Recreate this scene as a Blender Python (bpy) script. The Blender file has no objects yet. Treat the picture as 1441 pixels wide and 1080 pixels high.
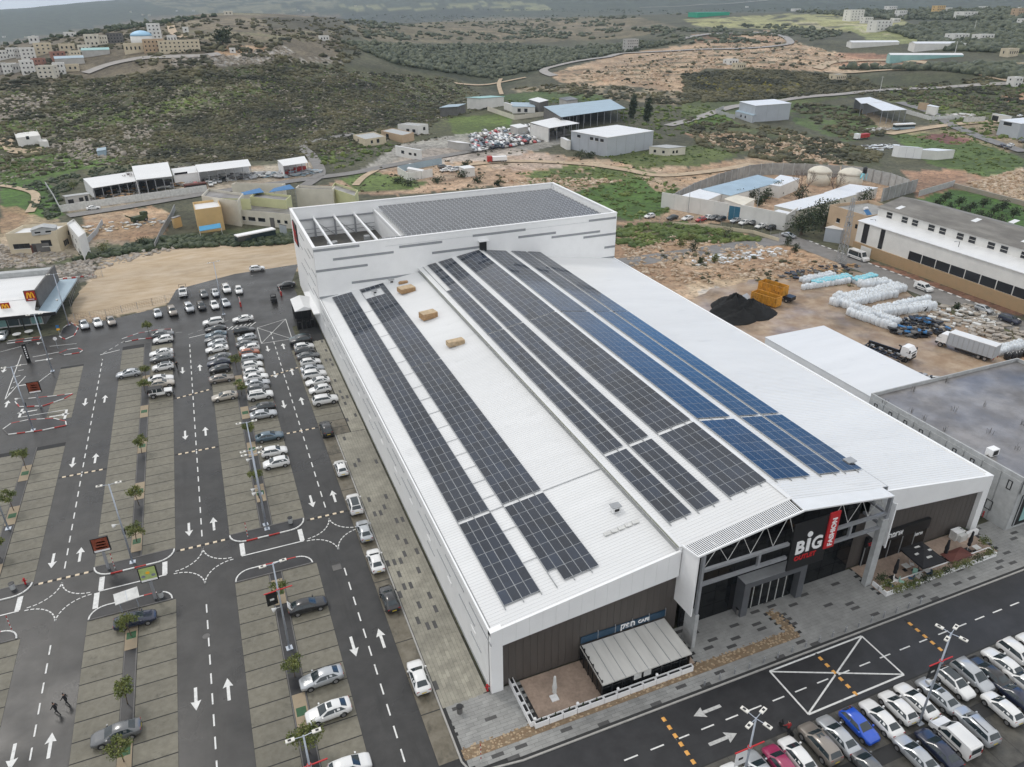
import bpy,math,random
import numpy as np
from mathutils import Vector,Matrix
R=math.radians
rnd=random.Random(7)
SC=bpy.context.scene
COL=SC.collection

# ------------------------------------------------------------------ camera
FPX,PITCH,ROLL,YAW,HC=1046.518,R(-27.36),R(-0.393),R(22.208),64.582
FW=Vector((math.sin(YAW)*math.cos(PITCH),math.cos(YAW)*math.cos(PITCH),math.sin(PITCH)))
_rt=Vector((math.cos(YAW),-math.sin(YAW),0));_up=_rt.cross(FW)
RT=math.cos(ROLL)*_rt+math.sin(ROLL)*_up
UP=-math.sin(ROLL)*_rt+math.cos(ROLL)*_up
cam=bpy.data.cameras.new('camera');camo=bpy.data.objects.new('camera',cam);COL.objects.link(camo)
cam.sensor_width=36.0;cam.lens=FPX/1441*36.0
cam.clip_start=1.0;cam.clip_end=30000
camo.matrix_world=Matrix(((RT.x,UP.x,-FW.x,0),(RT.y,UP.y,-FW.y,0),(RT.z,UP.z,-FW.z,HC),(0,0,0,1)))
SC.camera=camo

# ------------------------------------------------------------------ sky, sun, exposure
SUN_AZ,SUN_EL=R(-28),R(49)          # azimuth clockwise from +Y
w=bpy.data.worlds.new('World');SC.world=w;w.use_nodes=True
nt=w.node_tree;nt.nodes.clear()
def N(t,nt_=None,**kw):
    n=(nt_ or nt).nodes.new(t)
    for k,v in kw.items(): setattr(n,k,v)
    return n
sky=N('ShaderNodeTexSky',sky_type='NISHITA',sun_disc=False)
sky.sun_elevation=SUN_EL;sky.sun_rotation=SUN_AZ;sky.altitude=300;sky.air_density=1.0;sky.dust_density=0.15;sky.ozone_density=3.0
tc=N('ShaderNodeTexCoord')
nz=N('ShaderNodeTexNoise');nz.inputs['Scale'].default_value=2.6;nz.inputs['Detail'].default_value=7;nz.inputs['Roughness'].default_value=0.55
mp=N('ShaderNodeMapping');mp.inputs['Scale'].default_value=(1,1,2.6)
nt.links.new(tc.outputs['Generated'],mp.inputs['Vector']);nt.links.new(mp.outputs['Vector'],nz.inputs['Vector'])
# a break in the cloud deck towards the north-east, clouds elsewhere
BRK=Vector((math.sin(R(50))*math.cos(R(13)),math.cos(R(50))*math.cos(R(13)),math.sin(R(13))))
dt=N('ShaderNodeVectorMath',operation='DOT_PRODUCT');dt.inputs[1].default_value=BRK
nt.links.new(tc.outputs['Generated'],dt.inputs[0])
m1=N('ShaderNodeMath',operation='MULTIPLY_ADD');m1.inputs[1].default_value=0.26;m1.inputs[2].default_value=-0.13
nt.links.new(nz.outputs['Fac'],m1.inputs[0])
m2=N('ShaderNodeMath',operation='ADD');nt.links.new(dt.outputs['Value'],m2.inputs[0]);nt.links.new(m1.outputs[0],m2.inputs[1])
cr=N('ShaderNodeMapRange');cr.interpolation_type = 'SMOOTHSTEP'
cr.inputs['From Min'].default_value=0.90;cr.inputs['From Max'].default_value=0.975;cr.inputs['To Min'].default_value=1.0;cr.inputs['To Max'].default_value=0.04
nt.links.new(m2.outputs[0],cr.inputs['Value'])
rmp=N('ShaderNodeValToRGB');e=rmp.color_ramp.elements
e[0].position=0.33;e[0].color=(5.3,5.45,5.7,1);e[1].position=0.68;e[1].color=(7.9,7.95,8.0,1)
nt.links.new(nz.outputs['Fac'],rmp.inputs['Fac'])
gain=N('ShaderNodeVectorMath',operation='MULTIPLY');gain.inputs[1].default_value=(0.85,1.32,1.72);nt.links.new(sky.outputs['Color'],gain.inputs[0])   # gain added to the clear sky so the solar panels mirror more blue
mx=N('ShaderNodeMix',data_type='RGBA')
nt.links.new(cr.outputs['Result'],mx.inputs['Factor']);nt.links.new(gain.outputs['Vector'],mx.inputs['A']);nt.links.new(rmp.outputs['Color'],mx.inputs['B'])
bg=N('ShaderNodeBackground');bg.inputs['Strength'].default_value=0.15
wo=N('ShaderNodeOutputWorld')
nt.links.new(mx.outputs['Result'],bg.inputs['Color']);nt.links.new(bg.outputs['Background'],wo.inputs['Surface'])
sl=bpy.data.lights.new('sun','SUN');sl.energy=0.9;sl.angle=R(11);sl.color=(1.0,0.95,0.88)
so=bpy.data.objects.new('sun',sl);COL.objects.link(so)
sd=Vector((math.sin(SUN_AZ)*math.cos(SUN_EL),math.cos(SUN_AZ)*math.cos(SUN_EL),math.sin(SUN_EL)))
so.rotation_euler=sd.to_track_quat('Z','Y').to_euler();so.location=(0,0,120)
SC.view_settings.view_transform = 'Standard';SC.view_settings.look = 'None'
SC.view_settings.exposure=0.0;SC.view_settings.gamma=1.0;SC.view_settings.use_curve_mapping=False

# ------------------------------------------------------------------ mapping photo positions to places
fwn,rtn,upn=np.array(FW),np.array(RT),np.array(UP)
def ray(px,py): return fwn*FPX+rtn*(px-720.5)+upn*(540-py)
def G(px,py,z=0.0):
    d=ray(px,py);t=(z-HC)/d[2];return (d[0]*t,d[1]*t)
def ZT(bx,by,px,py):
    """height of the point straight above (bx,by) seen in direction px,py"""
    d=ray(px,py);t=math.hypot(bx,by)/math.hypot(d[0],d[1]);return HC+d[2]*t
def projn(P):
    d=P - np.array([0,0,HC]);z=d@fwn;z=np.where(z<1,1e-3,z)
    return 720.5+FPX*(d@rtn)/z,540-FPX*(d@upn)/z,(d@fwn)>1
def inpoly(x,y,poly):
    c=np.zeros(x.shape,bool);n=len(poly);j=n-1
    for i in range(n):
        xi,yi=poly[i];xj,yj=poly[j]
        if yi !=yj:
            c ^=((yi>y) !=(yj>y)) & (x<(xj-xi)*(y-yi)/(yj-yi)+xi)
        j=i
    return c

# ------------------------------------------------------------------ terrain height
CTRL=[]      # (px,py,z)
for s in """0 280 0;60 300 0;130 268 0;220 262 0;330 255 0;430 235 0;500 225 0;600 200 0;650 160 1;700 140 3;760 215 0;850 225 0;950 230 0;1050 180 1;1150 200 0;1250 230 0;1350 230 0;1441 230 1
40 214 3;0 235 1;100 230 1.5;0 150 17;100 150 14;200 180 7;320 190 4;250 150 13;400 180 5;400 130 15;550 135 9;500 170 5;620 140 3
0 106 25;60 106 26;110 96 28;200 84 32;300 80 33;400 90 28;450 75 31;550 90 22;620 100 14
100 70 36;180 50 41;260 28 45;330 25 46;400 23 47;470 27 45;520 45 36;560 60 28;640 75 18;720 90 14;700 60 20;720 40 28;640 30 34
680 118 5;780 112 10;820 95 15;890 72 20;960 70 22;1000 90 18;1100 62 25;1100 100 16;1200 110 11;1075 140 4;1200 140 5;1300 90 19;1300 120 11;1400 100 18;1400 60 29;1441 140 7;1441 180 3
860 45 28;960 45 32;1060 35 35;1200 35 36;1300 35 38;1441 40 38;820 25 36
1000 20 38;1200 16 42;1441 14 46""".replace('\n',';').split(';'):
    CTRL.append(tuple(map(float,s.split())))
_p=[]
for px,py,z in CTRL:
    x,y=G(px,py,z);_p.append((math.atan2(x,y)*2.2,math.log(math.hypot(x,y)),z))
def FARP(px,d,z): # far points by picture column, distance, height
    x,y=G(px,60,0);a=math.atan2(x,y);_p.append((a*2.2,math.log(d),z))
for px in (-500,-100,150,330,480): FARP(px,2100,-45)
for px in (-500,-100,150,330): FARP(px,3000,-42)
for px,z in ((-500,5),(-100,10),(0,15),(80,42),(150,66),(250,86),(400,105),(550,115),(720,130),(900,150),(1100,170),(1441,200),(1900,200)): FARP(px,5600,z)
for px,z in ((600,20),(750,35),(900,45),(1100,52),(1300,60),(1441,66),(1900,70)): FARP(px,3000,z)
for px,z in ((-500,-30),(0,-20),(300,-10),(700,60),(1441,120),(1900,120)): FARP(px,9500,z)
for px in (-700,-300,0,300,600,900,1200,1500,1900,2400):
    for d in (60,120,190,240): FARP(px,d,0)
for a in (-150,-120,-90,-60,-45,90,110,140,170):
    for d,z in ((60,0),(240,0),(1000,12),(4000,60),(9500,60)): _p.append((R(a)*2.2,math.log(d),z))
_p=np.array(_p)
def _k(r): return np.where(r>1e-9,r*r*np.log(np.maximum(r,1e-9)),0)
_n=len(_p);_A=np.zeros((_n+3,_n+3))
_A[:_n,:_n]=_k(np.hypot(_p[:,None,0]-_p[None,:,0],_p[:,None,1]-_p[None,:,1]))+np.eye(_n)*0.002
_A[:_n,_n]=1;_A[:_n,_n+1:]=_p[:,:2];_A[_n:,:_n]=_A[:_n,_n:].T
_w=np.linalg.solve(_A,np.concatenate([_p[:,2],[0,0,0]]))
def HT(x,y):
    x=np.atleast_1d(np.asarray(x,float));y=np.atleast_1d(np.asarray(y,float));out=np.zeros(x.shape)
    for s in range(0,len(x),20000):
        xx,yy=x[s:s+20000],y[s:s+20000]
        d=np.maximum(np.hypot(xx,yy),30);a=np.arctan2(xx,yy)*2.2;l=np.log(np.minimum(d,9500))
        z=_k(np.hypot(a[:,None]-_p[None,:,0],l[:,None]-_p[None,:,1]))@_w[:_n]+_w[_n]+a*_w[_n+1]+l*_w[_n+2]
        m=np.clip((d-235)/90,0,1);m=m*m*(3-2*m)
        # small bumps and terraces away from the built-up ground
        b=(np.sin(xx*.031+1.3*np.sin(yy*.017))*np.cos(yy*.027+np.sin(xx*.021)))
        out[s:s+20000]=m*(z+b*np.clip((d-380)/500,0,1)*1.6)
    return out
def Tn(px,py):
    """photo positions (arrays) to points on the terrain"""
    px=np.atleast_1d(np.asarray(px,float));py=np.atleast_1d(np.asarray(py,float))
    d=fwn[None]*FPX+rtn[None]*(px-720.5)[:,None]+upn[None]*(540-py)[:,None]
    h=np.hypot(d[:,0],d[:,1]);d=d/h[:,None]
    lo=np.full(len(px),25.0);hi=np.full(len(px),np.nan)
    t=lo.copy()
    for i in range(330):
        t2=t*1.018
        live=np.isnan(hi)
        if not live.any() or t2[live].min()>9800: break
        idx=np.where(live)[0]
        below=HC+d[idx,2]*t2[idx]<HT(d[idx,0]*t2[idx],d[idx,1]*t2[idx])
        hi[idx[below]]=t2[idx[below]];lo[idx]=t[idx];t=np.where(np.isnan(hi),t2,t)
    hi=np.where(np.isnan(hi),9800,hi);lo=hi/1.018
    for i in range(12):
        m=(lo+hi)/2;b=HC+d[:,2]*m<HT(d[:,0]*m,d[:,1]*m)
        hi=np.where(b,m,hi);lo=np.where(b,lo,m)
    return np.stack([d[:,0]*hi,d[:,1]*hi,HT(d[:,0]*hi,d[:,1]*hi)],1)
def T(px,py):
    g=G(px,py)
    if py>60 and math.hypot(*g)<235: return (g[0],g[1],0.0)
    return tuple(float(q) for q in Tn([px],[py])[0])

# ------------------------------------------------------------------ object helpers
BASE={};KIDS={}
def prop(o,label=None,cat=None,group=None,kind=None):
    if label: o['label']=label
    if cat: o['category']=cat
    if group: o['group']=group
    if kind: o['kind']=kind
    return o
def thing(name,label,cat,loc=(0,0,0),group=None,rz=0):
    o=bpy.data.objects.new(name,None);COL.objects.link(o);o.location=loc;o.rotation_euler=(0,0,rz)
    o.empty_display_size=0.5
    BASE[o]=Vector(loc);KIDS[o]=[]
    return prop(o,label,cat,group)
def attach(o,parent):
    o.parent=parent;KIDS.setdefault(parent,[]).append(o)
    BASE[o]=BASE.get(parent,Vector((0,0,0)));KIDS.setdefault(o,[])
def dup(o,parent=None):
    c=o.copy();COL.objects.link(c);KIDS[c]=[]
    if parent: c.parent=parent;KIDS[parent].append(c)
    for k in KIDS.get(o,[]): dup(k,c)
    return c
class MB:
    def __init__(s): s.v=[];s.f=[];s.m=[]
    def add(s,vs,fs,mi=0):
        b=len(s.v);s.v+=[tuple(q) for q in vs];s.f+=[tuple(i+b for i in f) for f in fs];s.m+=[mi]*len(fs);return s
    def box(s,x0,x1,y0,y1,z0,z1,mi=0):
        return s.add([(x0,y0,z0),(x1,y0,z0),(x1,y1,z0),(x0,y1,z0),(x0,y0,z1),(x1,y0,z1),(x1,y1,z1),(x0,y1,z1)],
                     [(3,2,1,0),(4,5,6,7),(0,1,5,4),(1,2,6,5),(2,3,7,6),(3,0,4,7)],mi)
    def obox(s,c,u,hu,hv,z0,z1,mi=0):
        """box about c=(x,y), long axis direction u, half sizes"""
        ux,uy=u;vx,vy=-uy,ux
        P=[(c[0]+a*hu*ux+b*hv*vx,c[1]+a*hu*uy+b*hv*vy) for a,b in ((-1,-1),(1,-1),(1,1),(-1,1))]
        return s.prism(P,z0,z1,mi)
    def prism(s,P,z0,z1,mi=0):
        a=sum(P[i][0]*P[(i+1) % len(P)][1]-P[(i+1) % len(P)][0]*P[i][1] for i in range(len(P)))
        if a<0: P=P[::-1]
        n=len(P)
        zf=lambda z,i: z[i] if isinstance(z,(list,tuple)) else z
        if a<0 and isinstance(z1,(list,tuple)): z1=z1[::-1]
        if a<0 and isinstance(z0,(list,tuple)): z0=z0[::-1]
        vs=[(p[0],p[1],zf(z0,i)) for i,p in enumerate(P)]+[(p[0],p[1],zf(z1,i)) for i,p in enumerate(P)]
        return s.add(vs,[tuple(range(n))[::-1],tuple(range(n,2*n))]+[(i,(i+1) % n,n+(i+1) % n,n+i) for i in range(n)],mi)
    def ext(s,P,vec,mi=0):
        """extrude a planar 3-D polygon along vec"""
        n=len(P);V2=[tuple(np.add(p,vec)) for p in P]
        return s.add(list(P)+V2,[tuple(range(n))[::-1],tuple(range(n,2*n))]+[(i,(i+1) % n,n+(i+1) % n,n+i) for i in range(n)],mi)
    def quad(s,*P,mi=0): return s.add(P,[tuple(range(len(P)))],mi)
    def tube(s,p,q,r0,r1=None,n=8,mi=0,cap=True):
        r1=r0 if r1 is None else r1
        p=Vector(p);q=Vector(q);d=(q-p).normalized()
        a=d.cross(Vector((0,0,1)));a=a.normalized() if a.length>1e-4 else Vector((1,0,0));b=d.cross(a)
        vs=[]
        for c,r in ((p,r0),(q,r1)):
            for i in range(n):
                t=2*math.pi*i/n;vs.append(c+a*(r*math.cos(t))+b*(r*math.sin(t)))
        fs=[(i,n+i,n+(i+1) % n,(i+1) % n) for i in range(n)]
        if cap: fs+=[tuple(range(n)),tuple(range(n,2*n))[::-1]]
        return s.add(vs,fs,mi)
    def bar(s,p,q,w,h,mi=0):
        """rectangular bar between two points"""
        p=Vector(p);q=Vector(q);d=(q-p).normalized()
        a=d.cross(Vector((0,0,1)));a=a.normalized() if a.length>1e-4 else Vector((1,0,0));b=a.cross(d)
        vs=[c+a*(i*w/2)+b*(j*h/2) for c in (p,q) for i,j in ((-1,-1),(1,-1),(1,1),(-1,1))]
        return s.add(vs,[(0,1,2,3),(7,6,5,4),(0,4,5,1),(1,5,6,2),(2,6,7,3),(3,7,4,0)],mi)
    def lathe(s,prof,c=(0,0),n=12,mi=0):
        vs=[];fs=[]
        for r,z in prof:
            for i in range(n):
                t=2*math.pi*i/n;vs.append((c[0]+r*math.cos(t),c[1]+r*math.sin(t),z))
        for k in range(len(prof)-1):
            for i in range(n): fs.append((k*n+i,k*n+(i+1) % n,(k+1)*n+(i+1) % n,(k+1)*n+i))
        fs.append(tuple(range(n))[::-1]);fs.append(tuple(range((len(prof)-1)*n,len(prof)*n)))
        return s.add(vs,fs,mi)
    def build(s,name,mat,parent=None,smooth=False,label=None,kind=None,local=False):
        me=bpy.data.meshes.new(name)
        off=Vector((0,0,0)) if (parent is None or local) else BASE.get(parent,Vector((0,0,0)))
        me.from_pydata([(x-off.x,y-off.y,z-off.z) for x,y,z in s.v],[],s.f)
        mats=mat if isinstance(mat,(list,tuple)) else [mat]
        for m in mats: me.materials.append(m)
        if len(mats)>1: me.polygons.foreach_set('material_index',s.m)
        if smooth: me.polygons.foreach_set('use_smooth',[True]*len(me.polygons))
        me.update()
        o=bpy.data.objects.new(name,me);COL.objects.link(o);KIDS[o]=[];BASE[o]=Vector((0,0,0))
        if parent is not None: attach(o,parent)
        if label: o['label']=label
        if kind: o['kind']=kind
        return o
def BX(t,name,m,*a): return MB().box(*a).build(name,M[m],t,local=True)
def BW(t,name,m,*a): return MB().box(*a).build(name,M[m],t)
def BR(t,name,m,*a): return MB().bar(*a).build(name,M[m],t)
def TB(t,name,m,*a,**k): return MB().tube(*a,**k).build(name,M[m],t,local=True)
def LT(t,name,m,prof,n,smooth=False): return MB().lathe(prof,(0,0),n).build(name,M[m],t,smooth,local=True)
def link_copy(src,parent,loc,rz=0,name=None):
    """another object that shares the mesh of src, as a child of parent (loc in world)"""
    o=src.copy();COL.objects.link(o);KIDS[o]=[]
    if parent is not None:
        o.parent=parent;KIDS.setdefault(parent,[]).append(o);b=BASE.get(parent,Vector((0,0,0)))
        o.location=(loc[0]-b.x,loc[1]-b.y,loc[2]-b.z);BASE[o]=b
    else: o.location=loc
    o.rotation_euler=(0,0,rz)
    return o
def npmesh(name,V,F,mat,parent=None,kind=None,smooth=False,cols=None):
    """large mesh from arrays; F is (n,3) or (n,4)"""
    me=bpy.data.meshes.new(name);k=F.shape[1]
    me.vertices.add(len(V));me.vertices.foreach_set('co',np.ascontiguousarray(V,np.float32).ravel())
    me.loops.add(F.size);me.loops.foreach_set('vertex_index',np.ascontiguousarray(F,np.int32).ravel())
    me.polygons.add(len(F));me.polygons.foreach_set('loop_start',np.arange(0,F.size,k,dtype=np.int32))
    if smooth: me.polygons.foreach_set('use_smooth',np.ones(len(F),bool))
    me.update(calc_edges=True)
    if cols is not None:
        ca=me.color_attributes.new('cover','FLOAT_COLOR','POINT')
        ca.data.foreach_set('color',np.ascontiguousarray(np.concatenate([cols,np.ones((len(cols),1))],1),np.float32).ravel())
    me.materials.append(mat)
    o=bpy.data.objects.new(name,me);COL.objects.link(o);KIDS[o]=[];BASE[o]=Vector((0,0,0))
    if parent is not None: attach(o,parent)
    if kind: o['kind']=kind
    return o

# ------------------------------------------------------------------ materials
def mat(name,col,rough=0.7,var=0.12,scale=1.5,bump=0.0,bscale=20.0,metal=0.0,coat=0.0,spec=0.5,col2=None,emit=0,attr=False,stretch=None,objvar=0.0,big=0.0,spots=None,rvar=0.0):
    m=bpy.data.materials.new(name);m.use_nodes=True;t=m.node_tree;b=t.nodes['Principled BSDF']
    b.inputs['Roughness'].default_value=rough;b.inputs['Metallic'].default_value=metal
    b.inputs['Coat Weight'].default_value=coat;b.inputs['Coat Roughness'].default_value=0.05
    b.inputs['Specular IOR Level'].default_value=spec
    L=t.links.new
    geo=N('ShaderNodeNewGeometry',t);vec=geo.outputs['Position']
    if stretch:
        mpn=N('ShaderNodeMapping',t);mpn.inputs['Scale'].default_value=stretch;L(vec,mpn.inputs['Vector']);vec=mpn.outputs['Vector']
    c1=N('ShaderNodeRGB',t);c1.outputs[0].default_value=(*col,1);out=c1.outputs[0]
    if attr:
        at=N('ShaderNodeAttribute',t);at.attribute_name = 'cover';out=at.outputs['Color']
    if var>0 or col2:
        nz=N('ShaderNodeTexNoise',t);nz.inputs['Scale'].default_value=scale;nz.inputs['Detail'].default_value=6;nz.inputs['Roughness'].default_value=0.6
        L(vec,nz.inputs['Vector'])
        if col2:
            rp=N('ShaderNodeMapRange',t);rp.inputs['From Min'].default_value=0.38;rp.inputs['From Max'].default_value=0.62;L(nz.outputs['Fac'],rp.inputs['Value'])
            mxn=N('ShaderNodeMix',t,data_type='RGBA');L(rp.outputs['Result'],mxn.inputs['Factor']);L(out,mxn.inputs['A']);mxn.inputs['B'].default_value=(*col2,1);out=mxn.outputs['Result']
        if var>0:
            rg=N('ShaderNodeMapRange',t);rg.inputs['From Min'].default_value=0.3;rg.inputs['From Max'].default_value=0.7
            rg.inputs['To Min'].default_value=1-var;rg.inputs['To Max'].default_value=1+var;L(nz.outputs['Fac'],rg.inputs['Value'])
            vm=N('ShaderNodeVectorMath',t,operation='SCALE');L(out,vm.inputs[0]);L(rg.outputs['Result'],vm.inputs['Scale']);out=vm.outputs['Vector']
    if big>0:
        n2=N('ShaderNodeTexNoise',t);n2.inputs['Scale'].default_value=scale*0.11;n2.inputs['Detail'].default_value=3;L(vec,n2.inputs['Vector'])
        rg=N('ShaderNodeMapRange',t);rg.inputs['From Min'].default_value=0.35;rg.inputs['From Max'].default_value=0.65
        rg.inputs['To Min'].default_value=1-big;rg.inputs['To Max'].default_value=1+big;L(n2.outputs['Fac'],rg.inputs['Value'])
        vm=N('ShaderNodeVectorMath',t,operation='SCALE');L(out,vm.inputs[0]);L(rg.outputs['Result'],vm.inputs['Scale']);out=vm.outputs['Vector']
    if objvar>0:
        oi=N('ShaderNodeObjectInfo',t)
        rg=N('ShaderNodeMapRange',t);rg.inputs['To Min'].default_value=1-objvar;rg.inputs['To Max'].default_value=1+objvar;L(oi.outputs['Random'],rg.inputs['Value'])
        vm=N('ShaderNodeVectorMath',t,operation='SCALE');L(out,vm.inputs[0]);L(rg.outputs['Result'],vm.inputs['Scale']);out=vm.outputs['Vector']
    if spots:      # dark stains: (scale, threshold, darkening, stretch)
        ms=N('ShaderNodeMapping',t);ms.inputs['Scale'].default_value=spots[3];L(geo.outputs['Position'],ms.inputs['Vector'])
        n3=N('ShaderNodeTexNoise',t);n3.inputs['Scale'].default_value=spots[0];n3.inputs['Detail'].default_value=5;n3.inputs['Roughness'].default_value=0.65;L(ms.outputs['Vector'],n3.inputs['Vector'])
        rg=N('ShaderNodeMapRange',t);rg.inputs['From Min'].default_value=spots[1];rg.inputs['From Max'].default_value=spots[1]+0.13;rg.inputs['To Min'].default_value=1;rg.inputs['To Max'].default_value=spots[2];L(n3.outputs['Fac'],rg.inputs['Value'])
        vm=N('ShaderNodeVectorMath',t,operation='SCALE');L(out,vm.inputs[0]);L(rg.outputs['Result'],vm.inputs['Scale']);out=vm.outputs['Vector']
    if rvar>0:
        n4=N('ShaderNodeTexNoise',t);n4.inputs['Scale'].default_value=0.12;n4.inputs['Detail'].default_value=4;L(geo.outputs['Position'],n4.inputs['Vector'])
        rg=N('ShaderNodeMapRange',t);rg.inputs['From Min'].default_value=0.35;rg.inputs['From Max'].default_value=0.65;rg.inputs['To Min'].default_value=max(.03,rough-rvar);rg.inputs['To Max'].default_value=rough+rvar;L(n4.outputs['Fac'],rg.inputs['Value']);L(rg.outputs['Result'],b.inputs['Roughness'])
    L(out,b.inputs['Base Color'])
    if emit: L(out,b.inputs['Emission Color']);b.inputs['Emission Strength'].default_value=emit
    if bump>0:
        nb=N('ShaderNodeTexNoise',t);nb.inputs['Scale'].default_value=bscale;nb.inputs['Detail'].default_value=5;L(vec,nb.inputs['Vector'])
        bp=N('ShaderNodeBump',t);bp.inputs['Strength'].default_value=bump;bp.inputs['Distance'].default_value=0.05
        L(nb.outputs['Fac'],bp.inputs['Height']);L(bp.outputs['Normal'],b.inputs['Normal'])
    return m
M={}
def defm(k,*a,**kw): M[k]=mat(k,*a,**kw);return M[k]
defm('asphalt',(0.024,0.0235,0.023),0.36,0.10,0.5,0.15,30,col2=(0.034,0.033,0.032),big=0.18,spec=0.45,spots=(0.5,0.55,0.62,(1,0.12,1)),rvar=0.12)
defm('asphalt_dark',(0.021,0.021,0.023),0.42,0.12,0.5,0.15,30,col2=(0.028,0.028,0.030),big=0.15,spec=0.4,spots=(0.4,0.56,0.75,(0.15,1,1)),rvar=0.12)
defm('asphalt_old',(0.20,0.19,0.18),0.7,0.2,0.4,0.1,20)
defm('road_far',(0.33,0.31,0.29),0.8,0.15,0.2)
defm('track',(0.46,0.36,0.25),0.95,0.2,0.3)
defm('bay',(0.152,0.140,0.105),0.6,0.08,1.4,0.3,25,col2=(0.172,0.160,0.124),objvar=0.05,big=0.12,spots=(0.75,0.58,0.60,(1,1,1)))
defm('bay_brown',(0.125,0.108,0.076),0.6,0.15,0.9,0.3,25,col2=(0.155,0.138,0.105),objvar=0.08,spots=(0.6,0.52,0.5,(1,.5,1)))
defm('bay_dark',(0.060,0.056,0.047),0.5,0.15,0.8,0.3,25,col2=(0.085,0.08,0.068),objvar=0.12,spots=(0.6,0.52,0.5,(1,1,1)))
defm('paver',(0.27,0.27,0.26),0.75,0.16,0.8,0.2,25,objvar=0.10,big=0.15)
defm('paver_warm',(0.29,0.275,0.225),0.75,0.22,0.7,0.2,25,objvar=0.12,big=0.2)
defm('paver_dark',(0.075,0.073,0.072),0.7,0.15,2.0,objvar=0.12)
defm('joint',(0.030,0.030,0.030),0.9,0.1,2)
defm('terrace',(0.36,0.27,0.21),0.8,0.18,3.0,0.2,30,big=0.15)
defm('cobble',(0.36,0.27,0.17),0.8,0.25,2.5,col2=(0.22,0.145,0.085),objvar=0.3)
defm('kerb',(0.36,0.35,0.33),0.8,0.15,2.0)
defm('paint_white',(0.70,0.70,0.68),0.6,0.12,3.0,spots=(1.6,0.54,0.70,(1,1,1)))
defm('paint_worn',(0.46,0.46,0.45),0.6,0.25,4.0)
defm('paint_red',(0.42,0.035,0.03),0.55,0.15,3.0)
defm('paint_yellow',(0.72,0.36,0.08),0.55,0.15,3.0)
defm('paint_cream',(0.70,0.58,0.42),0.55,0.12,3.0)
defm('black_rubber',(0.022,0.021,0.02),0.7,0.1,3.0)
defm('roof_white',(0.73,0.735,0.735),0.42,0.04,0.35,stretch=(0.15,1.0,1.0),big=0.04,spots=(0.22,0.60,0.90,(1,3.0,1)))
defm('roof_white2',(0.74,0.745,0.745),0.45,0.05,0.3,spots=(0.3,0.60,0.88,(1,2.0,1)))
defm('clad_white',(0.88,0.885,0.885),0.5,0.03,0.5)
defm('clad_light',(0.80,0.805,0.81),0.5,0.05,0.6)
defm('clad_grey',(0.30,0.315,0.33),0.5,0.08,1.0)
defm('clad_brown',(0.086,0.075,0.067),0.6,0.10,1.5,stretch=(1,1,0.2))
defm('steel_grey',(0.33,0.34,0.36),0.45,0.10,1.5,metal=0.3)
defm('concrete_pale',(0.42,0.43,0.43),0.75,0.15,1.0)
defm('concrete',(0.30,0.30,0.29),0.85,0.2,0.6,0.2,15,big=0.2)
defm('concrete_dark',(0.14,0.135,0.13),0.9,0.2,0.6)
defm('glass_dark',(0.008,0.009,0.010),0.08,0.0,spec=0.28)
defm('glass_clear',(0.10,0.13,0.14),0.08,0.0,spec=0.6)
defm('panel_frame',(0.44,0.46,0.48),0.35,0.05,3.0,metal=0.4)
defm('panel',(0.011,0.018,0.033),0.07,0.3,0.25,spec=0.7,objvar=0.35,big=0.3,rvar=0.04)
defm('panel_mono',(0.10,0.105,0.115),0.22,0.15,0.3,spec=0.6,objvar=0.12)
defm('gutter',(0.34,0.35,0.36),0.5,0.12,1.0)
defm('clerestory',(0.36,0.37,0.27),0.35,0.2,1.2)
defm('black',(0.012,0.012,0.013),0.45,0.0)
defm('black_metal',(0.02,0.02,0.022),0.4,0.1,2.0,metal=0.2)
defm('red',(0.50,0.018,0.022),0.45,0.05,2.0)
defm('mred',(0.36,0.022,0.014),0.5,0.05,2.0)
defm('gold',(0.95,0.48,0.03),0.45,0.03,2.0)
defm('white',(0.86,0.86,0.86),0.5,0.03,2.0)
defm('white_dirty',(0.62,0.62,0.60),0.6,0.18,1.2)
defm('blue_panel',(0.018,0.055,0.10),0.35,0.1,1.0)
defm('awning',(0.55,0.54,0.51),0.45,0.10,0.8,stretch=(1,0.2,1))
defm('pole',(0.46,0.50,0.56),0.4,0.06,2.0,metal=0.4)
defm('lamp_head',(0.74,0.72,0.66),0.5,0.05,2.0)
defm('timber',(0.42,0.26,0.13),0.8,0.2,2.0)
defm('timber_pale',(0.50,0.38,0.24),0.8,0.2,2.0)
defm('green_grate',(0.02,0.085,0.03),0.6,0.2,5)
defm('leaf',(0.10,0.135,0.03),0.6,0.35,1.2,col2=(0.16,0.17,0.045))
defm('leaf_dark',(0.025,0.045,0.018),0.7,0.4,0.5,col2=(0.05,0.065,0.025))
defm('leaf_olive',(0.062,0.080,0.048),0.7,0.4,0.2,col2=(0.10,0.11,0.065))
defm('bark',(0.10,0.075,0.05),0.9,0.3,3)
defm('twig',(0.12,0.085,0.07),0.9,0.3,3)
defm('scrub',(0.052,0.055,0.030),0.85,0.45,0.05,col2=(0.105,0.095,0.048))
defm('scrub_green',(0.070,0.115,0.026),0.85,0.4,0.08,col2=(0.125,0.155,0.04))
defm('rock',(0.38,0.345,0.30),0.9,0.35,0.5,col2=(0.27,0.23,0.18))
defm('rock_orange',(0.42,0.28,0.17),0.9,0.35,0.4,col2=(0.48,0.40,0.31))
defm('rubble',(0.47,0.44,0.40),0.9,0.3,0.6,col2=(0.30,0.25,0.2))
defm('coal',(0.010,0.010,0.010),0.95,0.3,1.0,0.6,3)
defm('truck_yellow',(0.60,0.28,0.03),0.5,0.25,1.0,spots=(1.2,0.55,.5,(1,1,1)))
defm('bag_white',(0.68,0.72,0.76),0.7,0.14,1.5,objvar=0.10)
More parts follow.
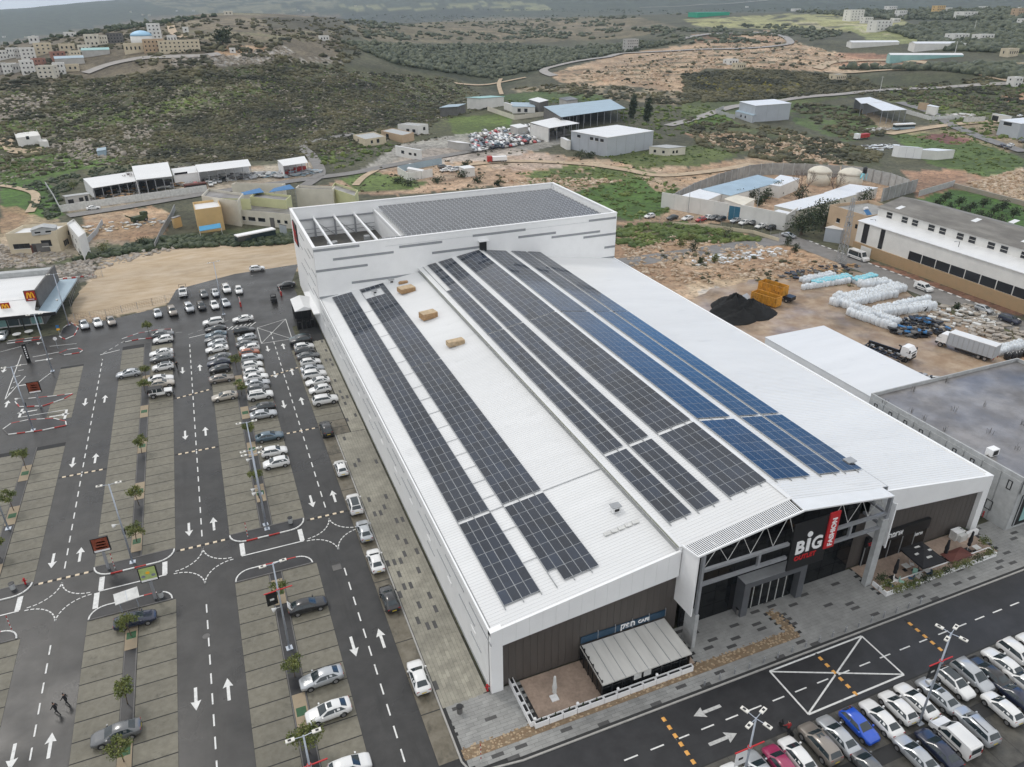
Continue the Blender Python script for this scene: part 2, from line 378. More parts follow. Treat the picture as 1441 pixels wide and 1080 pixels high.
defm('bag_blue',(0.24,0.60,0.70),0.65,0.15,1.5)
defm('bag_black',(0.02,0.02,0.023),0.5,0.2,1.5)
defm('mesh_black',(0.025,0.026,0.028),0.6,0.3,1.0)
defm('stone_wall',(0.42,0.30,0.17),0.9,0.25,0.8,col2=(0.34,0.23,0.13))
defm('cream',(0.62,0.54,0.40),0.8,0.1,0.3)
defm('cream_pale',(0.66,0.62,0.53),0.8,0.1,0.3)
defm('yellow_wall',(0.62,0.43,0.20),0.8,0.08,0.3)
defm('lime_wall',(0.58,0.58,0.33),0.8,0.08,0.3)
defm('house_white',(0.72,0.71,0.68),0.8,0.08,0.3)
defm('house_grey',(0.46,0.45,0.43),0.85,0.12,0.3)
defm('house_tan',(0.50,0.37,0.25),0.85,0.1,0.3)
defm('house_red',(0.33,0.17,0.13),0.85,0.1,0.3)
defm('ware_grey',(0.43,0.46,0.50),0.6,0.06,0.3)
defm('roof_grey',(0.185,0.175,0.16),0.85,0.22,0.35,col2=(0.225,0.215,0.195),stretch=(1,0.3,1),big=0.12)
defm('roof_flat',(0.165,0.155,0.150),0.45,0.2,0.2,col2=(0.235,0.225,0.222),big=0.2,spots=(0.15,0.54,0.75,(1,1,1)),rvar=0.15)
defm('roof_dark',(0.11,0.12,0.125),0.6,0.2,0.2,col2=(0.17,0.18,0.19))
defm('roof_bluegrey',(0.33,0.43,0.50),0.5,0.1,0.2)
defm('roof_teal',(0.27,0.48,0.47),0.5,0.1,0.2)
defm('blue_tarp',(0.04,0.17,0.38),0.6,0.1,1)
defm('window_dark',(0.02,0.022,0.026),0.2,0.0)
defm('dome_blue',(0.35,0.58,0.78),0.5,0.05,1)
defm('tyre',(0.014,0.014,0.014),0.75,0.0)
defm('rim',(0.34,0.34,0.35),0.35,0.0,metal=0.6)
defm('car_glass',(0.022,0.034,0.040),0.06,0.0,spec=0.8)
defm('head_glass',(0.60,0.62,0.64),0.15,0.0)
defm('tail_red',(0.30,0.01,0.012),0.25,0.0)
defm('plastic',(0.025,0.025,0.026),0.6,0.0)
defm('plate',(0.65,0.50,0.06),0.5,0.0)
defm('cloth_black',(0.012,0.012,0.014),0.85,0.1,5)
defm('cloth_red',(0.32,0.02,0.025),0.8,0.1,5)
defm('skin',(0.45,0.27,0.19),0.6,0.05,5)
defm('green_roof',(0.02,0.36,0.22),0.5,0.05,0.1)
defm('gorse',(0.16,0.14,0.02),0.8,0.3,0.1)
defm('portal',(0.10,0.105,0.115),0.5,0.08,1.0)
defm('sand',(0.42,0.315,0.20),0.75,0.05,0.5,0.2,6,col2=(0.48,0.38,0.265),stretch=(0.35,1,1),big=0.10,spots=(0.10,0.60,0.75,(0.4,1,1)),rvar=0.2)
defm('yard_mud',(0.31,0.215,0.14),0.6,0.08,0.3,0.3,4,col2=(0.39,0.30,0.215),big=0.15,spots=(0.09,0.50,0.60,(1,1,1)),rvar=0.3)
defm('purple_earth',(0.17,0.07,0.065),0.9,0.25,0.3)
defm('terrain',(0.1,0.1,0.1),0.92,0.38,0.30,0.6,0.6,attr=True,big=0.25,spots=(0.85,0.50,0.50,(1,1,1)))
PAINT=dict(white=(0.78,0.78,0.77),silver=(0.47,0.49,0.51),grey=(0.15,0.155,0.16),black=(0.012,0.012,0.014),navy=(0.012,0.018,0.045),
             blue=(0.015,0.09,0.55),magenta=(0.33,0.03,0.10),bluegrey=(0.10,0.15,0.19),beige=(0.45,0.41,0.35),orange=(0.36,0.10,0.04),red=(0.4,0.02,0.02),taupe=(0.28,0.25,0.22),teal=(0.05,0.09,0.10))
for k,c in PAINT.items():
    defm('car_'+k,c,0.28,0.0,coat=0.8,metal=0.35 if k in ('silver','grey','bluegrey','taupe') else 0.0)
# ================================================================== ground
# polar sheet round the site, fine where the photograph looks, out to the far hills
azs=np.concatenate([np.arange(-180,-24,4.0),np.arange(-24,70,0.2),np.arange(70,180,4.0)])
ds=[12.0]
dep=79.0
while True:
    dep-=0.9 if dep>40 else 0.4 if dep>20 else 0.15 if dep>10 else 0.055 if dep>1.6 else 0.04
    d=HC/math.tan(R(dep))
    if dep<0.5 or d>4200: break
    if d>13: ds.append(d)
while ds[-1]<9400: ds.append(ds[-1]*1.02)
ds=np.array(ds);na,nd=len(azs),len(ds)
AA,DD=np.meshgrid(np.radians(azs),ds,indexing='ij')
X=(DD*np.sin(AA)).ravel();Y=(DD*np.cos(AA)).ravel();Z=HT(X,Y)
qx,qy,vis=projn(np.stack([X,Y,Z],1))
rg=np.random.default_rng(3)
def wob(x,y,s,seed):
    r=np.random.default_rng(seed);o=np.zeros(x.shape)
    for k in range(5):
        a=r.uniform(0,6.28);f=r.uniform(.6,1.8)/s;o+=np.sin((x*np.cos(a)+y*np.sin(a))*f*6.28+r.uniform(0,6.28)+1.5*np.sin((y*np.cos(a)-x*np.sin(a))*f*4.1+r.uniform(0,6)))
    return o/5
dist=np.hypot(X,Y)
amp=np.clip(900/np.maximum(dist,60),0.8,4)
jx=qx+amp*1.6*wob(X,Y,22,1)+amp*1.0*wob(X,Y,7,2);jy=qy+amp*0.6*wob(X,Y,22,3)+amp*0.5*wob(X,Y,7,4)
C=np.empty((len(X),3));C[:]=(0.085,0.085,0.05)
far=np.clip((dist-1500)/1500,0,1)[:,None]
C=C*(1-far)+np.array((0.060,0.072,0.045))*far
def cover(col,poly,k=1.0,sc=None,thr=0.0,seed=9):
    m=inpoly(jx,jy,poly) & vis
    if sc: m &=(wob(X,Y,sc,seed)+0.6*wob(X,Y,sc*.3,seed+1))>thr
    C[m]=C[m]*(1-k)+np.array(col)*k
GRASS=(0.085,0.155,0.025);OLIVE=(0.10,0.125,0.04);DARK=(0.055,0.055,0.034);SOIL=(0.40,0.265,0.16);RED=(0.30,0.155,0.09)
PALE=(0.47,0.37,0.26);SAND=(0.49,0.385,0.265);GREYD=(0.30,0.28,0.25);STONE=(0.36,0.33,0.28)
# plateau, hillside and terraces on the left
cover((0.15,0.125,0.085),[(0,60),(250,20),(480,20),(480,110),(300,120),(0,130)])
cover((0.24,0.20,0.13),[(240,30),(345,26),(420,34),(400,60),(330,62),(250,50)],.8,60,-.1)
cover((0.19,0.18,0.10),[(245,42),(470,45),(440,58),(300,62)],.7,40,0)
cover(DARK,[(365,25),(480,24),(560,40),(480,45),(380,40)],.8)
cover(SOIL,[(318,64),(375,66),(382,78),(330,80),(300,76)])
cover((0.46,0.44,0.41),[(240,82),(330,78),(400,66),(415,72),(380,86),(300,94),(245,95)],.75,12,-.1)
cover((0.42,0.40,0.36),[(340,85),(480,80),(480,120),(400,112)],.6,9,.12)
cover((0.085,0.088,0.042),[(0,130),(120,112),(400,88),(480,90),(640,110),(700,150),(690,210),(560,200),(480,215),(240,230),(0,260)])
cover((0.05,0.048,0.036),[(200,195),(330,140),(480,105),(640,150),(600,185),(440,225),(210,230)],.85)
cover((0.10,0.125,0.035),[(110,175),(170,155),(300,128),(420,122),(330,150),(230,172),(120,190)],.9,30,-.25)
cover((0.12,0.17,0.03),[(100,178),(180,158),(280,132),(300,140),(200,165),(110,185)],.9,26,0)
cover((0.11,0.16,0.03),[(0,175),(60,165),(140,150),(100,175),(0,190)],.8,30,-.1)
cover((0.30,0.26,0.18),[(0,140),(75,125),(78,140),(30,160),(0,165)],.8,14,-.2)
for i in range(9):
    y0=118+i*11;cover((0.31,0.27,0.21),[(20+8*i,y0+32),(250,y0-2),(480+10*i,y0-18),(480+10*i,y0-15),(250,y0+2),(20+8*i,y0+36)],.65,10,.1,20+i)
cover((0.105,0.12,0.04),[(440,120),(560,130),(640,150),(660,190),(560,170),(460,150)],.7,24,.05)
cover(GRASS,[(0,225),(95,215),(190,218),(150,232),(110,240),(60,255),(0,262)],.9,20,-.35)
cover((0.40,0.34,0.25),[(60,205),(130,195),(170,205),(215,216),(190,222),(120,226)],.7,8,0)
cover((0.065,0.135,0.02),[(0,260),(55,252),(80,265),(88,300),(70,312),(40,306),(0,300)])
cover(SOIL,[(0,290),(35,295),(45,305),(40,325),(0,330)],.8)
cover((0.40,0.31,0.20),[(40,300),(90,310),(30,340),(0,350),(0,330),(30,318)],.8)
cover((0.44,0.38,0.30),[(90,292),(240,268),(310,240),(440,225),(450,250),(300,272),(100,300)],.85)
cover(SOIL,[(112,305),(215,290),(240,300),(230,330),(205,345),(135,350)],.9)
cover((0.36,0.31,0.24),[(0,345),(60,335),(140,335),(200,345),(170,365),(60,372),(0,372)],.8)
cover((0.06,0.085,0.03),[(60,372),(110,352),(240,330),(420,318),(425,332),(240,350),(110,372)],.8,16,-.2)
cover(SAND,[(96,450),(112,410),(130,384),(150,362),(250,347),(420,335),(424,380),(330,402),(240,425),(212,436),(104,458)])
cover(GREYD,[(60,380),(128,362),(135,392),(90,400)],.7)
# strip behind the tower, grass and red earth
cover((0.43,0.30,0.20),[(430,270),(520,240),(600,210),(700,205),(780,218),(900,230),(1020,240),(1200,232),(1290,262),(1200,300),(930,320),(820,292),(700,262),(560,275)])
cover(GRASS,[(480,252),(520,240),(575,252),(610,258),(575,268),(500,270)],.9)
cover(GRASS,[(640,190),(660,165),(720,160),(720,180),(690,190)],.9)
cover((0.10,0.14,0.03),[(630,165),(710,160),(720,185),(640,195)],.9)
cover((0.085,0.13,0.025),[(730,245),(800,232),(870,235),(940,245),(905,262),(830,262),(760,268)],.95,20,-.5)
cover((0.07,0.135,0.02),[(800,272),(905,250),(955,262),(940,300),(880,312),(850,292)])
cover((0.09,0.115,0.03),[(840,218),(930,212),(1000,200),(1060,212),(1000,232),(900,238)],.95)
cover((0.46,0.36,0.29),[(690,218),(750,214),(800,222),(790,236),(730,242),(690,236)],.9)
cover((0.42,0.40,0.37),[(560,205),(640,190),(760,180),(800,200),(700,225),(560,235),(500,245)],.7)
# middle right: scrub, olive groves, terraces, quarry earth
cover((0.052,0.06,0.03),[(480,60),(600,65),(720,60),(850,72),(900,55),(960,60),(870,78),(760,100),(700,130),(640,110),(560,95)],.9)
cover((0.17,0.145,0.09),[(480,30),(700,25),(900,25),(960,40),(880,55),(700,62),(520,60)],.85)
cover((0.22,0.18,0.12),[(600,40),(760,28),(900,35),(840,50),(700,58)],.8,50,0)
cover((0.44,0.315,0.205),[(770,105),(850,82),(900,72),(980,62),(1080,42),(1120,60),(1180,75),(1260,92),(1200,102),(1080,98),(990,96),(960,130),(870,120),(800,122)])
cover((0.34,0.28,0.19),[(720,125),(800,118),(960,130),(970,150),(840,140),(740,138)],.8,18,-.1)
cover((0.05,0.09,0.022),[(700,135),(760,128),(860,135),(845,142),(720,146)],.9)
cover((0.38,0.20,0.13),[(1180,75),(1320,78),(1290,90),(1200,95),(1160,88)],.7)
cover((0.062,0.066,0.03),[(960,105),(1060,95),(1120,108),(1200,108),(1240,122),(1180,132),(1060,142),(960,145),(965,125)])
cover((0.13,0.12,0.03),[(980,108),(1060,102),(1140,122),(1060,138),(990,130)],.5,14,.1)
cover(OLIVE,[(960,140),(1120,130),(1240,122),(1200,135),(1060,160),(960,165)],.9)
cover(GRASS,[(960,168),(1010,158),(1050,180),(1110,190),(1100,200),(1030,190),(965,178)],.9,25,-.5)
cover((0.075,0.082,0.035),[(960,175),(1100,180),(1240,215),(1240,235),(1100,230),(980,205)],.9)
cover((0.40,0.24,0.15),[(960,188),(1040,185),(1150,215),(1200,235),(1120,228),(1010,205)],.75,10,-.05)
cover((0.42,0.29,0.18),[(900,250),(1000,230),(1060,222),(1120,228),(1060,238),(980,255),(930,272)])
cover((0.08,0.12,0.03),[(1100,145),(1200,150),(1250,190),(1190,200),(1120,175)],.9,22,-.4)
cover((0.065,0.072,0.032),[(1100,110),(1441,100),(1441,165),(1380,160),(1250,140),(1180,128)],.85)
cover((0.12,0.14,0.05),[(1240,140),(1340,135),(1400,165),(1300,160)],.7)
cover((0.085,0.135,0.03),[(1250,190),(1330,182),(1400,205),(1441,225),(1441,245),(1380,250),(1310,232),(1270,205)],.95)
cover((0.19,0.075,0.07),[(1290,192),(1330,188),(1380,198),(1340,204)],.9)
cover((0.44,0.33,0.22),[(1200,150),(1280,178),(1400,170),(1441,205),(1420,215),(1330,188),(1250,190)],.5)
cover((0.36,0.20,0.12),[(1410,135),(1441,130),(1441,145),(1415,142)],.9)
cover((0.52,0.42,0.28),[(1360,258),(1441,235),(1441,285),(1390,275)],.9)
cover((0.37,0.22,0.14),[(1270,240),(1350,240),(1400,252),(1340,272),(1290,280)],.85)
cover((0.06,0.13,0.02),[(1290,282),(1340,265),(1441,290),(1441,330),(1380,318)])
for k in range(5):
    y0=70+k*7;cover((0.09,0.095,0.05),[(960-20*k,y0),(1080,y0-12),(1180,y0-4),(1180,y0-2.5),(1080,y0-9.5),(960-20*k,y0+2.5)],.85,22,-.25,50+k)
for k in range(4):
    y0=92+k*6;cover((0.07,0.075,0.04),[(790,y0+8),(880,y0),(990,y0+2),(990,y0+4),(880,y0+2),(790,y0+10.5)],.8,16,-.1,60+k)
cover((0.33,0.18,0.11),[(960,48),(1090,44),(1090,60),(990,64)],.6,30,0)
# far plains, and fields with the sun break painted into paler ground colour
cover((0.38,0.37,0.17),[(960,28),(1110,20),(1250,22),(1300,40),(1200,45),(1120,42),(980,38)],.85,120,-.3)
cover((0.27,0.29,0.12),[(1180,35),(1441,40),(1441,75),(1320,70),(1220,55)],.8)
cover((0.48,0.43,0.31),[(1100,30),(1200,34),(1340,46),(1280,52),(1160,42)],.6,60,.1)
cover((0.05,0.062,0.035),[(1000,6),(1240,5),(1441,12),(1441,40),(1300,30),(1100,16),(960,18)],.8)
cover((0.26,0.26,0.14),[(480,8),(720,2),(800,12),(700,18),(560,14),(480,16)],.8,200,-.1)
cover((0.25,0.235,0.15),[(200,0),(480,0),(460,20),(300,22),(230,10)],.55,300,0)
cover((0.05,0.06,0.045),[(480,18),(720,10),(700,22),(560,36),(490,36)],.85)
# rough ground east of the building and the yard
cover((0.40,0.265,0.165),[(866,312),(925,305),(1000,320),(1100,345),(1180,365),(1195,385),(1230,405),(1441,470),(1441,620),(1300,560),(1090,500),(985,440),(866,372)])
cover((0.07,0.085,0.035),[(868,318),(960,312),(1080,335),(1060,345),(960,335),(900,345),(868,340)],.85,14,-.35)
cover((0.46,0.35,0.23),[(960,400),(1060,385),(1120,400),(1180,430),(1260,480),(1441,540),(1441,600),(1330,560),(1120,500),(1020,470)],.8)
cover((0.30,0.28,0.26),[(985,452),(1080,430),(1140,455),(1120,490),(1050,480)],.75,9,-.2)
cover((0.33,0.31,0.29),[(1240,525),(1330,520),(1350,560),(1300,565)],.8)
cover((0.55,0.52,0.48),[(980,410),(1015,404),(1040,420),(1010,428)],.8)
cover((0.06,0.055,0.05),[(970,420),(1030,425),(1090,440),(1080,460),(1000,450)],.6,8,-.2)
cover((0.09,0.10,0.045),[(1330,425),(1370,430),(1441,465),(1441,490),(1390,470),(1340,445)],.9)
cover((0.25,0.12,0.08),[(1220,365),(1441,440),(1441,450),(1230,378)],.8)
soil=np.clip((C[:,0]-.24)/.12,0,1)[:,None]*(C[:,0]>C[:,1]*1.15)[:,None];q1=np.clip(wob(X,Y,30,41)+.6*wob(X,Y,8,42),0,1)[:,None];q2=np.clip(wob(X,Y,45,43)+.6*wob(X,Y,9,44),0,1)[:,None]
C=C*(1-soil*q1*.7)+np.array((0.30,0.17,0.10))*soil*q1*.7;C=C*(1-soil*q2*.7)+np.array((0.50,0.41,0.30))*soil*q2*.7
C*=(1+0.12*wob(X,Y,5,31)+0.10*wob(X,Y,1.6,37)+0.16*wob(X,Y,40,33))[:,None]
i0=np.arange(na-1)[:,None]*nd+np.arange(nd-1)[None]
F=np.stack([i0,i0+nd,i0+nd+1,i0+1],-1).reshape(-1,4)
wrap=np.stack([(na-1)*nd+np.arange(nd-1),np.arange(nd-1),np.arange(1,nd),(na-1)*nd+np.arange(1,nd)],-1)
F=np.concatenate([F,wrap])[:,::-1]
# centre cap
cx=len(X);X2=np.append(X,0);Y2=np.append(Y,0);Z2=np.append(Z,0)
capt=np.stack([np.full(na,cx),np.arange(na)*nd,np.roll(np.arange(na),-1)*nd,np.full(na,cx)],-1)
V=np.stack([X2,Y2,Z2],1)
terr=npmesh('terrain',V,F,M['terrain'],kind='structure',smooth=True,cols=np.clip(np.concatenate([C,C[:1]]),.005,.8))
cap=MB();cap.add([(12.5*math.sin(R(a)),12.5*math.cos(R(a)),0) for a in range(0,360,10)][::-1],[tuple(range(36))]);cap.build('ground',M['asphalt'],kind='structure')

# from here on heights are read off the sheet itself
_Zg=np.concatenate([Z.reshape(na,nd),Z.reshape(na,nd)[:1]]);_az=np.append(azs,180.0);_ds=ds
def HT(x,y):
    x=np.atleast_1d(np.asarray(x,float));y=np.atleast_1d(np.asarray(y,float));d=np.hypot(x,y);a=np.degrees(np.arctan2(x,y))
    i=np.clip(np.searchsorted(_az,a)-1,0,na-1);j=np.clip(np.searchsorted(_ds,d)-1,0,nd-2)
    u=np.clip((a-_az[i])/(_az[i+1]-_az[i]),0,1);v=np.clip((d-_ds[j])/(_ds[j+1]-_ds[j]),0,1)
    return np.where(d<235,0,(_Zg[i,j]*(1-u)+_Zg[i+1,j]*u)*(1-v)+(_Zg[i,j+1]*(1-u)+_Zg[i+1,j+1]*u)*v)
# haze: one closed box of even, thin air round everything
hz=MB();hz.box(-14000,14000,-14000,14000,-120,330)
hm=bpy.data.materials.new('haze');hm.use_nodes=True;ht=hm.node_tree;ht.nodes.clear()
pv=ht.nodes.new('ShaderNodeVolumePrincipled');pv.inputs['Color'].default_value=(0.68,0.82,0.98,1);pv.inputs['Density'].default_value=0.00009;pv.inputs['Anisotropy'].default_value=0.1
oo=ht.nodes.new('ShaderNodeOutputMaterial');ht.links.new(pv.outputs['Volume'],oo.inputs['Volume'])
hz.build('haze',hm,kind='stuff')

# ------------------------------------------------------------------ roads draped on the land
def road(name,pts,wid,m,lift=0.06,world=False,sub=14):
    P=[(p[0],p[1]) for p in (pts if world else Tn([q[0] for q in pts],[q[1] for q in pts]))]
    S=[]
    for i in range(len(P)-1):                       # Catmull-Rom
        p0=P[max(i-1,0)];p1=P[i];p2=P[i+1];p3=P[min(i+2,len(P)-1)]
        for k in range(sub):
            t=k/sub
            S.append(tuple(0.5*((2*p1[c])+(-p0[c]+p2[c])*t+(2*p0[c]-5*p1[c]+4*p2[c]-p3[c])*t*t+(-p0[c]+3*p1[c]-3*p2[c]+p3[c])*t**3) for c in (0,1)))
    S.append(P[-1]);S=np.array(S)
    tg=np.gradient(S,axis=0);tg/=np.maximum(np.hypot(tg[:,0],tg[:,1]),1e-6)[:,None];nm=np.stack([-tg[:,1],tg[:,0]],1)
    nw=5;V=[]
    for j in range(nw):
        Q=S+nm*(wid*(j/(nw-1)-.5));V.append(np.stack([Q[:,0],Q[:,1],HT(Q[:,0],Q[:,1])+lift+0.0009*np.hypot(Q[:,0],Q[:,1])],1))
    n=len(S);V=np.concatenate(V)
    i0=(np.arange(nw-1)[:,None]*n+np.arange(n-1)[None]);F=np.stack([i0,i0+1,i0+n+1,i0+n],-1).reshape(-1,4)[:,::-1]
    return npmesh(name,V,F,m,kind='structure',smooth=True)
road('road',[(96,305),(180,292),(300,272),(440,252),(500,244),(560,232),(640,218),(700,207),(760,198),(800,190)],6,M['asphalt_old'])
road('road',[(430,262),(450,245),(440,222),(425,205),(455,197),(500,190)],5,M['asphalt_old'])
road('road',[(940,178),(985,166),(1040,150),(1110,141),(1180,134),(1240,128),(1330,124),(1441,118)],6,M['road_far'])
road('road',[(1265,145),(1310,160),(1345,180),(1390,198),(1441,215)],6,M['asphalt_old'])
road('dirt_track',[(1250,190),(1300,182),(1345,176),(1400,172)],6,M['track'])
road('road',[(780,108),(765,100),(790,92),(850,82),(880,76),(960,72),(1020,70),(1090,66),(1112,60),(1085,48),(1040,48),(960,56)],7,M['road_far'])
road('dirt_track',[(1150,98),(1175,88),(1230,86),(1290,88),(1330,96),(1400,110),(1441,117)],7,M['track'])
road('dirt_track',[(1160,102),(1230,101),(1290,98),(1330,96)],5,M['track'])
road('dirt_track',[(706,134),(702,120),(705,112)],3,M['track'])
road('dirt_track',[(640,118),(700,118),(740,110)],4,M['track'])
road('road',[(120,104),(150,93),(180,86),(210,82),(280,80),(310,77)],7,M['road_far'])
road('dirt_track',[(240,36),(245,48),(260,54)],6,M['track'])
road('dirt_track',[(0,262),(25,266),(48,273),(50,285),(42,300)],3,M['track'])
road('dirt_track',[(640,235),(720,228),(820,232),(880,240),(930,248),(1000,242),(1060,232)],5,M['track'])
road('dirt_track',[(500,262),(512,250),(530,240)],3,M['track'])
road('road',[(900,12),(960,10),(1030,6),(1080,2)],14,M['road_far'])
def sheet_px(name,px,m,z):
    P=[G(*q) for q in px];n=len(P);out=[]
    for i in range(n):            # ragged edge
        a,b=P[i],P[(i+1) % n];k=max(2,int(math.hypot(b[0]-a[0],b[1]-a[1])/2.5))
        for j in range(k): t=j/k;out.append((a[0]+(b[0]-a[0])*t+rnd.uniform(-.7,.7),a[1]+(b[1]-a[1])*t+rnd.uniform(-.7,.7)))
    q=MB();q.prism(out,-.1,z);return q.build(name,M[m],kind='structure')
sheet_px('sand_lot',[(98,447),(114,410),(132,386),(152,366),(250,352),(330,345),(418,343),(424,380),(330,402),(240,425),(212,436)],'sand',.012)
sheet_px('yard',[(965,425),(1000,408),(1070,392),(1120,398),(1140,386),(1180,378),(1215,384),(1260,405),(1310,428),(1330,445),(1441,488),(1441,580),(1300,545),(1090,500),(1000,452)],'yard_mud',.014)
# the street on the east side, in front of the long warehouse
st=MB();st.box(156.2,163.4,60,176,0,0.05);st.build('street',M['asphalt_old'],kind='structure')
st2=MB();st2.box(100,156.2,166.5,174,0,0.045);st2.build('street',M['asphalt_old'],kind='structure')
kb=MB()
y=62.0
while y<166:
    kb.box(163.45,163.85,y,y+1.3,0,0.14,0);kb.box(163.45,163.85,y+1.303,y+2.5,0,0.13,1);y+=2.506
kb.build('kerb',[M['paint_white'],M['concrete_dark']],kind='structure')

# ------------------------------------------------------------------ car park asphalt
ap=MB()
far_edge=[G(90,470),G(104,460),G(160,449),G(235,431),G(248,408),G(330,386),G(420,372)]
pl=[(-95,-30),(12.6,-30),(12.6,60),(12.6,160),(16.5,162),(16.5,190)]+[(p[0],p[1]) for p in far_edge[::-1]]+[(-44,176),(-95,166)]
ap.prism(pl,-0.02,0.03);lot=ap.build('car_park',M['asphalt'],kind='structure')
ar=MB();ar.prism([(12.603,-30),(190,-30),(190,42.6),(18.2,42.6),(12.603,44.6)],-0.02,0.031);froad=ar.build('front_road',M['asphalt_dark'],kind='structure')
ZB,ZP=0.048,0.056
# parking strips: every bay is its own slab with a dark joint round it
bay_mesh={}
def bay(parent,x0,x1,y0,y1,m='bay'):
    k=(round(x1-x0,2),round(y1-y0,2),m)
    if k not in bay_mesh:
        b=MB();w2,h2=(x1-x0)/2,(y1-y0)/2;b.box(-w2+.02,w2-.02,-h2+.065,h2-.065,0,0.045)
        o=b.build('parking_bay',M[m],parent,local=True);bay_mesh[k]=o;o.location=((x0+x1)/2,(y0+y1)/2,.0);return o
    o=link_copy(bay_mesh[k],parent,((x0+x1)/2,(y0+y1)/2,0));return o
STRIPS=[(-5.3,-1.25),(0.42,4.75),(-16.2,-12.1),(-21.8,-17.6),(-32.7,-28.6),(-38.4,-34.2)]
nb=0
for x0,x1 in STRIPS:
    base=MB();hi=163.0 if x0>-30 else 157.0 if x0>-33 else 124.9
    if x0>-33: base.box(x0,x1,88.9,124.9 if x0<-25 else hi,0.0,0.036)
    else: base.box(x0,x1,88.9,124.9,0.0,0.036)
    base.box(x0,x1,22,78.9,0.0,0.036)
    if -33<x0<-28: base.box(x0,x1,133.7,157,0.0,0.036)
    st=base.build('parking_strip',M['joint'],kind='structure')
    y=126.19+2.5*16
    while y>88:
        y0,y1=y-2.5,y
        if y1<=hi and y1>90 and not (x0<-25 and 124.9<y1<134): bay(st,x0,x1,max(y0,88.9),y1);nb+=1
        y-=2.5
    y=76.38+2.5
    while y>24: bay(st,x0,x1,y-2.5,y);y-=2.5;nb+=1
# planted medians between the strips
for (x0,x1) in ((-1.22,0.39),(-17.57,-16.23),(-34.17,-32.73)):
    b=MB()
    for y0,y1 in ((22,78.9),(88.9,163 if x0>-20 else 124.9)): b.box(x0,x1,y0,y1,0,0.075)
    b.build('median_strip',M['asphalt_dark'],kind='structure')
    kbm=MB()
    for y0,y1 in ((22,78.9),(88.9,163 if x0>-20 else 124.9)):
        kbm.box(x0+.001,x0+.12,y0,y1,0,.10);kbm.box(x1-.12,x1-.001,y0,y1,0,.10)
    kbm.build('kerb',M['concrete_dark'],kind='structure')
# kerb side bays next to the building
base=MB();base.box(10.7,12.85,44.6,109.6,0,0.036);base.box(10.7,15.4,109.603,147.5,0,0.036);st=base.build('parking_strip',M['joint'],kind='structure')
ys=[45.2,51.3,56.4,61.6,66.9,72.2,77.5,82.8,88.1,93.4,98.7,104.0,109.3]
for a,b in zip(ys,ys[1:]): bay(st,10.72,12.83,a,b,'bay_brown')
for i in range(15): bay(st,10.72,15.38,109.7+2.5*i,112.2+2.5*i,'bay_brown' if i<2 else 'bay')
# bays of the front lot
base=MB();base.box(22,100,24.2,35.7,0.0,0.037);st=base.build('parking_strip',M['joint'],kind='structure')
for i in range(27):
    for y0,y1 in ((24.3,29.2),(30.6,35.6)): bay(st,26+i*2.62,26+(i+1)*2.62,y0,y1,'bay_dark')

# ------------------------------------------------------------------ painted markings
def mark(name,P,m='paint_white',parent=None,z=ZP):
    b=MB();b.prism(P,z-.004,z);return b.build(name,M[m],parent or lot)
def arrow(x,y,up=True,horiz=0,L=3.1,w=.32,h=1.05,parent=None,m='paint_white'):
    pts=[(-w/2,-L/2),(w/2,-L/2),(w/2,L/2-1.15),(h/2,L/2-1.25),(0,L/2),(-h/2,L/2-1.25),(-w/2,L/2-1.15)]
    if not up: pts=[(-a,-b) for a,b in pts]
    if horiz: pts=[(horiz*b,-horiz*a) for a,b in pts]
    mark('arrow_marking',[(x+a,y+b) for a,b in pts],m,parent)
def dash_line(x0,y0,x1,y1,w=.16,on=1.5,off=1.3,parent=None,m='paint_white',name='lane_dash'):
    L=math.hypot(x1-x0,y1-y0);ux,uy=(x1-x0)/L,(y1-y0)/L;t=0
    while t<L-.2:
        e_=min(t+on,L);a=(x0+ux*t,y0+uy*t);b=(x0+ux*e_,y0+uy*e_);nx,ny=-uy*w/2,ux*w/2
        mark(name,[(a[0]+nx,a[1]+ny),(b[0]+nx,b[1]+ny),(b[0]-nx,b[1]-ny),(a[0]-nx,a[1]-ny)],m,parent);t+=on+off
def line(P,w=.16,parent=None,m='paint_white',name='painted_line',z=ZP):
    for i,(a,b) in enumerate(zip(P,P[1:])):
        L=math.hypot(b[0]-a[0],b[1]-a[1]);nx,ny=-(b[1]-a[1])/L*w/2,(b[0]-a[0])/L*w/2
        mark(name,[(a[0]+nx,a[1]+ny),(b[0]+nx,b[1]+ny),(b[0]-nx,b[1]-ny),(a[0]-nx,a[1]-ny)],m,parent,z+i*.0004)
for cx in (-25.3,-8.75,7.85):
    dash_line(cx,24.5,cx,76.5);dash_line(cx,90.2,cx,160 if cx>-20 else 158)
    if cx==-8.75: ups=[62.3,92.5,119.5,146]
    elif cx>0: ups=[63,92.5,124,150]
    else: ups=[62.0,92.5,117.5,139]
    for y in ups: arrow(cx-1.6,y,False);arrow(cx+1.6,y,True)
arrow(7.85-1.6,137,False);arrow(7.85+1.6,137,True)
def arc(cx,cy,r,a0,a1,n=9,on=.7):
    for k in range(n):
        t0=a0+(a1-a0)*k/n;t1=t0+(a1-a0)/n*on
        ps=[(cx+r*math.cos(t0),cy+r*math.sin(t0)),(cx+r*math.cos(t1),cy+r*math.sin(t1))]
        line(ps,.15,name='lane_dash')
for cx in (-25.3,-8.75,7.85):   # turning curves at the crossing
    arc(cx-3.6,87.7,3.6,0,-math.pi/2);arc(cx+3.6,87.7,3.6,math.pi,1.5*math.pi)
    arc(cx-3.6,80.1,3.6,math.pi/2,0,9);arc(cx+3.6,80.1,3.6,math.pi/2,math.pi,9)
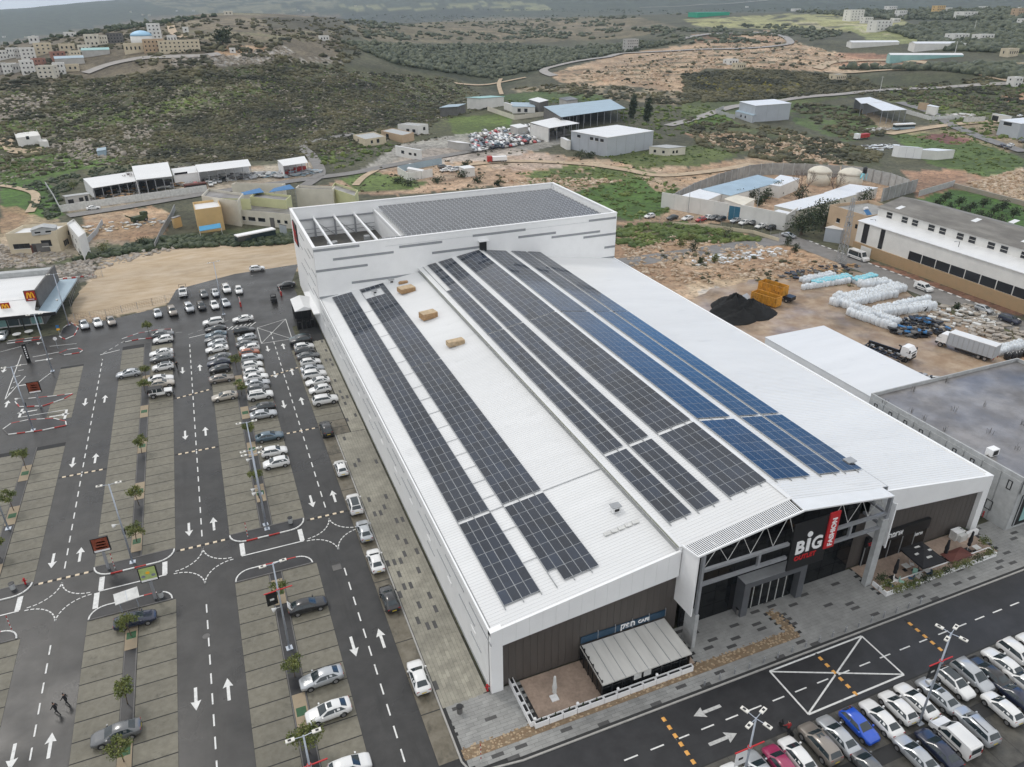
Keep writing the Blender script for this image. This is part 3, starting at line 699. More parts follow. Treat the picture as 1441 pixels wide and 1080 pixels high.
for x0,x1 in ((-20.9,-13.2),(-4.1,3.9),(-38,-29.5)):
    line([(x0,83.9),(x1,83.9)],.18)
    for xx,y0,y1 in ((x0+.2,84.02,86.6),(x1-.2,84.02,86.6)): mark('stop_line',[(xx-.3,y0),(xx+.3,y0),(xx+.3,y1),(xx-.3,y1)])
    for xx,y0,y1 in ((x0-.2,80.8,83.7),): mark('stop_line',[(xx-.3,y0),(xx+.3,y0),(xx+.3,y1),(xx-.3,y1)]) if x0<-5 and x0>-25 else None
# far end of the lanes
line([(-25.9,160.5),(-22.3,161.6)],.2);line([(-8.75,162.5),(-5.4,163.4)],.2)
dash_line(-25.4,161,-20,168.5,.13,1.0,.8);dash_line(-20,168.6,-10,166.5,.12,1.2,1.0,m='paint_worn');dash_line(-8.9,164.5,3,171.5,.12,1.2,1.0,m='paint_worn')
bx=[G(362,462),G(402,449.5),G(411,477.5),G(368,484)]
line(bx+[bx[0]],.14);line([bx[0],bx[2]],.12,z=ZP+.003);line([bx[1],bx[3]],.12,z=ZP+.006)
for k in range(7): line([G(321+k*6.5,461-k*1.2),G(313+k*6.5,467-k*1.2)],.25)
# entrance island markings on the left
for P in ([G(7,563),G(30,500)],[G(7,563),G(36,530)]): line(P,.14)
for k in range(6):
    a=G(12+k*3.4,556-k*8.4);b=G(15+k*4.6,553-k*8.0);line([a,b],.16)
line([G(27,588),G(94,577)],.16);line([G(27,588),G(32,576)],.4,name='stop_line');line([G(94,577),G(91,590)],.4,name='stop_line')
line([G(46,503),G(78,497),G(83,496)],.18);line([G(30,488),G(0,496)],.12);line([G(52,540),G(72,525)],.14);line([G(70,488),G(108,484)],.12)
arrow(*G(6,521),up=False,L=2.8);arrow(*G(10,569),up=True,L=2.8)
for q,r_ in ((G(62,507),1),(G(38,580),-1),(G(84,585),1)): arrow(q[0],q[1],horiz=r_,L=3.2)
arrow(*G(36,542),horiz=1,L=2.6)
# front road
line([(47.0,42.2),(59.9,42.2),(59.9,36.3),(47.0,36.3),(47.0,42.2)],.2,parent=froad);line([(47.1,42.1),(59.8,36.4)],.18,parent=froad,z=ZP+.003);line([(59.8,42.1),(47.1,36.4)],.18,parent=froad,z=ZP+.006)
dash_line(27.2,39.0,83,39.0,.15,1.5,1.42,parent=froad)
dash_line(83.5,39.1,88,37.5,.13,0.8,.6,parent=froad)
arrow(37.8,40.6,horiz=-1,L=3.3,w=.36,h=1.25,parent=froad,m='paint_worn');arrow(37.3,37.3,horiz=1,L=3.3,w=.36,h=1.25,parent=froad,m='paint_worn')
# round manhole covers
def manhole(x,y,r=.42,sq=False):
    b=MB()
    if sq: b.box(x-r,x+r,y-r,y+r,.02,.062)
    else: b.lathe([(r,.02),(r,.062),(r*.8,.066)],(x,y),16)
    o=b.build('manhole_cover',M['concrete_dark']);prop(o,'dark %s manhole cover set in the car park asphalt %s' % ('square' if sq else 'round','beside the lane dashes' if not sq else 'right of the near bays'),'manhole cover');return o
manhole(*G(290.5,896));manhole(*G(474,799),.55,True)

# speed bumps: alternating yellow and black rubber segments
def bump(x0,y0,x1,y1,label,light='paint_cream'):
    L=math.hypot(x1-x0,y1-y0);n=int(L/.5);t=thing('speed_bump',label,'speed bump',((x0+x1)/2,(y0+y1)/2,0.03),'speed bumps across the lanes')
    ux,uy=(x1-x0)/L,(y1-y0)/L;protos={}
    for i in range(n):
        c=(x0+ux*(i+.5)*L/n,y0+uy*(i+.5)*L/n);mk=light if i % 2 else 'black_rubber'
        if mk in protos: link_copy(protos[mk],t,(c[0],c[1],0.03),0)
        else:
            b=MB();h=L/n/2-.005;vx,vy=-uy,ux
            P=[]
            for s in (-1,1):
                for q,z in ((-.2,0),(-.1,.05),(.1,.05),(.2,0)): P.append((ux*h*s+vx*q,uy*h*s+vy*q,z))
            b.add(P,[(0,1,5,4),(1,2,6,5),(2,3,7,6),(0,3,2,1),(4,5,6,7),(0,4,7,3)])
            o=b.build('bump_segment',M[mk],t,local=True);o.location=(c[0]-BASE[t].x,c[1]-BASE[t].y,0);protos[mk]=o
bump(-12.0,88.3,-5.4,88.3,'speed bump across the second lane at the crossing')
bump(-28.5,88.3,-21.9,88.3,'speed bump across the leftmost lane at the crossing')
bump(4.9,88.3,10.6,88.3,'speed bump across the lane beside the building, at the crossing')
bump(-12.0,113.6,-5.4,113.6,'speed bump halfway up the second lane, below the parked jeep')
bump(-28.5,113.6,-21.9,113.6,'speed bump halfway up the leftmost lane')
bump(4.9,113.4,10.6,113.4,'speed bump halfway up the lane beside the building')
bump(4.9,136.5,10.8,138.5,'speed bump far up the lane beside the building, near the crossed box')
bump(-12.0,134,-5.4,135.5,'speed bump far up the second lane, between the parked rows')
bump(33.2,42.2,33.2,35.6,'yellow and black speed bump by the left end of the front road arrows','paint_yellow')
bump(53.3,42.2,53.3,36.2,'yellow and black speed bump through the crossed white box','paint_yellow')
bump(66.5,42.2,66.5,36.6,'yellow and black speed bump right of the crossed white box','paint_yellow')

# kerbed islands with red and white kerb stones
def island(P,label_m='asphalt_dark',pat=('paint_white','paint_red'),seg=1.45):
    b=MB();b.prism(P,0,.13);o=b.build('kerb_island',M[label_m],kind='structure')
    n=len(P);k=0
    for i in range(n):
        a=Vector(P[i]);c=Vector(P[(i+1) % n]);L=(c-a).length;m_=max(1,round(L/seg));u=(c-a)/L;nx=Vector((u.y,-u.x))
        for j in range(m_):
            p0=a+u*(L*j/m_+.01);p1=a+u*(L*(j+1)/m_-.01);s=MB()
            s.prism([tuple(p0-nx*.02),tuple(p1-nx*.02),tuple(p1+nx*.15),tuple(p0+nx*.15)],0.0,.155)
            s.build('kerb_stone',M['concrete_dark' if i==n-1 else pat[0] if L<.9 else pat[k % len(pat)]],o);k+=1
    return o
def blade(x0,x1,y0,y1,flat_top=True):
    """island with rounded ends; the flat side faces the bays"""
    r=(y1-y0);P=[]
    if flat_top:
        for t in range(0,91,18): P.append((x0+r*(1-math.sin(R(90-t)))*1.0,y1-r*math.cos(R(90-t))) if False else (x0+r-r*math.cos(R(t)),y1-r*math.sin(R(t))))
        for t in range(90,-1,-18): P.append((x1-r+r*math.cos(R(t)),y1-r*math.sin(R(t))))
    else:
        for t in range(0,91,18): P.append((x0+r-r*math.cos(R(t)),y0+r*math.sin(R(t))))
        for t in range(90,-1,-18): P.append((x1-r+r*math.cos(R(t)),y0+r*math.sin(R(t))))
        P=P[::-1]
    return P
for x0,x1 in ((-5.2,4.5),(-21.7,-12.3),(-38,-28.8)):
    island(blade(x0,x1,86.9,88.85));island(blade(x0+.1,x1-.3,79.0,80.8,False))
isl=[G(172,478),G(195,470),G(222,465),G(241,464),G(242,470),G(225,475),G(195,478),G(176,482)]
island(isl[::-1])
island([G(5,605),G(16,597),G(40,592),G(75,590),G(92,594),G(93,599),G(60,606),G(12,612)][::-1])
island([G(22,566),G(28,573),G(60,572),G(90,562),G(102,555),G(80,558),G(40,562)])
island([G(84,498),G(95,493),G(110,491),G(116,494),G(112,497),G(90,500)][::-1])
for p_ in ((G(10,484),G(56,478)),):
    a,c=Vector(p_[0]),Vector(p_[1]);d_=(c-a).normalized();nx=Vector((-d_.y,d_.x))
    island([tuple(a),tuple(c),tuple(c+nx*1.2),tuple(a+nx*1.2)])
island([G(84,474),G(92,478),G(104,473),G(110,462),G(100,455),G(90,462)])
# stone planter pads in the medians
PADS=[(-.41,y) for y in (30.5,44.5,56.5,75.2,97.5,110.5,123.5,137)]+[(-16.9,y) for y in (30,40.5,49.0,58.5,74.5,92.5,105,118.6,131,144)]+[(-33.4,y) for y in (57,92,105.5,117)]
pad_o=None
for i,(x,y) in enumerate(PADS):
    if pad_o is None:
        b=MB();b.box(-.66,.66,-2.3,2.3,0,.115);pad_o=b.build('planter_pad',M['timber_pale'],kind='structure');pad_o.location=(x,y,0)
        defm('padstone',(0.36,0.295,0.205),.85,.25,1.5,.3,20,col2=(0.28,0.22,0.15));pad_o.data.materials[0]=M['padstone']
        g=MB();g.box(-.5,.5,-.62,.5,.1,.122);gr=g.build('tree_grate',M['green_grate'],pad_o,local=True)
        KIDS[pad_o]=[gr]
    else:
        o=dup(pad_o);o.location=(x,y,0)
# pavement round the building
pv_=MB();pv_.prism([(12.87,44.8),(12.87,109.58),(15.42,109.6),(15.42,147.6),(12.87,148.5),(14.3,163),(14.3,172),(17.99,172),(17.99,51.6),(18.0,51.3),(104,51.3),(104,42.8),(18.3,42.8),(13.4,43.4)],0,.112)
walk=pv_.build('pavement',M['joint'],kind='structure')
kp=MB()
for a,b in zip([(12.85,60),(12.85,44.8),(13.4,43.3),(18.3,42.7)],[(12.85,44.8),(13.4,43.3),(18.3,42.7),(104,42.7)]): kp.bar((*a,.07),(*b,.07),.18,.14)
kp.bar((12.85,60,.07),(12.85,109.6,.07),.18,.14)
kp.build('kerb',M['kerb'],kind='structure')
def pave(x0,x1,y0,y1,along,skip=lambda x,y: False,dark=0.055,lm='paver',seed=1,near=0):
    """running bond of long pavers, dark ones scattered; near ones as pieces, the rest joined"""
    r=random.Random(seed);rest=MB();proto={}
    lw,sw=1.22,0.41;n=0;darkn=0
    A0,A1,B0,B1=(x0,x1,y0,y1) if along == 'x' else (y0,y1,x0,x1)
    row=0;b=B0
    while b<B1-.2:
        a=A0 - (row*.53 % 1)*lw;lastd=-99
        while a<A1:
            s,e_=max(a,A0),min(a+lw,A1)
            if e_-s>.25:
                ca,cb=(s+e_)/2,b+sw/2;c=(ca,cb) if along == 'x' else (cb,ca)
                if not skip(*c):
                    isd=e_-s>1.2 and row % 2==0 and r.random()<dark*2.2 and a-lastd>2.2;lastd=a if isd else lastd
                    hx,hy=((e_-s)/2-.008,sw/2-.008) if along == 'x' else (sw/2-.008,(e_-s)/2-.008)
                    d_=math.hypot(c[0],c[1])
                    if e_-s>1.2 and (isd or (d_<near and n<150)):
                        k = 'paver_dark' if isd else lm
                        if k in proto: link_copy(proto[k],walk,(c[0],c[1],0))
                        else:
                            m_=MB();m_.box(-hx,hx,-hy,hy,.10,.132+(.003 if isd else 0));o=m_.build('paver',M[k],walk,local=True);o.location=(c[0],c[1],0);proto[k]=o
                        n+=0 if isd else 1
                    else: rest.box(c[0]-hx,c[0]+hx,c[1]-hy,c[1]+hy,.10,.130+r.uniform(-.003,.003))
            a+=lw
        b+=sw;row+=1
    o=rest.build('paver',M[lm],walk,kind='stuff')
cob=lambda x,y: (44.75<y<45.95 and 13<x<53.6) or (52.2<x<53.6 and 45<y<49.2) or y<43.2+max(0,18.3-x)*.12 or (21.3<x<40.4 and y>46.0) or (67<x<87.5 and y>46.3)
pave(13.3,104,43.1,51.2,'x',cob,.085,'paver',1,57)
pave(13.0,17.95,51.2,109.5,'y',lambda x,y: False,.06,'paver_warm',2,62)
pave(15.5,17.95,109.6,150,'y',lambda x,y: False,.05,'paver_warm',3)
cb=MB();r=random.Random(5);cb.box(13.2,53.5,44.75,46.0,.1,.121);cb.box(52.25,53.55,46.003,49.2,.1,.121)
for (x0,x1,y0,y1) in ((13.2,53.5,44.8,45.9),(52.3,53.5,45.95,49.2)):
    x=x0
    while x<x1:
        y=y0
        while y<y1:
            a,b_=r.uniform(.08,.20),r.uniform(.08,.18);cx_,cy_=x+.16+r.uniform(-.14,.14),y+.14+r.uniform(-.12,.12)
            t0=r.uniform(0,3);P=[(cx_+a*math.cos(t0+q*1.2566),cy_+b_*math.sin(t0+q*1.2566)) for q in range(5)];cb.prism(P,.10,.124+r.uniform(0,.03),r.randrange(2))
            y+=.27
        x+=.29
defm('cobble_pale',(0.47,0.37,0.25),0.8,0.2,3.0,col2=(0.33,0.23,0.14));cbm=cb.build('cobblestone',[M['cobble'],M['cobble_pale']],walk,kind='stuff')
tb=MB();tb.box(21.6,40.2,46.2,51.35,.08,.14,0);tb.box(67.2,87.3,46.4,51.35,.08,.14,0)
tr=tb.build('terrace_paving',M['terrace'],kind='structure')
# ================================================================== the big building
def PY(px,py,y): d=ray(px,py);t=y/d[1];return d[0]*t,HC+d[2]*t          # -> x, z on a plane y = const
def PX(px,py,x): d=ray(px,py);t=x/d[0];return d[1]*t,HC+d[2]*t          # -> y, z on a plane x = const
X0,X1,Y0,Y1,Y2=18.28,88.92,50.93,151.67,186.9
zL=lambda x: 8.5+0.149*(x-X0)
zC=lambda x: 12.55+0.1655*(x-40.3) if x<54.2 else 14.85-0.1655*(x-54.2)
zR=lambda x: 8.55+0.149*(X1-x)
HT_=19.75
hall=thing('shopping_hall','long white outlet store with low pitched metal roofs and a raised middle roof','building',(X0,Y0,0))
def sheet(name,xa,xb,ya,yb,zf,m,pitch=.46,rib=.045,th=.12,parent=hall):
    """profiled roof sheet, ribs running across the slope direction"""
    n=int((yb-ya)/pitch);V=[];F=[];k=0
    for i in range(n):
        y=ya+i*(yb-ya)/n;p=(yb-ya)/n
        for q,z in ((0,0),(p*.55,0),(p*.68,rib),(p*.87,rib)):
            V+=[(xa,y+q,zf(xa)+z),(xb,y+q,zf(xb)+z)]
    V+=[(xa,yb,zf(xa)),(xb,yb,zf(xb))]
    for i in range(len(V)//2-1): F.append((2*i,2*i+1,2*i+3,2*i+2))
    o=MB();o.add(V,F)
    o.add([(xa,ya,zf(xa)-th),(xb,ya,zf(xb)-th),(xb,yb,zf(xb)-th),(xa,yb,zf(xa)-th)],[(3,2,1,0)])
    return o.build(name,m,parent)
sheet('roof_sheet',X0+.35,40.3,Y0+.3,Y1-.003,zL,M['roof_white'])
sheet('roof_sheet',40.12,54.2,Y0+.1,Y1-.003,zC,M['roof_white'])
sheet('roof_sheet',54.2,69.4,Y0+.1,Y1-.003,zC,M['roof_white'])
sheet('roof_sheet',69.1,X1-.35,Y0+.3,Y1-.003,zR,M['roof_white'])
b=MB();b.bar((54.2,Y0,14.93),(54.2,Y1,14.93),.55,.07);b.build('ridge_cap',M['roof_white2'],hall)
# gutters and eaves flashing
b=MB();b.box(X0+.2,X0+.34,Y0+.3,Y1-.01,8.3,8.49);b.build('gutter',M['gutter'],hall)
b=MB();b.box(X1-.75,X1-.36,Y0+.35,Y1-.01,8.45,8.56);b.build('gutter',M['gutter'],hall)
b=MB();b.box(69.41,69.62,Y0+.1,Y1-.01,11.4,12.24);b.build('gutter',M['gutter'],hall)
b=MB();b.box(X1-.35,X1,Y0+.003,Y1-.01,6.6,8.75);b.build('parapet',M['clad_white'],hall)
b=MB();b.box(X0,X0+.2,Y0+.003,Y1-.01,8.2,8.62);b.build('parapet',M['clad_white'],hall)
# clerestory strip under the raised roof: panes between posts
b=MB();b.box(40.29,40.36,Y0,Y1,11.6,12.5);b.build('wall',M['clad_light'],hall)
pane=None;yy=Y0+.6
while yy<Y1-1.2:
    if pane is None:
        q=MB();q.box(-.03,.02,-.58,.58,-.24,.24);pane=q.build('clerestory_pane',M['clerestory'],hall,local=True);pane.location=(40.27-X0,yy+.6-Y0,12.18)
    else: link_copy(pane,hall,(40.27,yy+.6,12.18))
    yy+=1.24
b=MB();b.bar((40.2,Y0+.05,12.52),(40.2,Y1,12.52),.4,.1);b.build('eave_trim',M['roof_white2'],hall)
b=MB();b.bar((40.05,Y0+.4,11.80),(40.05,Y1,11.80),.35,.05);b.build('gutter',M['gutter'],hall)
# walls
b=MB();b.box(X0,X0+.25,Y0+.5,Y1-.01,0,8.2);b.build('wall',M['clad_light'],hall)
b=MB();b.box(X1-.25,X1-.003,Y0+.5,Y1-.01,0,6.6);b.build('wall',M['clad_light'],hall)
b=MB();b.box(X0+.25,41.0,51.62,51.8,0,8.5);b.box(66.3,X1-.25,51.62,51.8,0,8.5);b.build('wall',M['clad_brown'],hall)
r=random.Random(3);protoS={}
def slot(k,y,z,mk,hy,hz):
    if k in protoS: return link_copy(protoS[k],hall,(X0,y,z))
    q=MB();q.box(-.05,.02,-hy,hy,-hz,hz);o=q.build('wall_strip' if mk != 'white' else 'wall_light',M[mk],hall,local=True);o.location=(0,y-Y0,z);protoS[k]=o
y=54.0
i=0
while y<149:
    slot('a',y,7.25,'clad_grey',3.3,.09)
    slot('b',y+4.3,5.3,'clad_grey',2.6,.09)
    if i % 2==0: slot('c',y+1.5,3.2,'clad_grey',1.6,.07)
    slot('w',y+2.2,4.15,'white',.75,.22)
    y+=8.3;i+=1
b=MB();b.box(X0-.06,X0-.001,Y0+.6,163,.1,.5);b.build('wall_base',M['concrete_pale'],hall)
# front fascia: white panels one by one, then the brown boards below
def slab_y(name,P,y0,y1,m,parent=hall):   # P: (x,z) polygon
    q=MB();q.ext([(x,y0,z) for x,z in P][::-1],(0,y1-y0,0));return q.build(name,M[m],parent)
slab_y('front_column',[(X0,0),(X0+1.3,0),(X0+1.3,6.5),(X0+1.3,zL(X0+1.3)+.18),(X0,zL(X0)+.18)],Y0,51.6,'clad_white')
bl=lambda x: 6.53+(x-19.58)*.094
n=14;xs=[19.58+(40.28-19.58)*k/n for k in range(n+1)]
for a,c in zip(xs,xs[1:]): slab_y('fascia_panel',[(a+.008,bl(a)),(c-.008,bl(c)),(c-.008,zL(c)+.18),(a+.008,zL(a)+.18)],Y0,Y0+.28,'clad_white')
br=lambda x: 6.56+(87.75-x)*.094
slab_y('front_column',[(87.75,0),(X1,0),(X1,zR(X1)+.2),(87.75,zR(87.75)+.2),(87.75,6.56)],Y0,51.6,'clad_white')
xs=[68.3+(87.74-68.3)*k/4 for k in range(5)]
for a,c in zip(xs,xs[1:]): slab_y('fascia_panel',[(a+.004,br(a)),(c-.004,br(c)),(c-.004,zR(c)+.2),(a+.004,zR(a)+.2)],Y0,Y0+.28,'clad_white')
def boards(xa,xb,topf,y,parent=hall):
    n=int((xb-xa)/.82)
    for k in range(n):
        a=xa+(xb-xa)*k/n;c=xa+(xb-xa)*(k+1)/n
        slab_y('cladding_board',[(a+.012,.13),(c-.012,.13),(c-.012,topf(c)),(a+.012,topf(a))],y,y+.06,'clad_brown',parent)
boards(19.6,41.0,lambda x: bl(x)+.3 if x<40.3 else 8.6,51.5)
boards(66.35,87.73,lambda x: br(x)+.3 if x>68 else 8.7,51.5)

# ---- entrance with the gabled canopy
zF=lambda x: 13.28+(x-40.3)*.150 if x<53.6 else 15.28-(x-53.6)*.142
b=MB();b.box(41.4,66.3,51.32,51.5,0,12.2);b.build('wall',M['black'],hall)
gb=MB();gb.ext([(40.4,51.3,12.2),(68.2,51.3,12.2),(68.2,51.3,12.3),(54.2,51.3,14.6),(40.4,51.3,12.35)],(0,.15,0));gb.build('gable_wall',M['black'],hall)
pr=None
for ix in range(11):
    for iz in range(6):
        x=41.5+ix*(66.2-41.5)/11;z=.15+iz*2.0
        if 49.3<x+1.1<58.2 and iz<2: continue
        w_=(66.2-41.5)/11
        if pr is None:
            q=MB();q.box(-w_/2+.03,w_/2-.03,-.03,.03,-.97,.97);pr=q.build('glass_pane',M['glass_dark'],hall,local=True);pr.location=(x+w_/2-X0,51.28-Y0,z+1)
        else: link_copy(pr,hall,(x+w_/2,51.28,z+1))
# canopy deck: slats on the left half, solid sheets on the right half
yb_,yf_=Y0+.1,48.2
b=MB()
for p_,q_ in (((40.3,zC(40.3)+.02),(54.2,zC(54.2)+.02)),):
    b.add([(40.3,yb_,zC(40.3)+.1),(54.2,yb_,zC(54.2)+.1),(53.6,yf_,zF(53.6)),(40.3,yf_,zF(40.3))],[(0,1,2,3)])
n=58;sl_=None
for k in range(n):
    t=(k+.5)/n;xb=40.5+(54.0-40.5)*t;xf=40.5+(53.4-40.5)*t
    q=MB();q.bar((xb,yb_,zC(xb)+.05),(xf,yf_,zF(xf)),.11,.05);q.build('canopy_slat',M['clad_white'],hall)
q=MB();q.add([(54.2,yb_,zC(54.2)+.1),(68.3,yb_,zC(68.3)+.1),(67.3,yf_,zF(67.3)+.05),(53.6,yf_,zF(53.6)+.05)],[(3,2,1,0)])
q.add([(54.2,yb_,zC(54.2)-.05),(68.3,yb_,zC(68.3)-.05),(67.3,yf_,zF(67.3)-.12),(53.6,yf_,zF(53.6)-.12)],[(0,1,2,3)])
q.add([(53.6,yf_,zF(53.6)+.05),(67.3,yf_,zF(67.3)+.05),(67.3,yf_,zF(67.3)-.12),(53.6,yf_,zF(53.6)-.12)],[(0,3,2,1)]);q.build('canopy_sheet',M['roof_white2'],hall)
q=MB();q.bar((40.25,yf_,zF(40.3)),(53.6,yf_,zF(53.6)),.16,.22);q.bar((40.3,yb_,zC(40.3)+.1),(40.3,yf_,zF(40.3)),.16,.22);q.build('canopy_edge',M['clad_white'],hall)
q=MB();q.bar((40.4,Y0-.05,zC(40.4)+.12),(54.2,Y0-.05,zC(54.2)+.12),.3,.1);q.bar((54.2,Y0-.05,zC(54.2)+.12),(68.3,Y0-.05,zC(68.3)+.12),.3,.1);q.build('roof_edge',M['roof_white'],hall)
q=MB();q.ext([(40.42,51.45,12.35),(40.42,48.25,zF(40.3)-.1),(40.42,48.25,4.9),(40.42,51.45,4.7)],(.16,0,0));q.build('side_fin',M['white'],hall)
# perforated fin on the right side
q=MB();y=48.4
for k in range(26): q.box(68.05,68.15,48.3+k*.12,48.36+k*.12,5.6+(.0),11.9)
q.box(68.0,68.2,48.2,48.3,5.5,12.0);q.box(68.0,68.2,51.4,51.49,5.5,12.0);q.build('side_fin',M['clad_white'],hall,label='perforated white fin beside the right canopy column')
for xa,xb,yz in ((41.0,41.45,49.95),(66.3,67.3,48.75)):
    BW(hall,'canopy_column','concrete_pale',xa,xb,48.1,yz,0.1,4.9 if xa<50 else 10.2)
    for k in range(1,7):
        if k*.85<(4.8 if xa<50 else 5.5): q2=MB();q2.box(xa-.012,xb+.012,48.088,yz+.012,k*.85-.015,k*.85+.015);q2.build('joint_band',M['gutter'],hall)
q=MB();q.bar((41.2,48.4,4.9),(41.2,48.4,13.1),.3,.4);q.bar((67.0,48.4,10.2),(67.0,48.4,13.2),.35,.4);q.build('canopy_post',M['steel_grey'],hall)
zb1=PY(1051,777,48.4)[1];zb2=PY(1040,799,48.4)[1]
q=MB()
for zz in (10.95,9.05):
    for xa,xb in ((41.3,52.6),(58.2,66.9)): q.bar((xa,48.4,zz),(xb,48.4,zz),.35,.34)
for xx in (48.7,61.6): q.bar((xx,48.4,9.2),(xx,48.4,10.8),.3,.3)
q.bar((66.9,48.5,10.95),(66.9,51.3,10.95),.3,.3);q.bar((66.9,48.5,9.05),(66.9,51.3,9.05),.3,.3)
q.build('canopy_beam',M['steel_grey'],hall)
q=MB()
for xa,xb in ((41.6,44.6),(44.6,47.6),(47.6,50.6),(50.6,53.6),(58.2,61.2),(61.2,64.2),(64.2,66.8)):
    xm=(xa+xb)/2;zt=zF(xm)-.15
    q.tube((xa,48.6,11.1),(xm,48.6,zt),.035,n=6);q.tube((xm,48.6,zt),(xb,48.6,11.1),.035,n=6);q.tube((xm,48.6,zt),(xm,50.9,zC(xm)-.2),.05,n=6)
q.build('truss',M['white_dirty'],hall)
# entrance portal
px0,px1,pyf=48.9,57.9,49.8
q=MB();q.box(px0,px0+.9,pyf,51.25,.1,4.4);q.box(px1-.9,px1,pyf,51.25,.1,4.4);q.box(px0,px1,pyf,51.25,4.403,5.2);q.build('entrance_portal',M['portal'],hall)
q=MB();q.box(px0-.04,px0+.9,pyf-.03,51.2,5.203,5.24);q.box(px0-.04,px1+.04,pyf-.03,51.2,5.205,5.245);q.build('portal_cap',M['gutter'],hall)
for k in range(6):
    x=px0+.95+k*(px1-px0-1.9)/6;w_=(px1-px0-1.9)/6
    BW(hall,'door_leaf','glass_dark',x+.06,x+w_-.06,50.62,50.66,.15,3.7)
    BW(hall,'door_frame','white_dirty',x,x+.06,50.58,50.68,.13,3.8)
BW(hall,'door_head','white_dirty',px0+.9,px1-.9,50.58,50.68,3.703,3.9)

# ---- lettering
def letters(txt,size,m,at,parent,name='letters',depth=.06,plane='front',bold=.012,width=None,label=None):
    cu=bpy.data.curves.new(name,'FONT');cu.body=txt;cu.size=size;cu.extrude=depth;cu.offset=bold;cu.align_x = 'LEFT';cu.resolution_u=3
    tmp=bpy.data.objects.new('tmp',cu);COL.objects.link(tmp);dg=bpy.context.evaluated_depsgraph_get();dg.update()
    me=bpy.data.meshes.new_from_object(tmp.evaluated_get(dg));bpy.data.objects.remove(tmp);bpy.data.curves.remove(cu)
    co=np.zeros(len(me.vertices)*3);me.vertices.foreach_get('co',co);co=co.reshape(-1,3)
    if len(co)==0: return None
    if width: co[:,0]*=width/max(co[:,0].max(),.01)
    if plane == 'front': co=np.stack([co[:,0],-co[:,2],co[:,1]],1)
    elif plane == 'up': co=np.stack([-co[:,1],-co[:,2],co[:,0]],1)       # reads upwards on a front wall
    elif plane == 'west': co=np.stack([-co[:,2],-co[:,0],co[:,1]],1)
    co+=np.array(at) - np.array(BASE.get(parent,Vector((0,0,0))))
    me.vertices.foreach_set('co',co.ravel());me.materials.clear();me.materials.append(M[m]);me.update()
    o=bpy.data.objects.new(name,me);COL.objects.link(o);KIDS[o]=[];attach(o,parent)
    return o
sg=thing('store_sign','black sign board with large white and red lettering over the store entrance','sign',(55.4,48.3,7.5))
BW(sg,'sign_board','black',52.8,58.0,48.12,48.3,7.1,13.6)
letters('B',2.45,'white',(53.45,48.12,9.35),sg,bold=.07,width=1.32)
letters('G',2.45,'white',(55.72,48.12,9.35),sg,bold=.07,width=1.5)
BW(sg,'letters','white',54.98,55.42,48.03,48.12,9.35,11.12)
q=MB()
q.ext([(55.2+.36*math.cos(2*math.pi*k/16),48.03,11.72+.36*math.sin(2*math.pi*k/16)) for k in range(16)][::-1],(0,.09,0));q.build('letter_dot',M['white'],sg)
letters('OUTLET',.86,'red',(53.55,48.12,8.35),sg,bold=.03,width=3.1)
BW(sg,'banner_board','red',57.55,59.0,47.95,48.11,8.9,13.9)
letters('FASHION',.95,'white',(58.62,47.95,9.2),sg,plane='up',bold=.02,width=None)

# ---- tower block at the back
tw=thing('tower_block','tall white rear block with grey dashes on ribbed walls and a sunken roof well','building',(X0,Y1,0))
def courses(pts,axis,at,z0,z1,m,step=.56,parent=tw,out=-1):
    """lapped horizontal cladding between a and b, on plane axis = at"""
    a,c=pts;V=[];F=[];z=z0;k=0
    while z<z1-.01:
        zt=min(z+step,z1)
        for zz,o_ in ((z,.045),(zt-.02,.0),(zt,.0)):
            for u in (a,c):
                p=(u,at+out*o_,zz) if axis == 'y' else (at+out*o_,u,zz);V.append(p)
        z=zt
    n=len(V)//2
    for i in range(n-1): F.append((2*i,2*i+1,2*i+3,2*i+2) if (axis == 'y')==(out<0) else (2*i,2*i+2,2*i+3,2*i+1))
    q=MB();q.add(V,F);return q.build('wall_cladding',M[m],parent)
q=MB();t_=.45
q.box(X0,X1,Y1,Y1+t_,0,HT_-.25);q.box(X0,X0+t_,Y1+t_,Y2-t_,0,HT_-.25);q.box(X1-t_,X1,Y1+t_,Y2-t_,0,HT_-.25);q.box(X0,X1,Y2-t_,Y2,0,HT_-.25);q.build('wall',M['clad_white'],tw)
courses((X0,X1),'y',Y1-.01,8.0,HT_-.2,'clad_white')
courses((Y1,Y2),'x',X0-.01,.1,HT_-.2,'clad_white')
q=MB();q.box(X0-.08,X1+.08,Y1-.08,Y1+.55,HT_-.25,HT_+.02);q.box(X0-.08,X0+.55,Y1+.553,Y2-.553,HT_-.25,HT_+.02);q.box(X1-.55,X1+.08,Y1+.553,Y2-.553,HT_-.25,HT_+.02);q.box(X0-.08,X1+.08,Y2-.55,Y2+.08,HT_-.25,HT_+.02);q.build('parapet',M['white'],tw)
z4=lambda x,y: (390+x/4.91,230+y/4.91)
z5=lambda x,y: (660+x/4.91,230+y/4.91)
ST=[(z4(245,605),z4(568,572)),(z4(385,662),z4(805,617)),(z4(262,745),z4(626,706)),(z4(515,820),z4(985,768)),(z4(843,577),z4(1140,545)),(z4(1070,620),z5(90,577)),
      (z5(25,500),z5(390,460)),(z5(340,513),z5(600,478)),(z5(570,515),z5(905,467)),(z5(828,398),z5(1015,375)),(z5(790,515),z5(1015,483)),(z5(935,583),z5(1008,573)),(z5(870,662),z5(1003,650)),(z4(295,940),z4(520,905))]
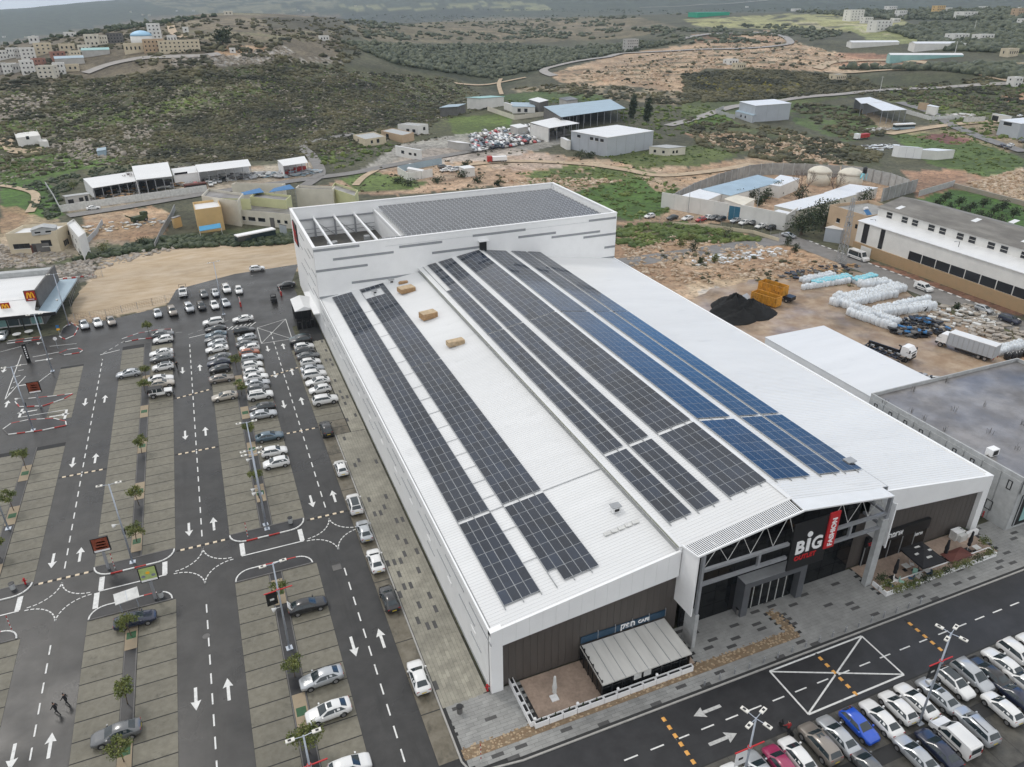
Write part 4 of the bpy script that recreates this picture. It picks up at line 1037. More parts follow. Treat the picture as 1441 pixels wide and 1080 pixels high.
for a,c in ST:
    xa,za=PY(*a,Y1);xb,zb=PY(*c,Y1);z=max((za+zb)/2,8.9 if xa<25 else 0)
    BW(tw,'wall_strip','clad_grey',max(xa,X0+.02),min(xb,X1-.02),Y1-.075,Y1-.02,z-.26,z+.26)
for ya,yb,z in ((153,160,17.2),(158,166,15.6),(152.3,158,13.4),(161,169,12.4),(165,172,17.6),(155,164,10.6),(166,176,9.4),(170,178,14.2),(153,160,8.3),(160,168,6.8)):
    BW(tw,'wall_strip','clad_grey',X0-.075,X0-.02,ya,yb,z-.13,z+.13)
sg2=thing('wall_sign','red store sign high on the west wall of the tall rear block','sign',(X0,179,15))
BW(sg2,'sign_board','black',X0-.3,X0-.08,176.5,182.0,13.0,18.2)
q=MB();q.box(X0-.36,X0-.303,180.2,181.7,13.2,18.0);q.box(X0-.36,X0-.303,176.8,179.6,13.4,14.4);q.build('banner_board',M['red'],sg2)
letters('BiG',2.1,'red',(X0-.3,179.9,15.2),sg2,plane='west',bold=.04)
# roof of the tower: slab, well, beams
RZ=17.2;XW,YW=38.6,158.6
q=MB();q.box(XW,X1-t_,Y1+t_,Y2-t_,RZ-.5,RZ,0);q.box(X0+t_,XW-.003,Y1+t_,YW,RZ-.5,RZ-.002,0);q.build('roof',M['roof_white2'],tw)
BW(tw,'well_floor','bay_dark',X0+t_,XW,YW,Y2-t_,12.0,12.3)
for k in range(9): q=MB();xx=20.5+k*1.9;q.box(xx,xx+1.0+.3*(k % 3),164+4*(k % 4),165.6+4*(k % 4),12.3,13.3+.5*(k % 3));q.build('plant_unit',M['gutter'],tw)
q=MB();q.box(XW,XW+.2,YW,Y2-t_,12.3,RZ-.503);q.box(XW-.1,XW+.2,YW,Y2-t_,RZ+.003,RZ+.5);q.box(X0+t_,XW,YW-.2,YW-.003,12.3,RZ-.503);q.build('well_wall',M['clad_white'],tw)
for x in (23.6,28.6,33.6):
    BR(tw,'roof_beam','clad_light',(x,YW,RZ-.25),(x,Y2-t_,RZ-.25),.45,.5)
    q=MB();q.bar((x,Y2-1.0,12.3),(x,Y2-1.0,RZ-.5),.4,.4);q.tube((x,Y2-1,16.4),(x+4.6,Y2-1,12.6),.09,n=6);q.build('well_post',M['steel_grey'],tw)
q=MB()
for z in (13.4,14.4): q.bar((X0+.6,Y2-1.2,z),(XW-.2,Y2-1.2,z),.12,.12)
q.bar((X0+.6,Y2-.7,16.7),(XW-.2,Y2-.7,16.7),.3,.35)
q.build('well_rail',M['steel_grey'],tw)
# door hut where the ridge meets the tower
BW(tw,'roof_door','black_metal',54.3,55.9,Y1-.35,Y1-.05,14.8,17.0)
BW(tw,'door_hood','clad_light',53.9,56.3,Y1-1.3,Y1-.08,17.003,17.1)

# ---- solar arrays: every module is a piece
def array(label,x0,x1,nc,yruns,zf,slope,group='solar arrays on the low roofs',m='panel',lift=.22,skip=lambda i,j,y: False,base_y=None,frame='panel_frame'):
    t=thing('solar_array',label,'solar array',(x0,yruns[0][0],zf(x0)),group);W=(x1-x0)/nc;proto=None;n=0;rails=MB()
    for (ya,yb) in yruns:
        nr=max(1,round((yb-ya)/2.045));Hh=(yb-ya)/nr
        for i in range(nc):
            for j in range(nr):
                xc=x0+W*(i+.5);yc=ya+Hh*(j+.5)
                if skip(i,j,yc): continue
                z=zf(xc)+lift
                if proto is None:
                    q=MB();w2=W/2-.012;h2=Hh/2-.012;dz=slope*w2
                    q.add([(-w2,-h2,-dz-.04),(w2,-h2,dz-.04),(w2,h2,dz-.04),(-w2,h2,-dz-.04),(-w2,-h2,-dz),(w2,-h2,dz),(w2,h2,dz),(-w2,h2,-dz)],
                          [(3,2,1,0),(4,5,6,7),(0,1,5,4),(1,2,6,5),(2,3,7,6),(3,0,4,7)],1)
                    w3=w2-.022;h3=h2-.022;dz=slope*w3;q.add([(-w3,-h3,-dz+.004),(w3,-h3,dz+.004),(w3,h3,dz+.004),(-w3,h3,-dz+.004)],[(0,1,2,3)],0)
                    proto=q.build('solar_panel',[M[m],M[frame]],t,local=True);proto.location=Vector((xc,yc,z))-BASE[t]
                else: link_copy(proto,t,(xc,yc,z))
        for k in range(nc+1):
            if k % 2==0:
                xx=x0+W*k;zz=zf(xx)+lift*.5;rails.bar((xx,ya-.5,zz),(xx,yb+.1,zz),.05,lift*.8)
    rails.build('mounting_rail',M['gutter'],t)
    return t
array('solar array at the near end of the strip nearest the west wall',20.8,24.88,4,[(53.6,68.0)],zL,.149)
array('middle solar array of the strip nearest the west wall',20.8,24.88,4,[(68.65,109.4)],zL,.149)
array('solar array at the far end of the strip nearest the west wall',20.8,24.88,4,[(109.75,150.5)],zL,.149)
array('solar array with a notched near corner, second strip from the west wall',26.65,31.8,5,[(53.65,68.0)],zL,.149,skip=lambda i,j,y: i==0 and j==0)
array('middle solar array of the second strip from the west wall',26.65,31.8,5,[(68.7,109.4)],zL,.149)
array('far solar array of the second strip, wrapped round a small roof vent',26.65,31.8,5,[(109.75,150.5)],zL,.149,skip=lambda i,j,y: i<4 and 144.3<y<148.4)
RUN=[(54.7,69.2),(69.95,111.3),(111.7,151.4)]
NM=['near end of','middle of','far end of']
for k,ru in enumerate(RUN):
    array('dark solar array at the %s the strip beside the clerestory' % NM[k],41.0,43.95,3,[ru],zC,.1655,skip=(lambda i,j,y: i==0 and y>134.5))
    array('dark solar array at the %s the strip second from the clerestory' % NM[k],44.62,47.66,3,[ru],zC,.1655)
    array('dark solar array at the %s the wide strip left of the ridge' % NM[k],48.85,54.0,5,[ru],zC,.1655)
    array('blue reflecting solar array at the %s the wide strip right of the ridge' % NM[k],55.1,60.55,5,[(ru[0]-.1,ru[1]) if k==0 else ru],zC,-.1655)
    array('blue reflecting solar array at the %s the middle strip of the east slope' % NM[k],61.95,65.5,3,[(ru[0],ru[1]+.2)],zC,-.1655)
    array('blue reflecting solar array at the %s the outermost strip of the east slope' % NM[k],66.0,69.2,3,[(ru[0]+.1,ru[1]+.3)],zC,-.1655)
# tower roof: rows of modules tilted one against the next, joined past the nearest 300
ta=thing('solar_array','grey rows of tilted solar panels filling the roof of the tall rear block','solar array',(XW,Y1+1,RZ))
proto=None;rest=MB();cnt=0;row=0
y=Y1+.75
while y<Y2-2.2:
    xr=X1-1.4-max(0,(y-Y1-2)*.0)
    xl=XW+.9 if y>YW-1.2 else 33.2
    nx=int((xr-xl)/1.16)
    for k in range(nx):
        x=xl+(k+.5)*(xr-xl)/nx
        w2,h2=(xr-xl)/nx/2-.02,.82;zz=RZ+1.25
        Vv=[(-w2,-h2,-.16),(w2,-h2,-.16),(w2,h2,.16),(-w2,h2,.16),(-w2,-h2,-.2),(w2,-h2,-.2),(w2,h2,.12),(-w2,h2,.12)]
        Ff=[(0,1,2,3),(7,6,5,4),(4,5,1,0),(5,6,2,1),(6,7,3,2),(7,4,0,3)]
        w3,h3=w2-.05,h2-.05;Vi=[(-w3,-h3,-.16*h3/h2+.006),(w3,-h3,-.16*h3/h2+.006),(w3,h3,.16*h3/h2+.006),(-w3,h3,.16*h3/h2+.006)]
        if row<6 and cnt<290:
            if proto is None:
                q=MB();q.add(Vv,Ff,1);q.add(Vi,[(0,1,2,3)],0);proto=q.build('solar_panel',[M['panel_mono'],M['panel_frame']],ta,local=True);proto.location=Vector((x,y,zz))-BASE[ta]
            else: link_copy(proto,ta,(x,y,zz))
            cnt+=1
        else:
            rest.add([(a+x,b_+y,c+zz) for a,b_,c in Vv],Ff,1);rest.add([(a+x,b_+y,c+zz) for a,b_,c in Vi],[(0,1,2,3)],0)
    y+=1.86;row+=1
rest.build('solar_panel',[M['panel_mono'],M['panel_frame']],ta,kind='stuff')
q=MB()
for k in range(6): q.box(XW+2+k*8,XW+2.2+k*8,Y1+.8,Y2-2.5,RZ,RZ+1.0)
q.build('mounting_rail',M['gutter'],ta)

# ---- things on the roofs
def crate(px,py,zf,sx,sy,sz,label,m='timber',rz=0.2):
    d=ray(px,py);x,y=G(px,py,10.3)
    for _ in range(6): x,y=G(px,py,zf(x))
    t=thing('timber_crate',label,'crate',(x,y,zf(x)+.06),'timber crates on the low roof',rz=rz);n=5
    for k in range(n):
        for s in (-1,1):
            q=MB();z0=.1+k*(sz-.1)/n;q.box(-sx,sx,s*sy-.04,s*sy+.04,z0,z0+(sz-.1)/n-.05);q.build('slat',M[m],t,local=True)
    BX(t,'lid','timber_pale',-sx,sx,-sy+.04,sy-.04,sz-.06,sz+.03)
    q=MB();q.box(-sx,-sx+.08,-sy+.05,sy-.05,.05,sz-.07);q.box(sx-.08,sx,-sy+.05,sy-.05,.05,sz-.07);q.build('end_panel',M[m],t,local=True)
    return t
crate(603,448,zL,1.5,1.0,1.2,'open orange timber crate in the middle of the low roof, with boards leaning on it')
crate(641,486,zL,1.5,.7,.9,'small plain timber crate on the low roof nearest the camera','timber_pale',.1)
crate(572,411,zL,1.6,1.1,1.0,'brown broken timber crate on the low roof close to the tall block')
q=MB();x,y=33.6,151.0;t=thing('plywood_stack','flat stack of dark boards beside the farthest crate on the low roof','boards',(35.4,147.6,zL(35.4)+.1))
for k in range(4): BX(t,'board','timber',-.9+.1*k,.9+.05*k,-.5,.6-.06*k,k*.09,k*.09+.07)
def vent(x,y,z,label,s=1.0):
    t=thing('roof_vent',label,'vent',(x,y,z));BX(t,'housing','clad_light',-.5*s,.5*s,-.4*s,.4*s,0,.7*s)
    BX(t,'cap','gutter',-.6*s,.6*s,-.5*s,.5*s,.703*s,.8*s);BX(t,'grille','black',-.3*s,.3*s,-.41*s-.03,-.41*s,.15,.5*s)
vent(37.6,60.5,zL(37.6)+.07,'small grey roof vent near the front end of the clerestory')
t=thing('roof_pipe','white flat duct lying on the low roof near the clerestory','duct',(36.5,57.5,zL(36.5)+.08))
for k in range(5): BX(t,'duct_section','white_dirty',-2+k*.9,-2+k*.9+.8,-.25,.25,.02+k*.9*.149-.25,.16+k*.9*.149-.25)
vent(68.9,56.6,12.0,'grey vent at the near end of the east roof step',1.1)
vent(29.0,146.4,zL(29)+.07,'dark headed vent in the notch of the far solar array',.9)
vent(33.4,149.6,zL(33.4)+.07,'low grey skylight box at the tall block',1.0)
for x,lb in ((24.0,'left'),(29.8,'right')):
    t=thing('cable_drum','green cable bundle on the white roof edge of the tall block, %s of two' % lb,'cable bundle',(x,155.6,RZ));LT(t,'drum','green_grate',[(.8,0),(.8,.12),(.35,.14),(.35,.7),(.8,.72),(.8,.84)],12,True)
    BX(t,'board','timber_pale',-1.2,.6,-1.0,-.7,0,.18)
t=thing('roof_cable','dark cable tray running across the low roof to the clerestory','cable tray',(32,68.3,zL(32)+.08))
q=MB();q.bar((31.9,68.35,zL(31.9)+.1),(40.0,68.35,zL(40)+.1),.09,.06);q.bar((24.9,68.35,zL(24.9)+.1),(26.6,68.35,zL(26.6)+.1),.09,.06);q.build('tray',M['gutter'],t)
for k,yy in enumerate((58.3,64.2,71,74.6,78,81.6,85.4,89.5,94,98.6,103,108,113,119,125,131,138)):
    q=MB();q.bar((24.9,yy,zL(24.9)+.1),(26.6,yy,zL(26.6)+.1),.06,.05);q.build('tray',M['gutter'],t)

# ---- loading porch on the west side
lp=thing('loading_porch','white flat roofed porch on dark posts against the west wall of the tall block','porch',(15.9,160,0))
q=MB();q.add([(13.4,157.2,4.5),(17.6,157.2,4.5),(17.6,164.5,4.9),(13.4,164.5,4.9),(15.5,157.4,5.3),(15.5,164.3,5.6)],[(0,1,4),(1,2,5,4),(2,3,5),(3,0,4,5)]);q.build('roof',M['roof_white2'],lp)
for x in (13.6,14.9,16.2,17.4):
    for y in (157.4,164.2): BW(lp,'post','black_metal',x-.08,x+.08,y-.08,y+.08,.1,4.45)
q=MB();q.box(13.7,17.3,163.9,164.0,.1,4.3);q.box(13.55,13.62,158,164,.1,1.4);q.build('rear_panel',M['mesh_black'],lp)
for k in range(4): BW(lp,'stored_rack','black_metal',13.8+k*.9,14.4+k*.9,157.8,158.4,.1,1.6+.2*(k % 2))
BW(lp,'side_roof','clad_white',16.9,18.2,153.5,168,4.6,4.85)

# ================================================================== café pavilion on the left
cf=thing('cafe_pavilion','glazed café pavilion with a ribbed cream lean-to roof against the brown front wall','pavilion',(28.4,46.3,.14))
xb0,zb0=PY(816,909.5,51.2);xb1,zb1=PY(934.5,870.3,51.2);xf0,zf0=PY(848,965,45.95);xf1,zf1=PY(974,919.8,45.95)
zbk=(zb0+zb1)/2;zfr=(zf0+zf1)/2
q=MB();q.add([(xf0,45.95,zfr),(xf1,45.95,zfr),(xb1,51.2,zbk),(xb0,51.2,zbk),(xf0,45.95,zfr-.14),(xf1,45.95,zfr-.14),(xb1,51.2,zbk-.14),(xb0,51.2,zbk-.14)],[(0,1,2,3),(7,6,5,4),(0,4,5,1),(1,5,6,2),(2,6,7,3),(3,7,4,0)]);q.build('roof',M['awning'],cf)
for k in range(9):
    t_=(k+.02)/8 if k<8 else .995;xa=xf0+(xf1-xf0)*t_;xb=xb0+(xb1-xb0)*t_;q=MB();q.bar((xa,45.93,zfr+.03),(xb,51.2,zbk+.03),.05,.06);q.build('roof_rib',M['gutter'] if 0<k<8 else M['awning'],cf)
xa,xb=xf0+.12,xf1-.12
n=9
for k in range(n):
    a=xa+(xb-xa)*k/n;c=xa+(xb-xa)*(k+1)/n
    BW(cf,'glass_pane','glass_dark',a+.07,c-.07,46.16,46.2,.3,zfr-.25)
    BW(cf,'post','black_metal',a-.06,a+.06,46.1,46.25,.14,zfr-.16)
BW(cf,'post','black_metal',xb-.06,xb+.06,46.1,46.25,.14,zfr-.16)
for k in (3,4): q=MB();a=xa+(xb-xa)*k/n;q.box(a+.2,a+1.1,46.12,46.15,1.0,2.2);q.build('window_poster',M['white_dirty'],cf)
for k in range(5):
    ya=46.25+k*1.0;BW(cf,'glass_pane','glass_dark',xa-.02,xa+.02,ya+.05,ya+.95,.3,2.3+.12*k);BW(cf,'post','black_metal',xa-.06,xa+.06,ya-.05,ya+.05,.14,2.5+.13*k)
q=MB();q.box(xa-.06,xb+.06,46.1,46.25,.141,.3);q.box(xa-.06,xa+.06,46.3,51.3,zfr-.25,zfr-.15);q.build('sill',M['black_metal'],cf)
sb=thing('cafe_sign','blue sign strip with white letters above the pavilion roof','sign',(31,51.4,zbk))
xs0,xs1=PY(817,897,51.4)[0],PY(936,865,51.4)[0]
for k in range(5):
    a=xs0+(xs1-xs0)*k/5;c=xs0+(xs1-xs0)*(k+1)/5;BW(sb,'sign_panel','blue_panel',a+.03,c-.03,51.36,51.46,zbk+.1,zbk+1.0)
    BW(sb,'sign_post','steel_grey',c-.05,c+.02,51.34,51.47,zbk+.05,zbk+1.25)
letters('קפה',1.0,'white',(xs0+(xs1-xs0)*.455,51.36,zbk+.35),sb,bold=.03);letters('CAFE',.62,'white',(xs0+(xs1-xs0)*.665,51.36,zbk+.38),sb,bold=.02)
# white planter boxes round the terrace
ORDN = 'nearest second third fourth fifth sixth seventh eighth ninth tenth eleventh twelfth thirteenth'.split()
def planter(x,y,L,along,label,group,plant=False):
    t=thing('planter_box',label,'planter',(x,y,.13),group);h=L/2
    a,c=(h-.03,.24) if along == 'x' else (.24,h-.03)
    q=MB();q.box(-a,a,-c,-c+.06,0,.72);q.box(-a,a,c-.06,c,0,.72);q.box(-a,-a+.06,-c+.06,c-.06,0,.72);q.box(a-.06,a,-c+.06,c-.06,0,.72);q.build('box',M['white'],t,local=True)
    BX(t,'soil','black',-a+.06,a-.06,-c+.06,c-.06,.1,.52)
    if plant:
        LT(t,'plant','leaf_dark',[(.05,.5),(.1,.8),(.02,1.15)],6)
    return t
pa,pb=G(752,1024,.13),G(976,945,.13);n=12;L=(pb[0]-pa[0])/n;yfr=(pa[1]+pb[1])/2+.15
for k in range(n): planter(pa[0]+L*(k+.5),yfr,L,'x','%s white planter box from the west corner in the front row of the left terrace' % ('first' if k==0 else ORDN[k]),'white planters of the left terrace',k in (0,1,2,3,4))
for k in range(5): planter(pa[0]-.1,yfr+.7+k*1.25,1.22,'y','%s white planter box from the corner on the west edge of the left terrace' % ('first' if k==0 else ORDN[k]),'white planters of the left terrace west edge')
for px_,lb in ((752,'at the corner of the left terrace'),(812,'on the fourth planter of the left terrace'),(869,'on the planter in front of the pavilion corner'),(924,'on the planter before the pavilion middle')):
    x=G(px_,1024-(px_-752)*.353,.13)[0];t=thing('globe_lamp','white globe lamp %s' % lb,'lamp',(x+.1,yfr+.05,.6));LT(t,'stem','white',[(.03,0),(.03,.5)],6)
    LT(t,'globe','white',[(.02,.48),(.13,.54),(.17,.66),(.13,.78),(.02,.84)],10,True)
def closed_umbrella(px,py,h,m,label,base_m):
    x,y=G(px,py,.14);t=thing('closed_umbrella',label,'umbrella',(x,y,.14));q=MB();q.box(-.4,.4,-.4,.4,0,.12);q.build('base',M[base_m],t,local=True)
    TB(t,'pole','white',(0,0,.12),(0,0,h),.035,n=8)
    q=MB();q.lathe([(.14,.8),(.25,.95),(.21,1.3),(.27,1.7),(.19,2.2),(.13,h-.15),(.02,h)],(0,0),9);q.build('folded_canopy',M[m],t,True,local=True)
closed_umbrella(780,983,3.3,'white_dirty','closed cream umbrella standing alone on the left terrace','white')
closed_umbrella(1257,814,3.1,'cloth_black','closed black umbrella nearest the canopy column','black');closed_umbrella(1328,786,3.1,'cloth_black','closed black umbrella between the black canopy and the white counter','black');closed_umbrella(1361,775,3.2,'cloth_black','closed black umbrella at the right end of the terrace','black')

# ================================================================== right terrace
rt_=thing('shop_front','dark glazed shop front with red and white lettering on the right brown wall','shop front',(73,51.4,0))
xa,xb=68.6,PY(1304,742,51.3)[0]
BW(rt_,'frame','black',xa,xb,51.2,51.45,.14,4.6)
for k in range(5):
    a=xa+(xb-xa)*k/5;BW(rt_,'glass_pane','glass_dark',a+.08,a+(xb-xa)/5-.08,51.14,51.19,.2,3.0);BW(rt_,'mullion','gutter',a-.04,a+.04,51.1,51.19,.14,3.1)
BW(rt_,'fascia','black',xa,xb,51.0,51.18,3.12,4.62)
letters('המורא',1.05,'white',(xa+3.5,51.0,3.6),rt_,bold=.02,width=2.4);letters('רב וסרפסא',.8,'red',(xa+.1,51.0,3.4),rt_,bold=.01,width=3.2)
letters('המורא',.6,'white',(xb-2.2,51.12,2.3),rt_,bold=.01,width=1.4)
pl_=thing('planter_wall','long white planter wall edging the right terrace by the road','planter',(67,46,0))
cA,cB,cC=G(1249,843.5),G(1227,823),G(1400,783.5)
yw=(cA[1]+cC[1])/2+.25
q=MB();q.box(cA[0],cC[0],yw-.15,yw,.1,.75);q.box(cA[0],cC[0],yw+1.0,yw+1.12,.1,.7);q.box(cA[0],cA[0]+.15,yw+.003,48.0,.1,.75);q.box(cC[0]-.15,cC[0],yw+.003,yw+.997,.1,.75);q.build('wall',M['white'],pl_)
BW(pl_,'soil','terrace',cA[0]+.15,cC[0]-.15,yw+.003,yw+.997,.1,.6)
um=thing('black_parasol','open square black parasol with white logos, over the right terrace tables','parasol',(75.6,48.4,.14),rz=0)
um.location=(0,0,0);BASE[um]=Vector((0,0,0))
zc_=2.9;cs=[G(1266,772,zc_),G(1297,762,zc_),G(1332,789.5,zc_),G(1299,800,zc_)];cm=(sum(c[0] for c in cs)/4,sum(c[1] for c in cs)/4)
um.location=(cm[0],cm[1],.14);BASE[um]=Vector(um.location)
for k in range(4):
    a,c=cs[k],cs[(k+1) % 4];q=MB();q.add([(*a,zc_),(*c,zc_),(cm[0],cm[1],zc_+.75),(*a,zc_-.22),(*c,zc_-.22)],[(0,1,2),(0,3,4,1)]);q.build('canopy_panel',M['cloth_black'],um)
    mx_,my_=a[0]*.25+c[0]*.25+cm[0]*.5,a[1]*.25+c[1]*.25+cm[1]*.5;zq=zc_+.40;q=MB();q.add([(mx_-.36,my_-.16,zq),(mx_+.36,my_-.16,zq),(mx_+.36,my_+.16,zq+.03),(mx_-.36,my_+.16,zq+.03)],[(0,1,2,3)])
    q=MB()
    for i in range(4): q.box(mx_-.4+i*.21,mx_-.26+i*.21,my_-.13,my_+.13,zq-.05,zq+.03)
    q.box(mx_-.4,mx_+.35,my_+.1,my_+.15,zq-.05,zq+.032);q.build('logo',M['white_dirty'],um)
q=MB();q.tube((cm[0],cm[1],.14),(cm[0],cm[1],zc_+.7),.05);q.box(cm[0]-.5,cm[0]+.5,cm[1]-.5,cm[1]+.5,.14,.22);q.build('pole',M['black_metal'],um)
tb_=thing('low_table','flat red-brown square parasol top lying low on the right terrace','table',(*G(1346,781,.9),.14))
q=MB();q.add([(-1.9,-.9,.8),(1.9,-.9,.8),(1.9,.9,.8),(-1.9,.9,.8),(0,0,1.15)],[(0,1,4),(1,2,4),(2,3,4),(3,0,4),(3,2,1,0)]);defm('redbrown',(.12,.035,.025),.7,.1,2);q.build('top',M['redbrown'],tb_,local=True)
TB(tb_,'leg','black_metal',(0,0,0),(0,0,.85),.06)
ct=thing('service_counter','white block counter at the back of the right terrace','counter',(*G(1346,757,.14),.14))
q=MB();q.box(-.9,.6,-.5,.5,0,1.25);q.box(-.5,.8,-.9,-.503,0,.95);q.build('body',M['white_dirty'],ct,local=True);BX(ct,'top','white',-.95,.65,-.52,.52,1.253,1.33)
BX(ct,'side_bench','white',1.0,3.2,-.6,-.2,0,.8)
defm('chair_blue',(.05,.11,.20),.6,.05);defm('chair_green',(.30,.50,.42),.6,.05);defm('chair_white',(.7,.68,.66),.6,.05)
cols=[('chair_white','white'),('chair_blue','blue'),('chair_green','pale green'),('chair_blue','blue'),('chair_white','white'),('chair_green','pale green'),('chair_white','white'),('chair_blue','blue')]
pos=[(1261,818),(1254,825),(1269,820),(1281,815),(1292,813),(1287,808),(1283,795),(1306,808)]
desc=['by the closed umbrella','at the planter corner','behind the corner plants','in front of the pale green chairs','under the parasol edge','next to the parasol pole','by the table left of the parasol','at the parasol front corner']
chair0={}
for (mk,nm),(px_,py_),ds_ in zip(cols,pos,desc):
    x,y=G(px_,py_,.5);t=thing('terrace_chair','%s terrace chair %s' % (nm,ds_),'chair',(x,y,.14),'terrace chairs',rz=rnd.uniform(0,6))
    q=MB();q.box(-.27,.27,-.25,.25,.42,.48);q.build('seat',M[mk],t,local=True)
    q=MB();q.ext([(-.27,.25,.48),(.27,.25,.48),(.25,.36,.98),(-.25,.36,.98)],(0,.05,0));q.build('backrest',M[mk],t,local=True)
    for sx in (-.23,.23):
        for sy in (-.2,.2): TB(t,'leg','timber',(sx,sy,.42),(sx*1.15,sy*1.15,0),.02,n=5)
for i,(px_,py_,ds_) in enumerate(((1275,797,'left of the parasol'),(1304,803,'under the front of the parasol'),(1374,771,'by the right closed umbrella'))):
    x,y=G(px_,py_,.8);t=thing('terrace_table','small pale table %s' % ds_,'table',(x,y,.14),'terrace tables');BX(t,'top','white_dirty',-.45,.45,-.4,.4,.72,.77);q=MB();q.tube((0,0,0),(0,0,.72),.05);q.box(-.25,.25,-.25,.25,0,.03);q.build('leg',M['black_metal'],t,local=True)

# bollards along the front kerb
bo=None
for k in range(17):
    x=39.4+k*1.92;y=43.35
    if bo is None:
        bo=thing('bollard','short grey steel bollard along the front kerb','bollard',(x,y,.13),'bollards along the front kerb');LT(bo,'post','steel_grey',[(.09,0),(.09,.82),(.07,.9)],8);LT(bo,'band','white_dirty',[(.095,.7),(.095,.78)],8)
    else: o=dup(bo);o.location=(x,y,.13)
def bin_(px,py,label,m='concrete_pale',h=.9):
    x,y=G(px,py,.13);t=thing('litter_bin',label,'bin',(x,y,.12));q=MB();q.lathe([(.28,0),(.33,h)],(0,0),12);q.build('body',M[m],t,local=True);LT(t,'rim','black_metal',[(.345,h-.03),(.345,h+.04),(.2,h+.05)],12)
bin_(647,1003,'dark grey litter bin at the west corner of the front pavement','concrete_dark');bin_(18.5,829,'pale litter bin on the kerb island at the left edge');bin_(227,840,'pale litter bin beside the green advert sign');bin_(409,736,'pale litter bin on the island beside the third lane');bin_(1038,864,'dark bin at the left foot of the entrance portal','concrete_dark')
def hydrant(px,py,label):
    x,y=G(px,py,.13);t=thing('fire_hydrant',label,'hydrant',(x,y,.12));LT(t,'body','red',[(.14,0),(.1,.1),(.1,.75),(.15,.8),(.06,.95)],10,True);TB(t,'outlet','red',(-.25,0,.55),(.25,0,.55),.06)
hydrant(686,972,'red fire hydrant at the southwest corner of the white building');hydrant(36,822,'red post on the kerb island at the left edge');hydrant(1383,727,'red hydrant in the gap right of the white column')
# ================================================================== vehicles
# stations: x, half width, sill z, belt z, top z, half width at top   (front is +x)
CARS={
 'sedan': dict(S=[(2.28,.58,.38,.58,.62,.46),(2.2,.74,.28,.68,.74,.58),(1.75,.85,.24,.80,.87,.66),(1.0,.88,.22,.90,.97,.72),(.15,.89,.22,.93,1.40,.56),(-.6,.89,.22,.95,1.45,.56),(-1.2,.89,.22,.95,1.36,.54),(-1.85,.87,.24,.95,1.04,.66),(-2.2,.80,.30,.90,.99,.62),(-2.28,.66,.40,.78,.84,.5)],ws=(3,4),rw=(6,7),side=(3,7),wb=1.32,wr=.32),
 'hatchback': dict(S=[(2.02,.58,.38,.60,.64,.46),(1.93,.74,.28,.72,.80,.58),(1.55,.83,.24,.86,.94,.64),(1.0,.85,.22,.93,1.02,.70),(.25,.86,.22,.96,1.46,.56),(-.5,.86,.22,.98,1.52,.57),(-1.4,.86,.24,1.0,1.46,.55),(-1.85,.82,.28,1.0,1.08,.66),(-2.0,.72,.36,.8,.86,.55)],ws=(3,4),rw=(6,7),side=(3,7),wb=1.25,wr=.31),
 'suv': dict(S=[(2.28,.62,.45,.74,.80,.50),(2.2,.80,.36,.88,.96,.64),(1.8,.90,.30,1.0,1.08,.72),(1.1,.92,.30,1.08,1.16,.76),(.45,.93,.30,1.10,1.66,.64),(-.6,.93,.30,1.12,1.74,.66),(-1.75,.92,.30,1.14,1.68,.64),(-2.15,.88,.36,1.12,1.2,.74),(-2.28,.76,.46,.92,.98,.6)],ws=(3,4),rw=(6,7),side=(3,7),wb=1.36,wr=.37),
 'minivan': dict(S=[(2.15,.60,.40,.66,.70,.48),(2.06,.78,.30,.80,.90,.62),(1.7,.87,.26,.95,1.04,.68),(1.2,.88,.24,1.0,1.10,.72),(.35,.89,.24,1.04,1.66,.62),(-.6,.89,.24,1.06,1.74,.63),(-1.75,.88,.26,1.08,1.70,.62),(-2.05,.85,.30,1.05,1.16,.72),(-2.16,.74,.4,.86,.9,.6)],ws=(3,4),rw=(6,7),side=(3,7),wb=1.3,wr=.32),
}
def lerp(a,b,t): return tuple(a[i]+(b[i]-a[i])*t for i in range(3))
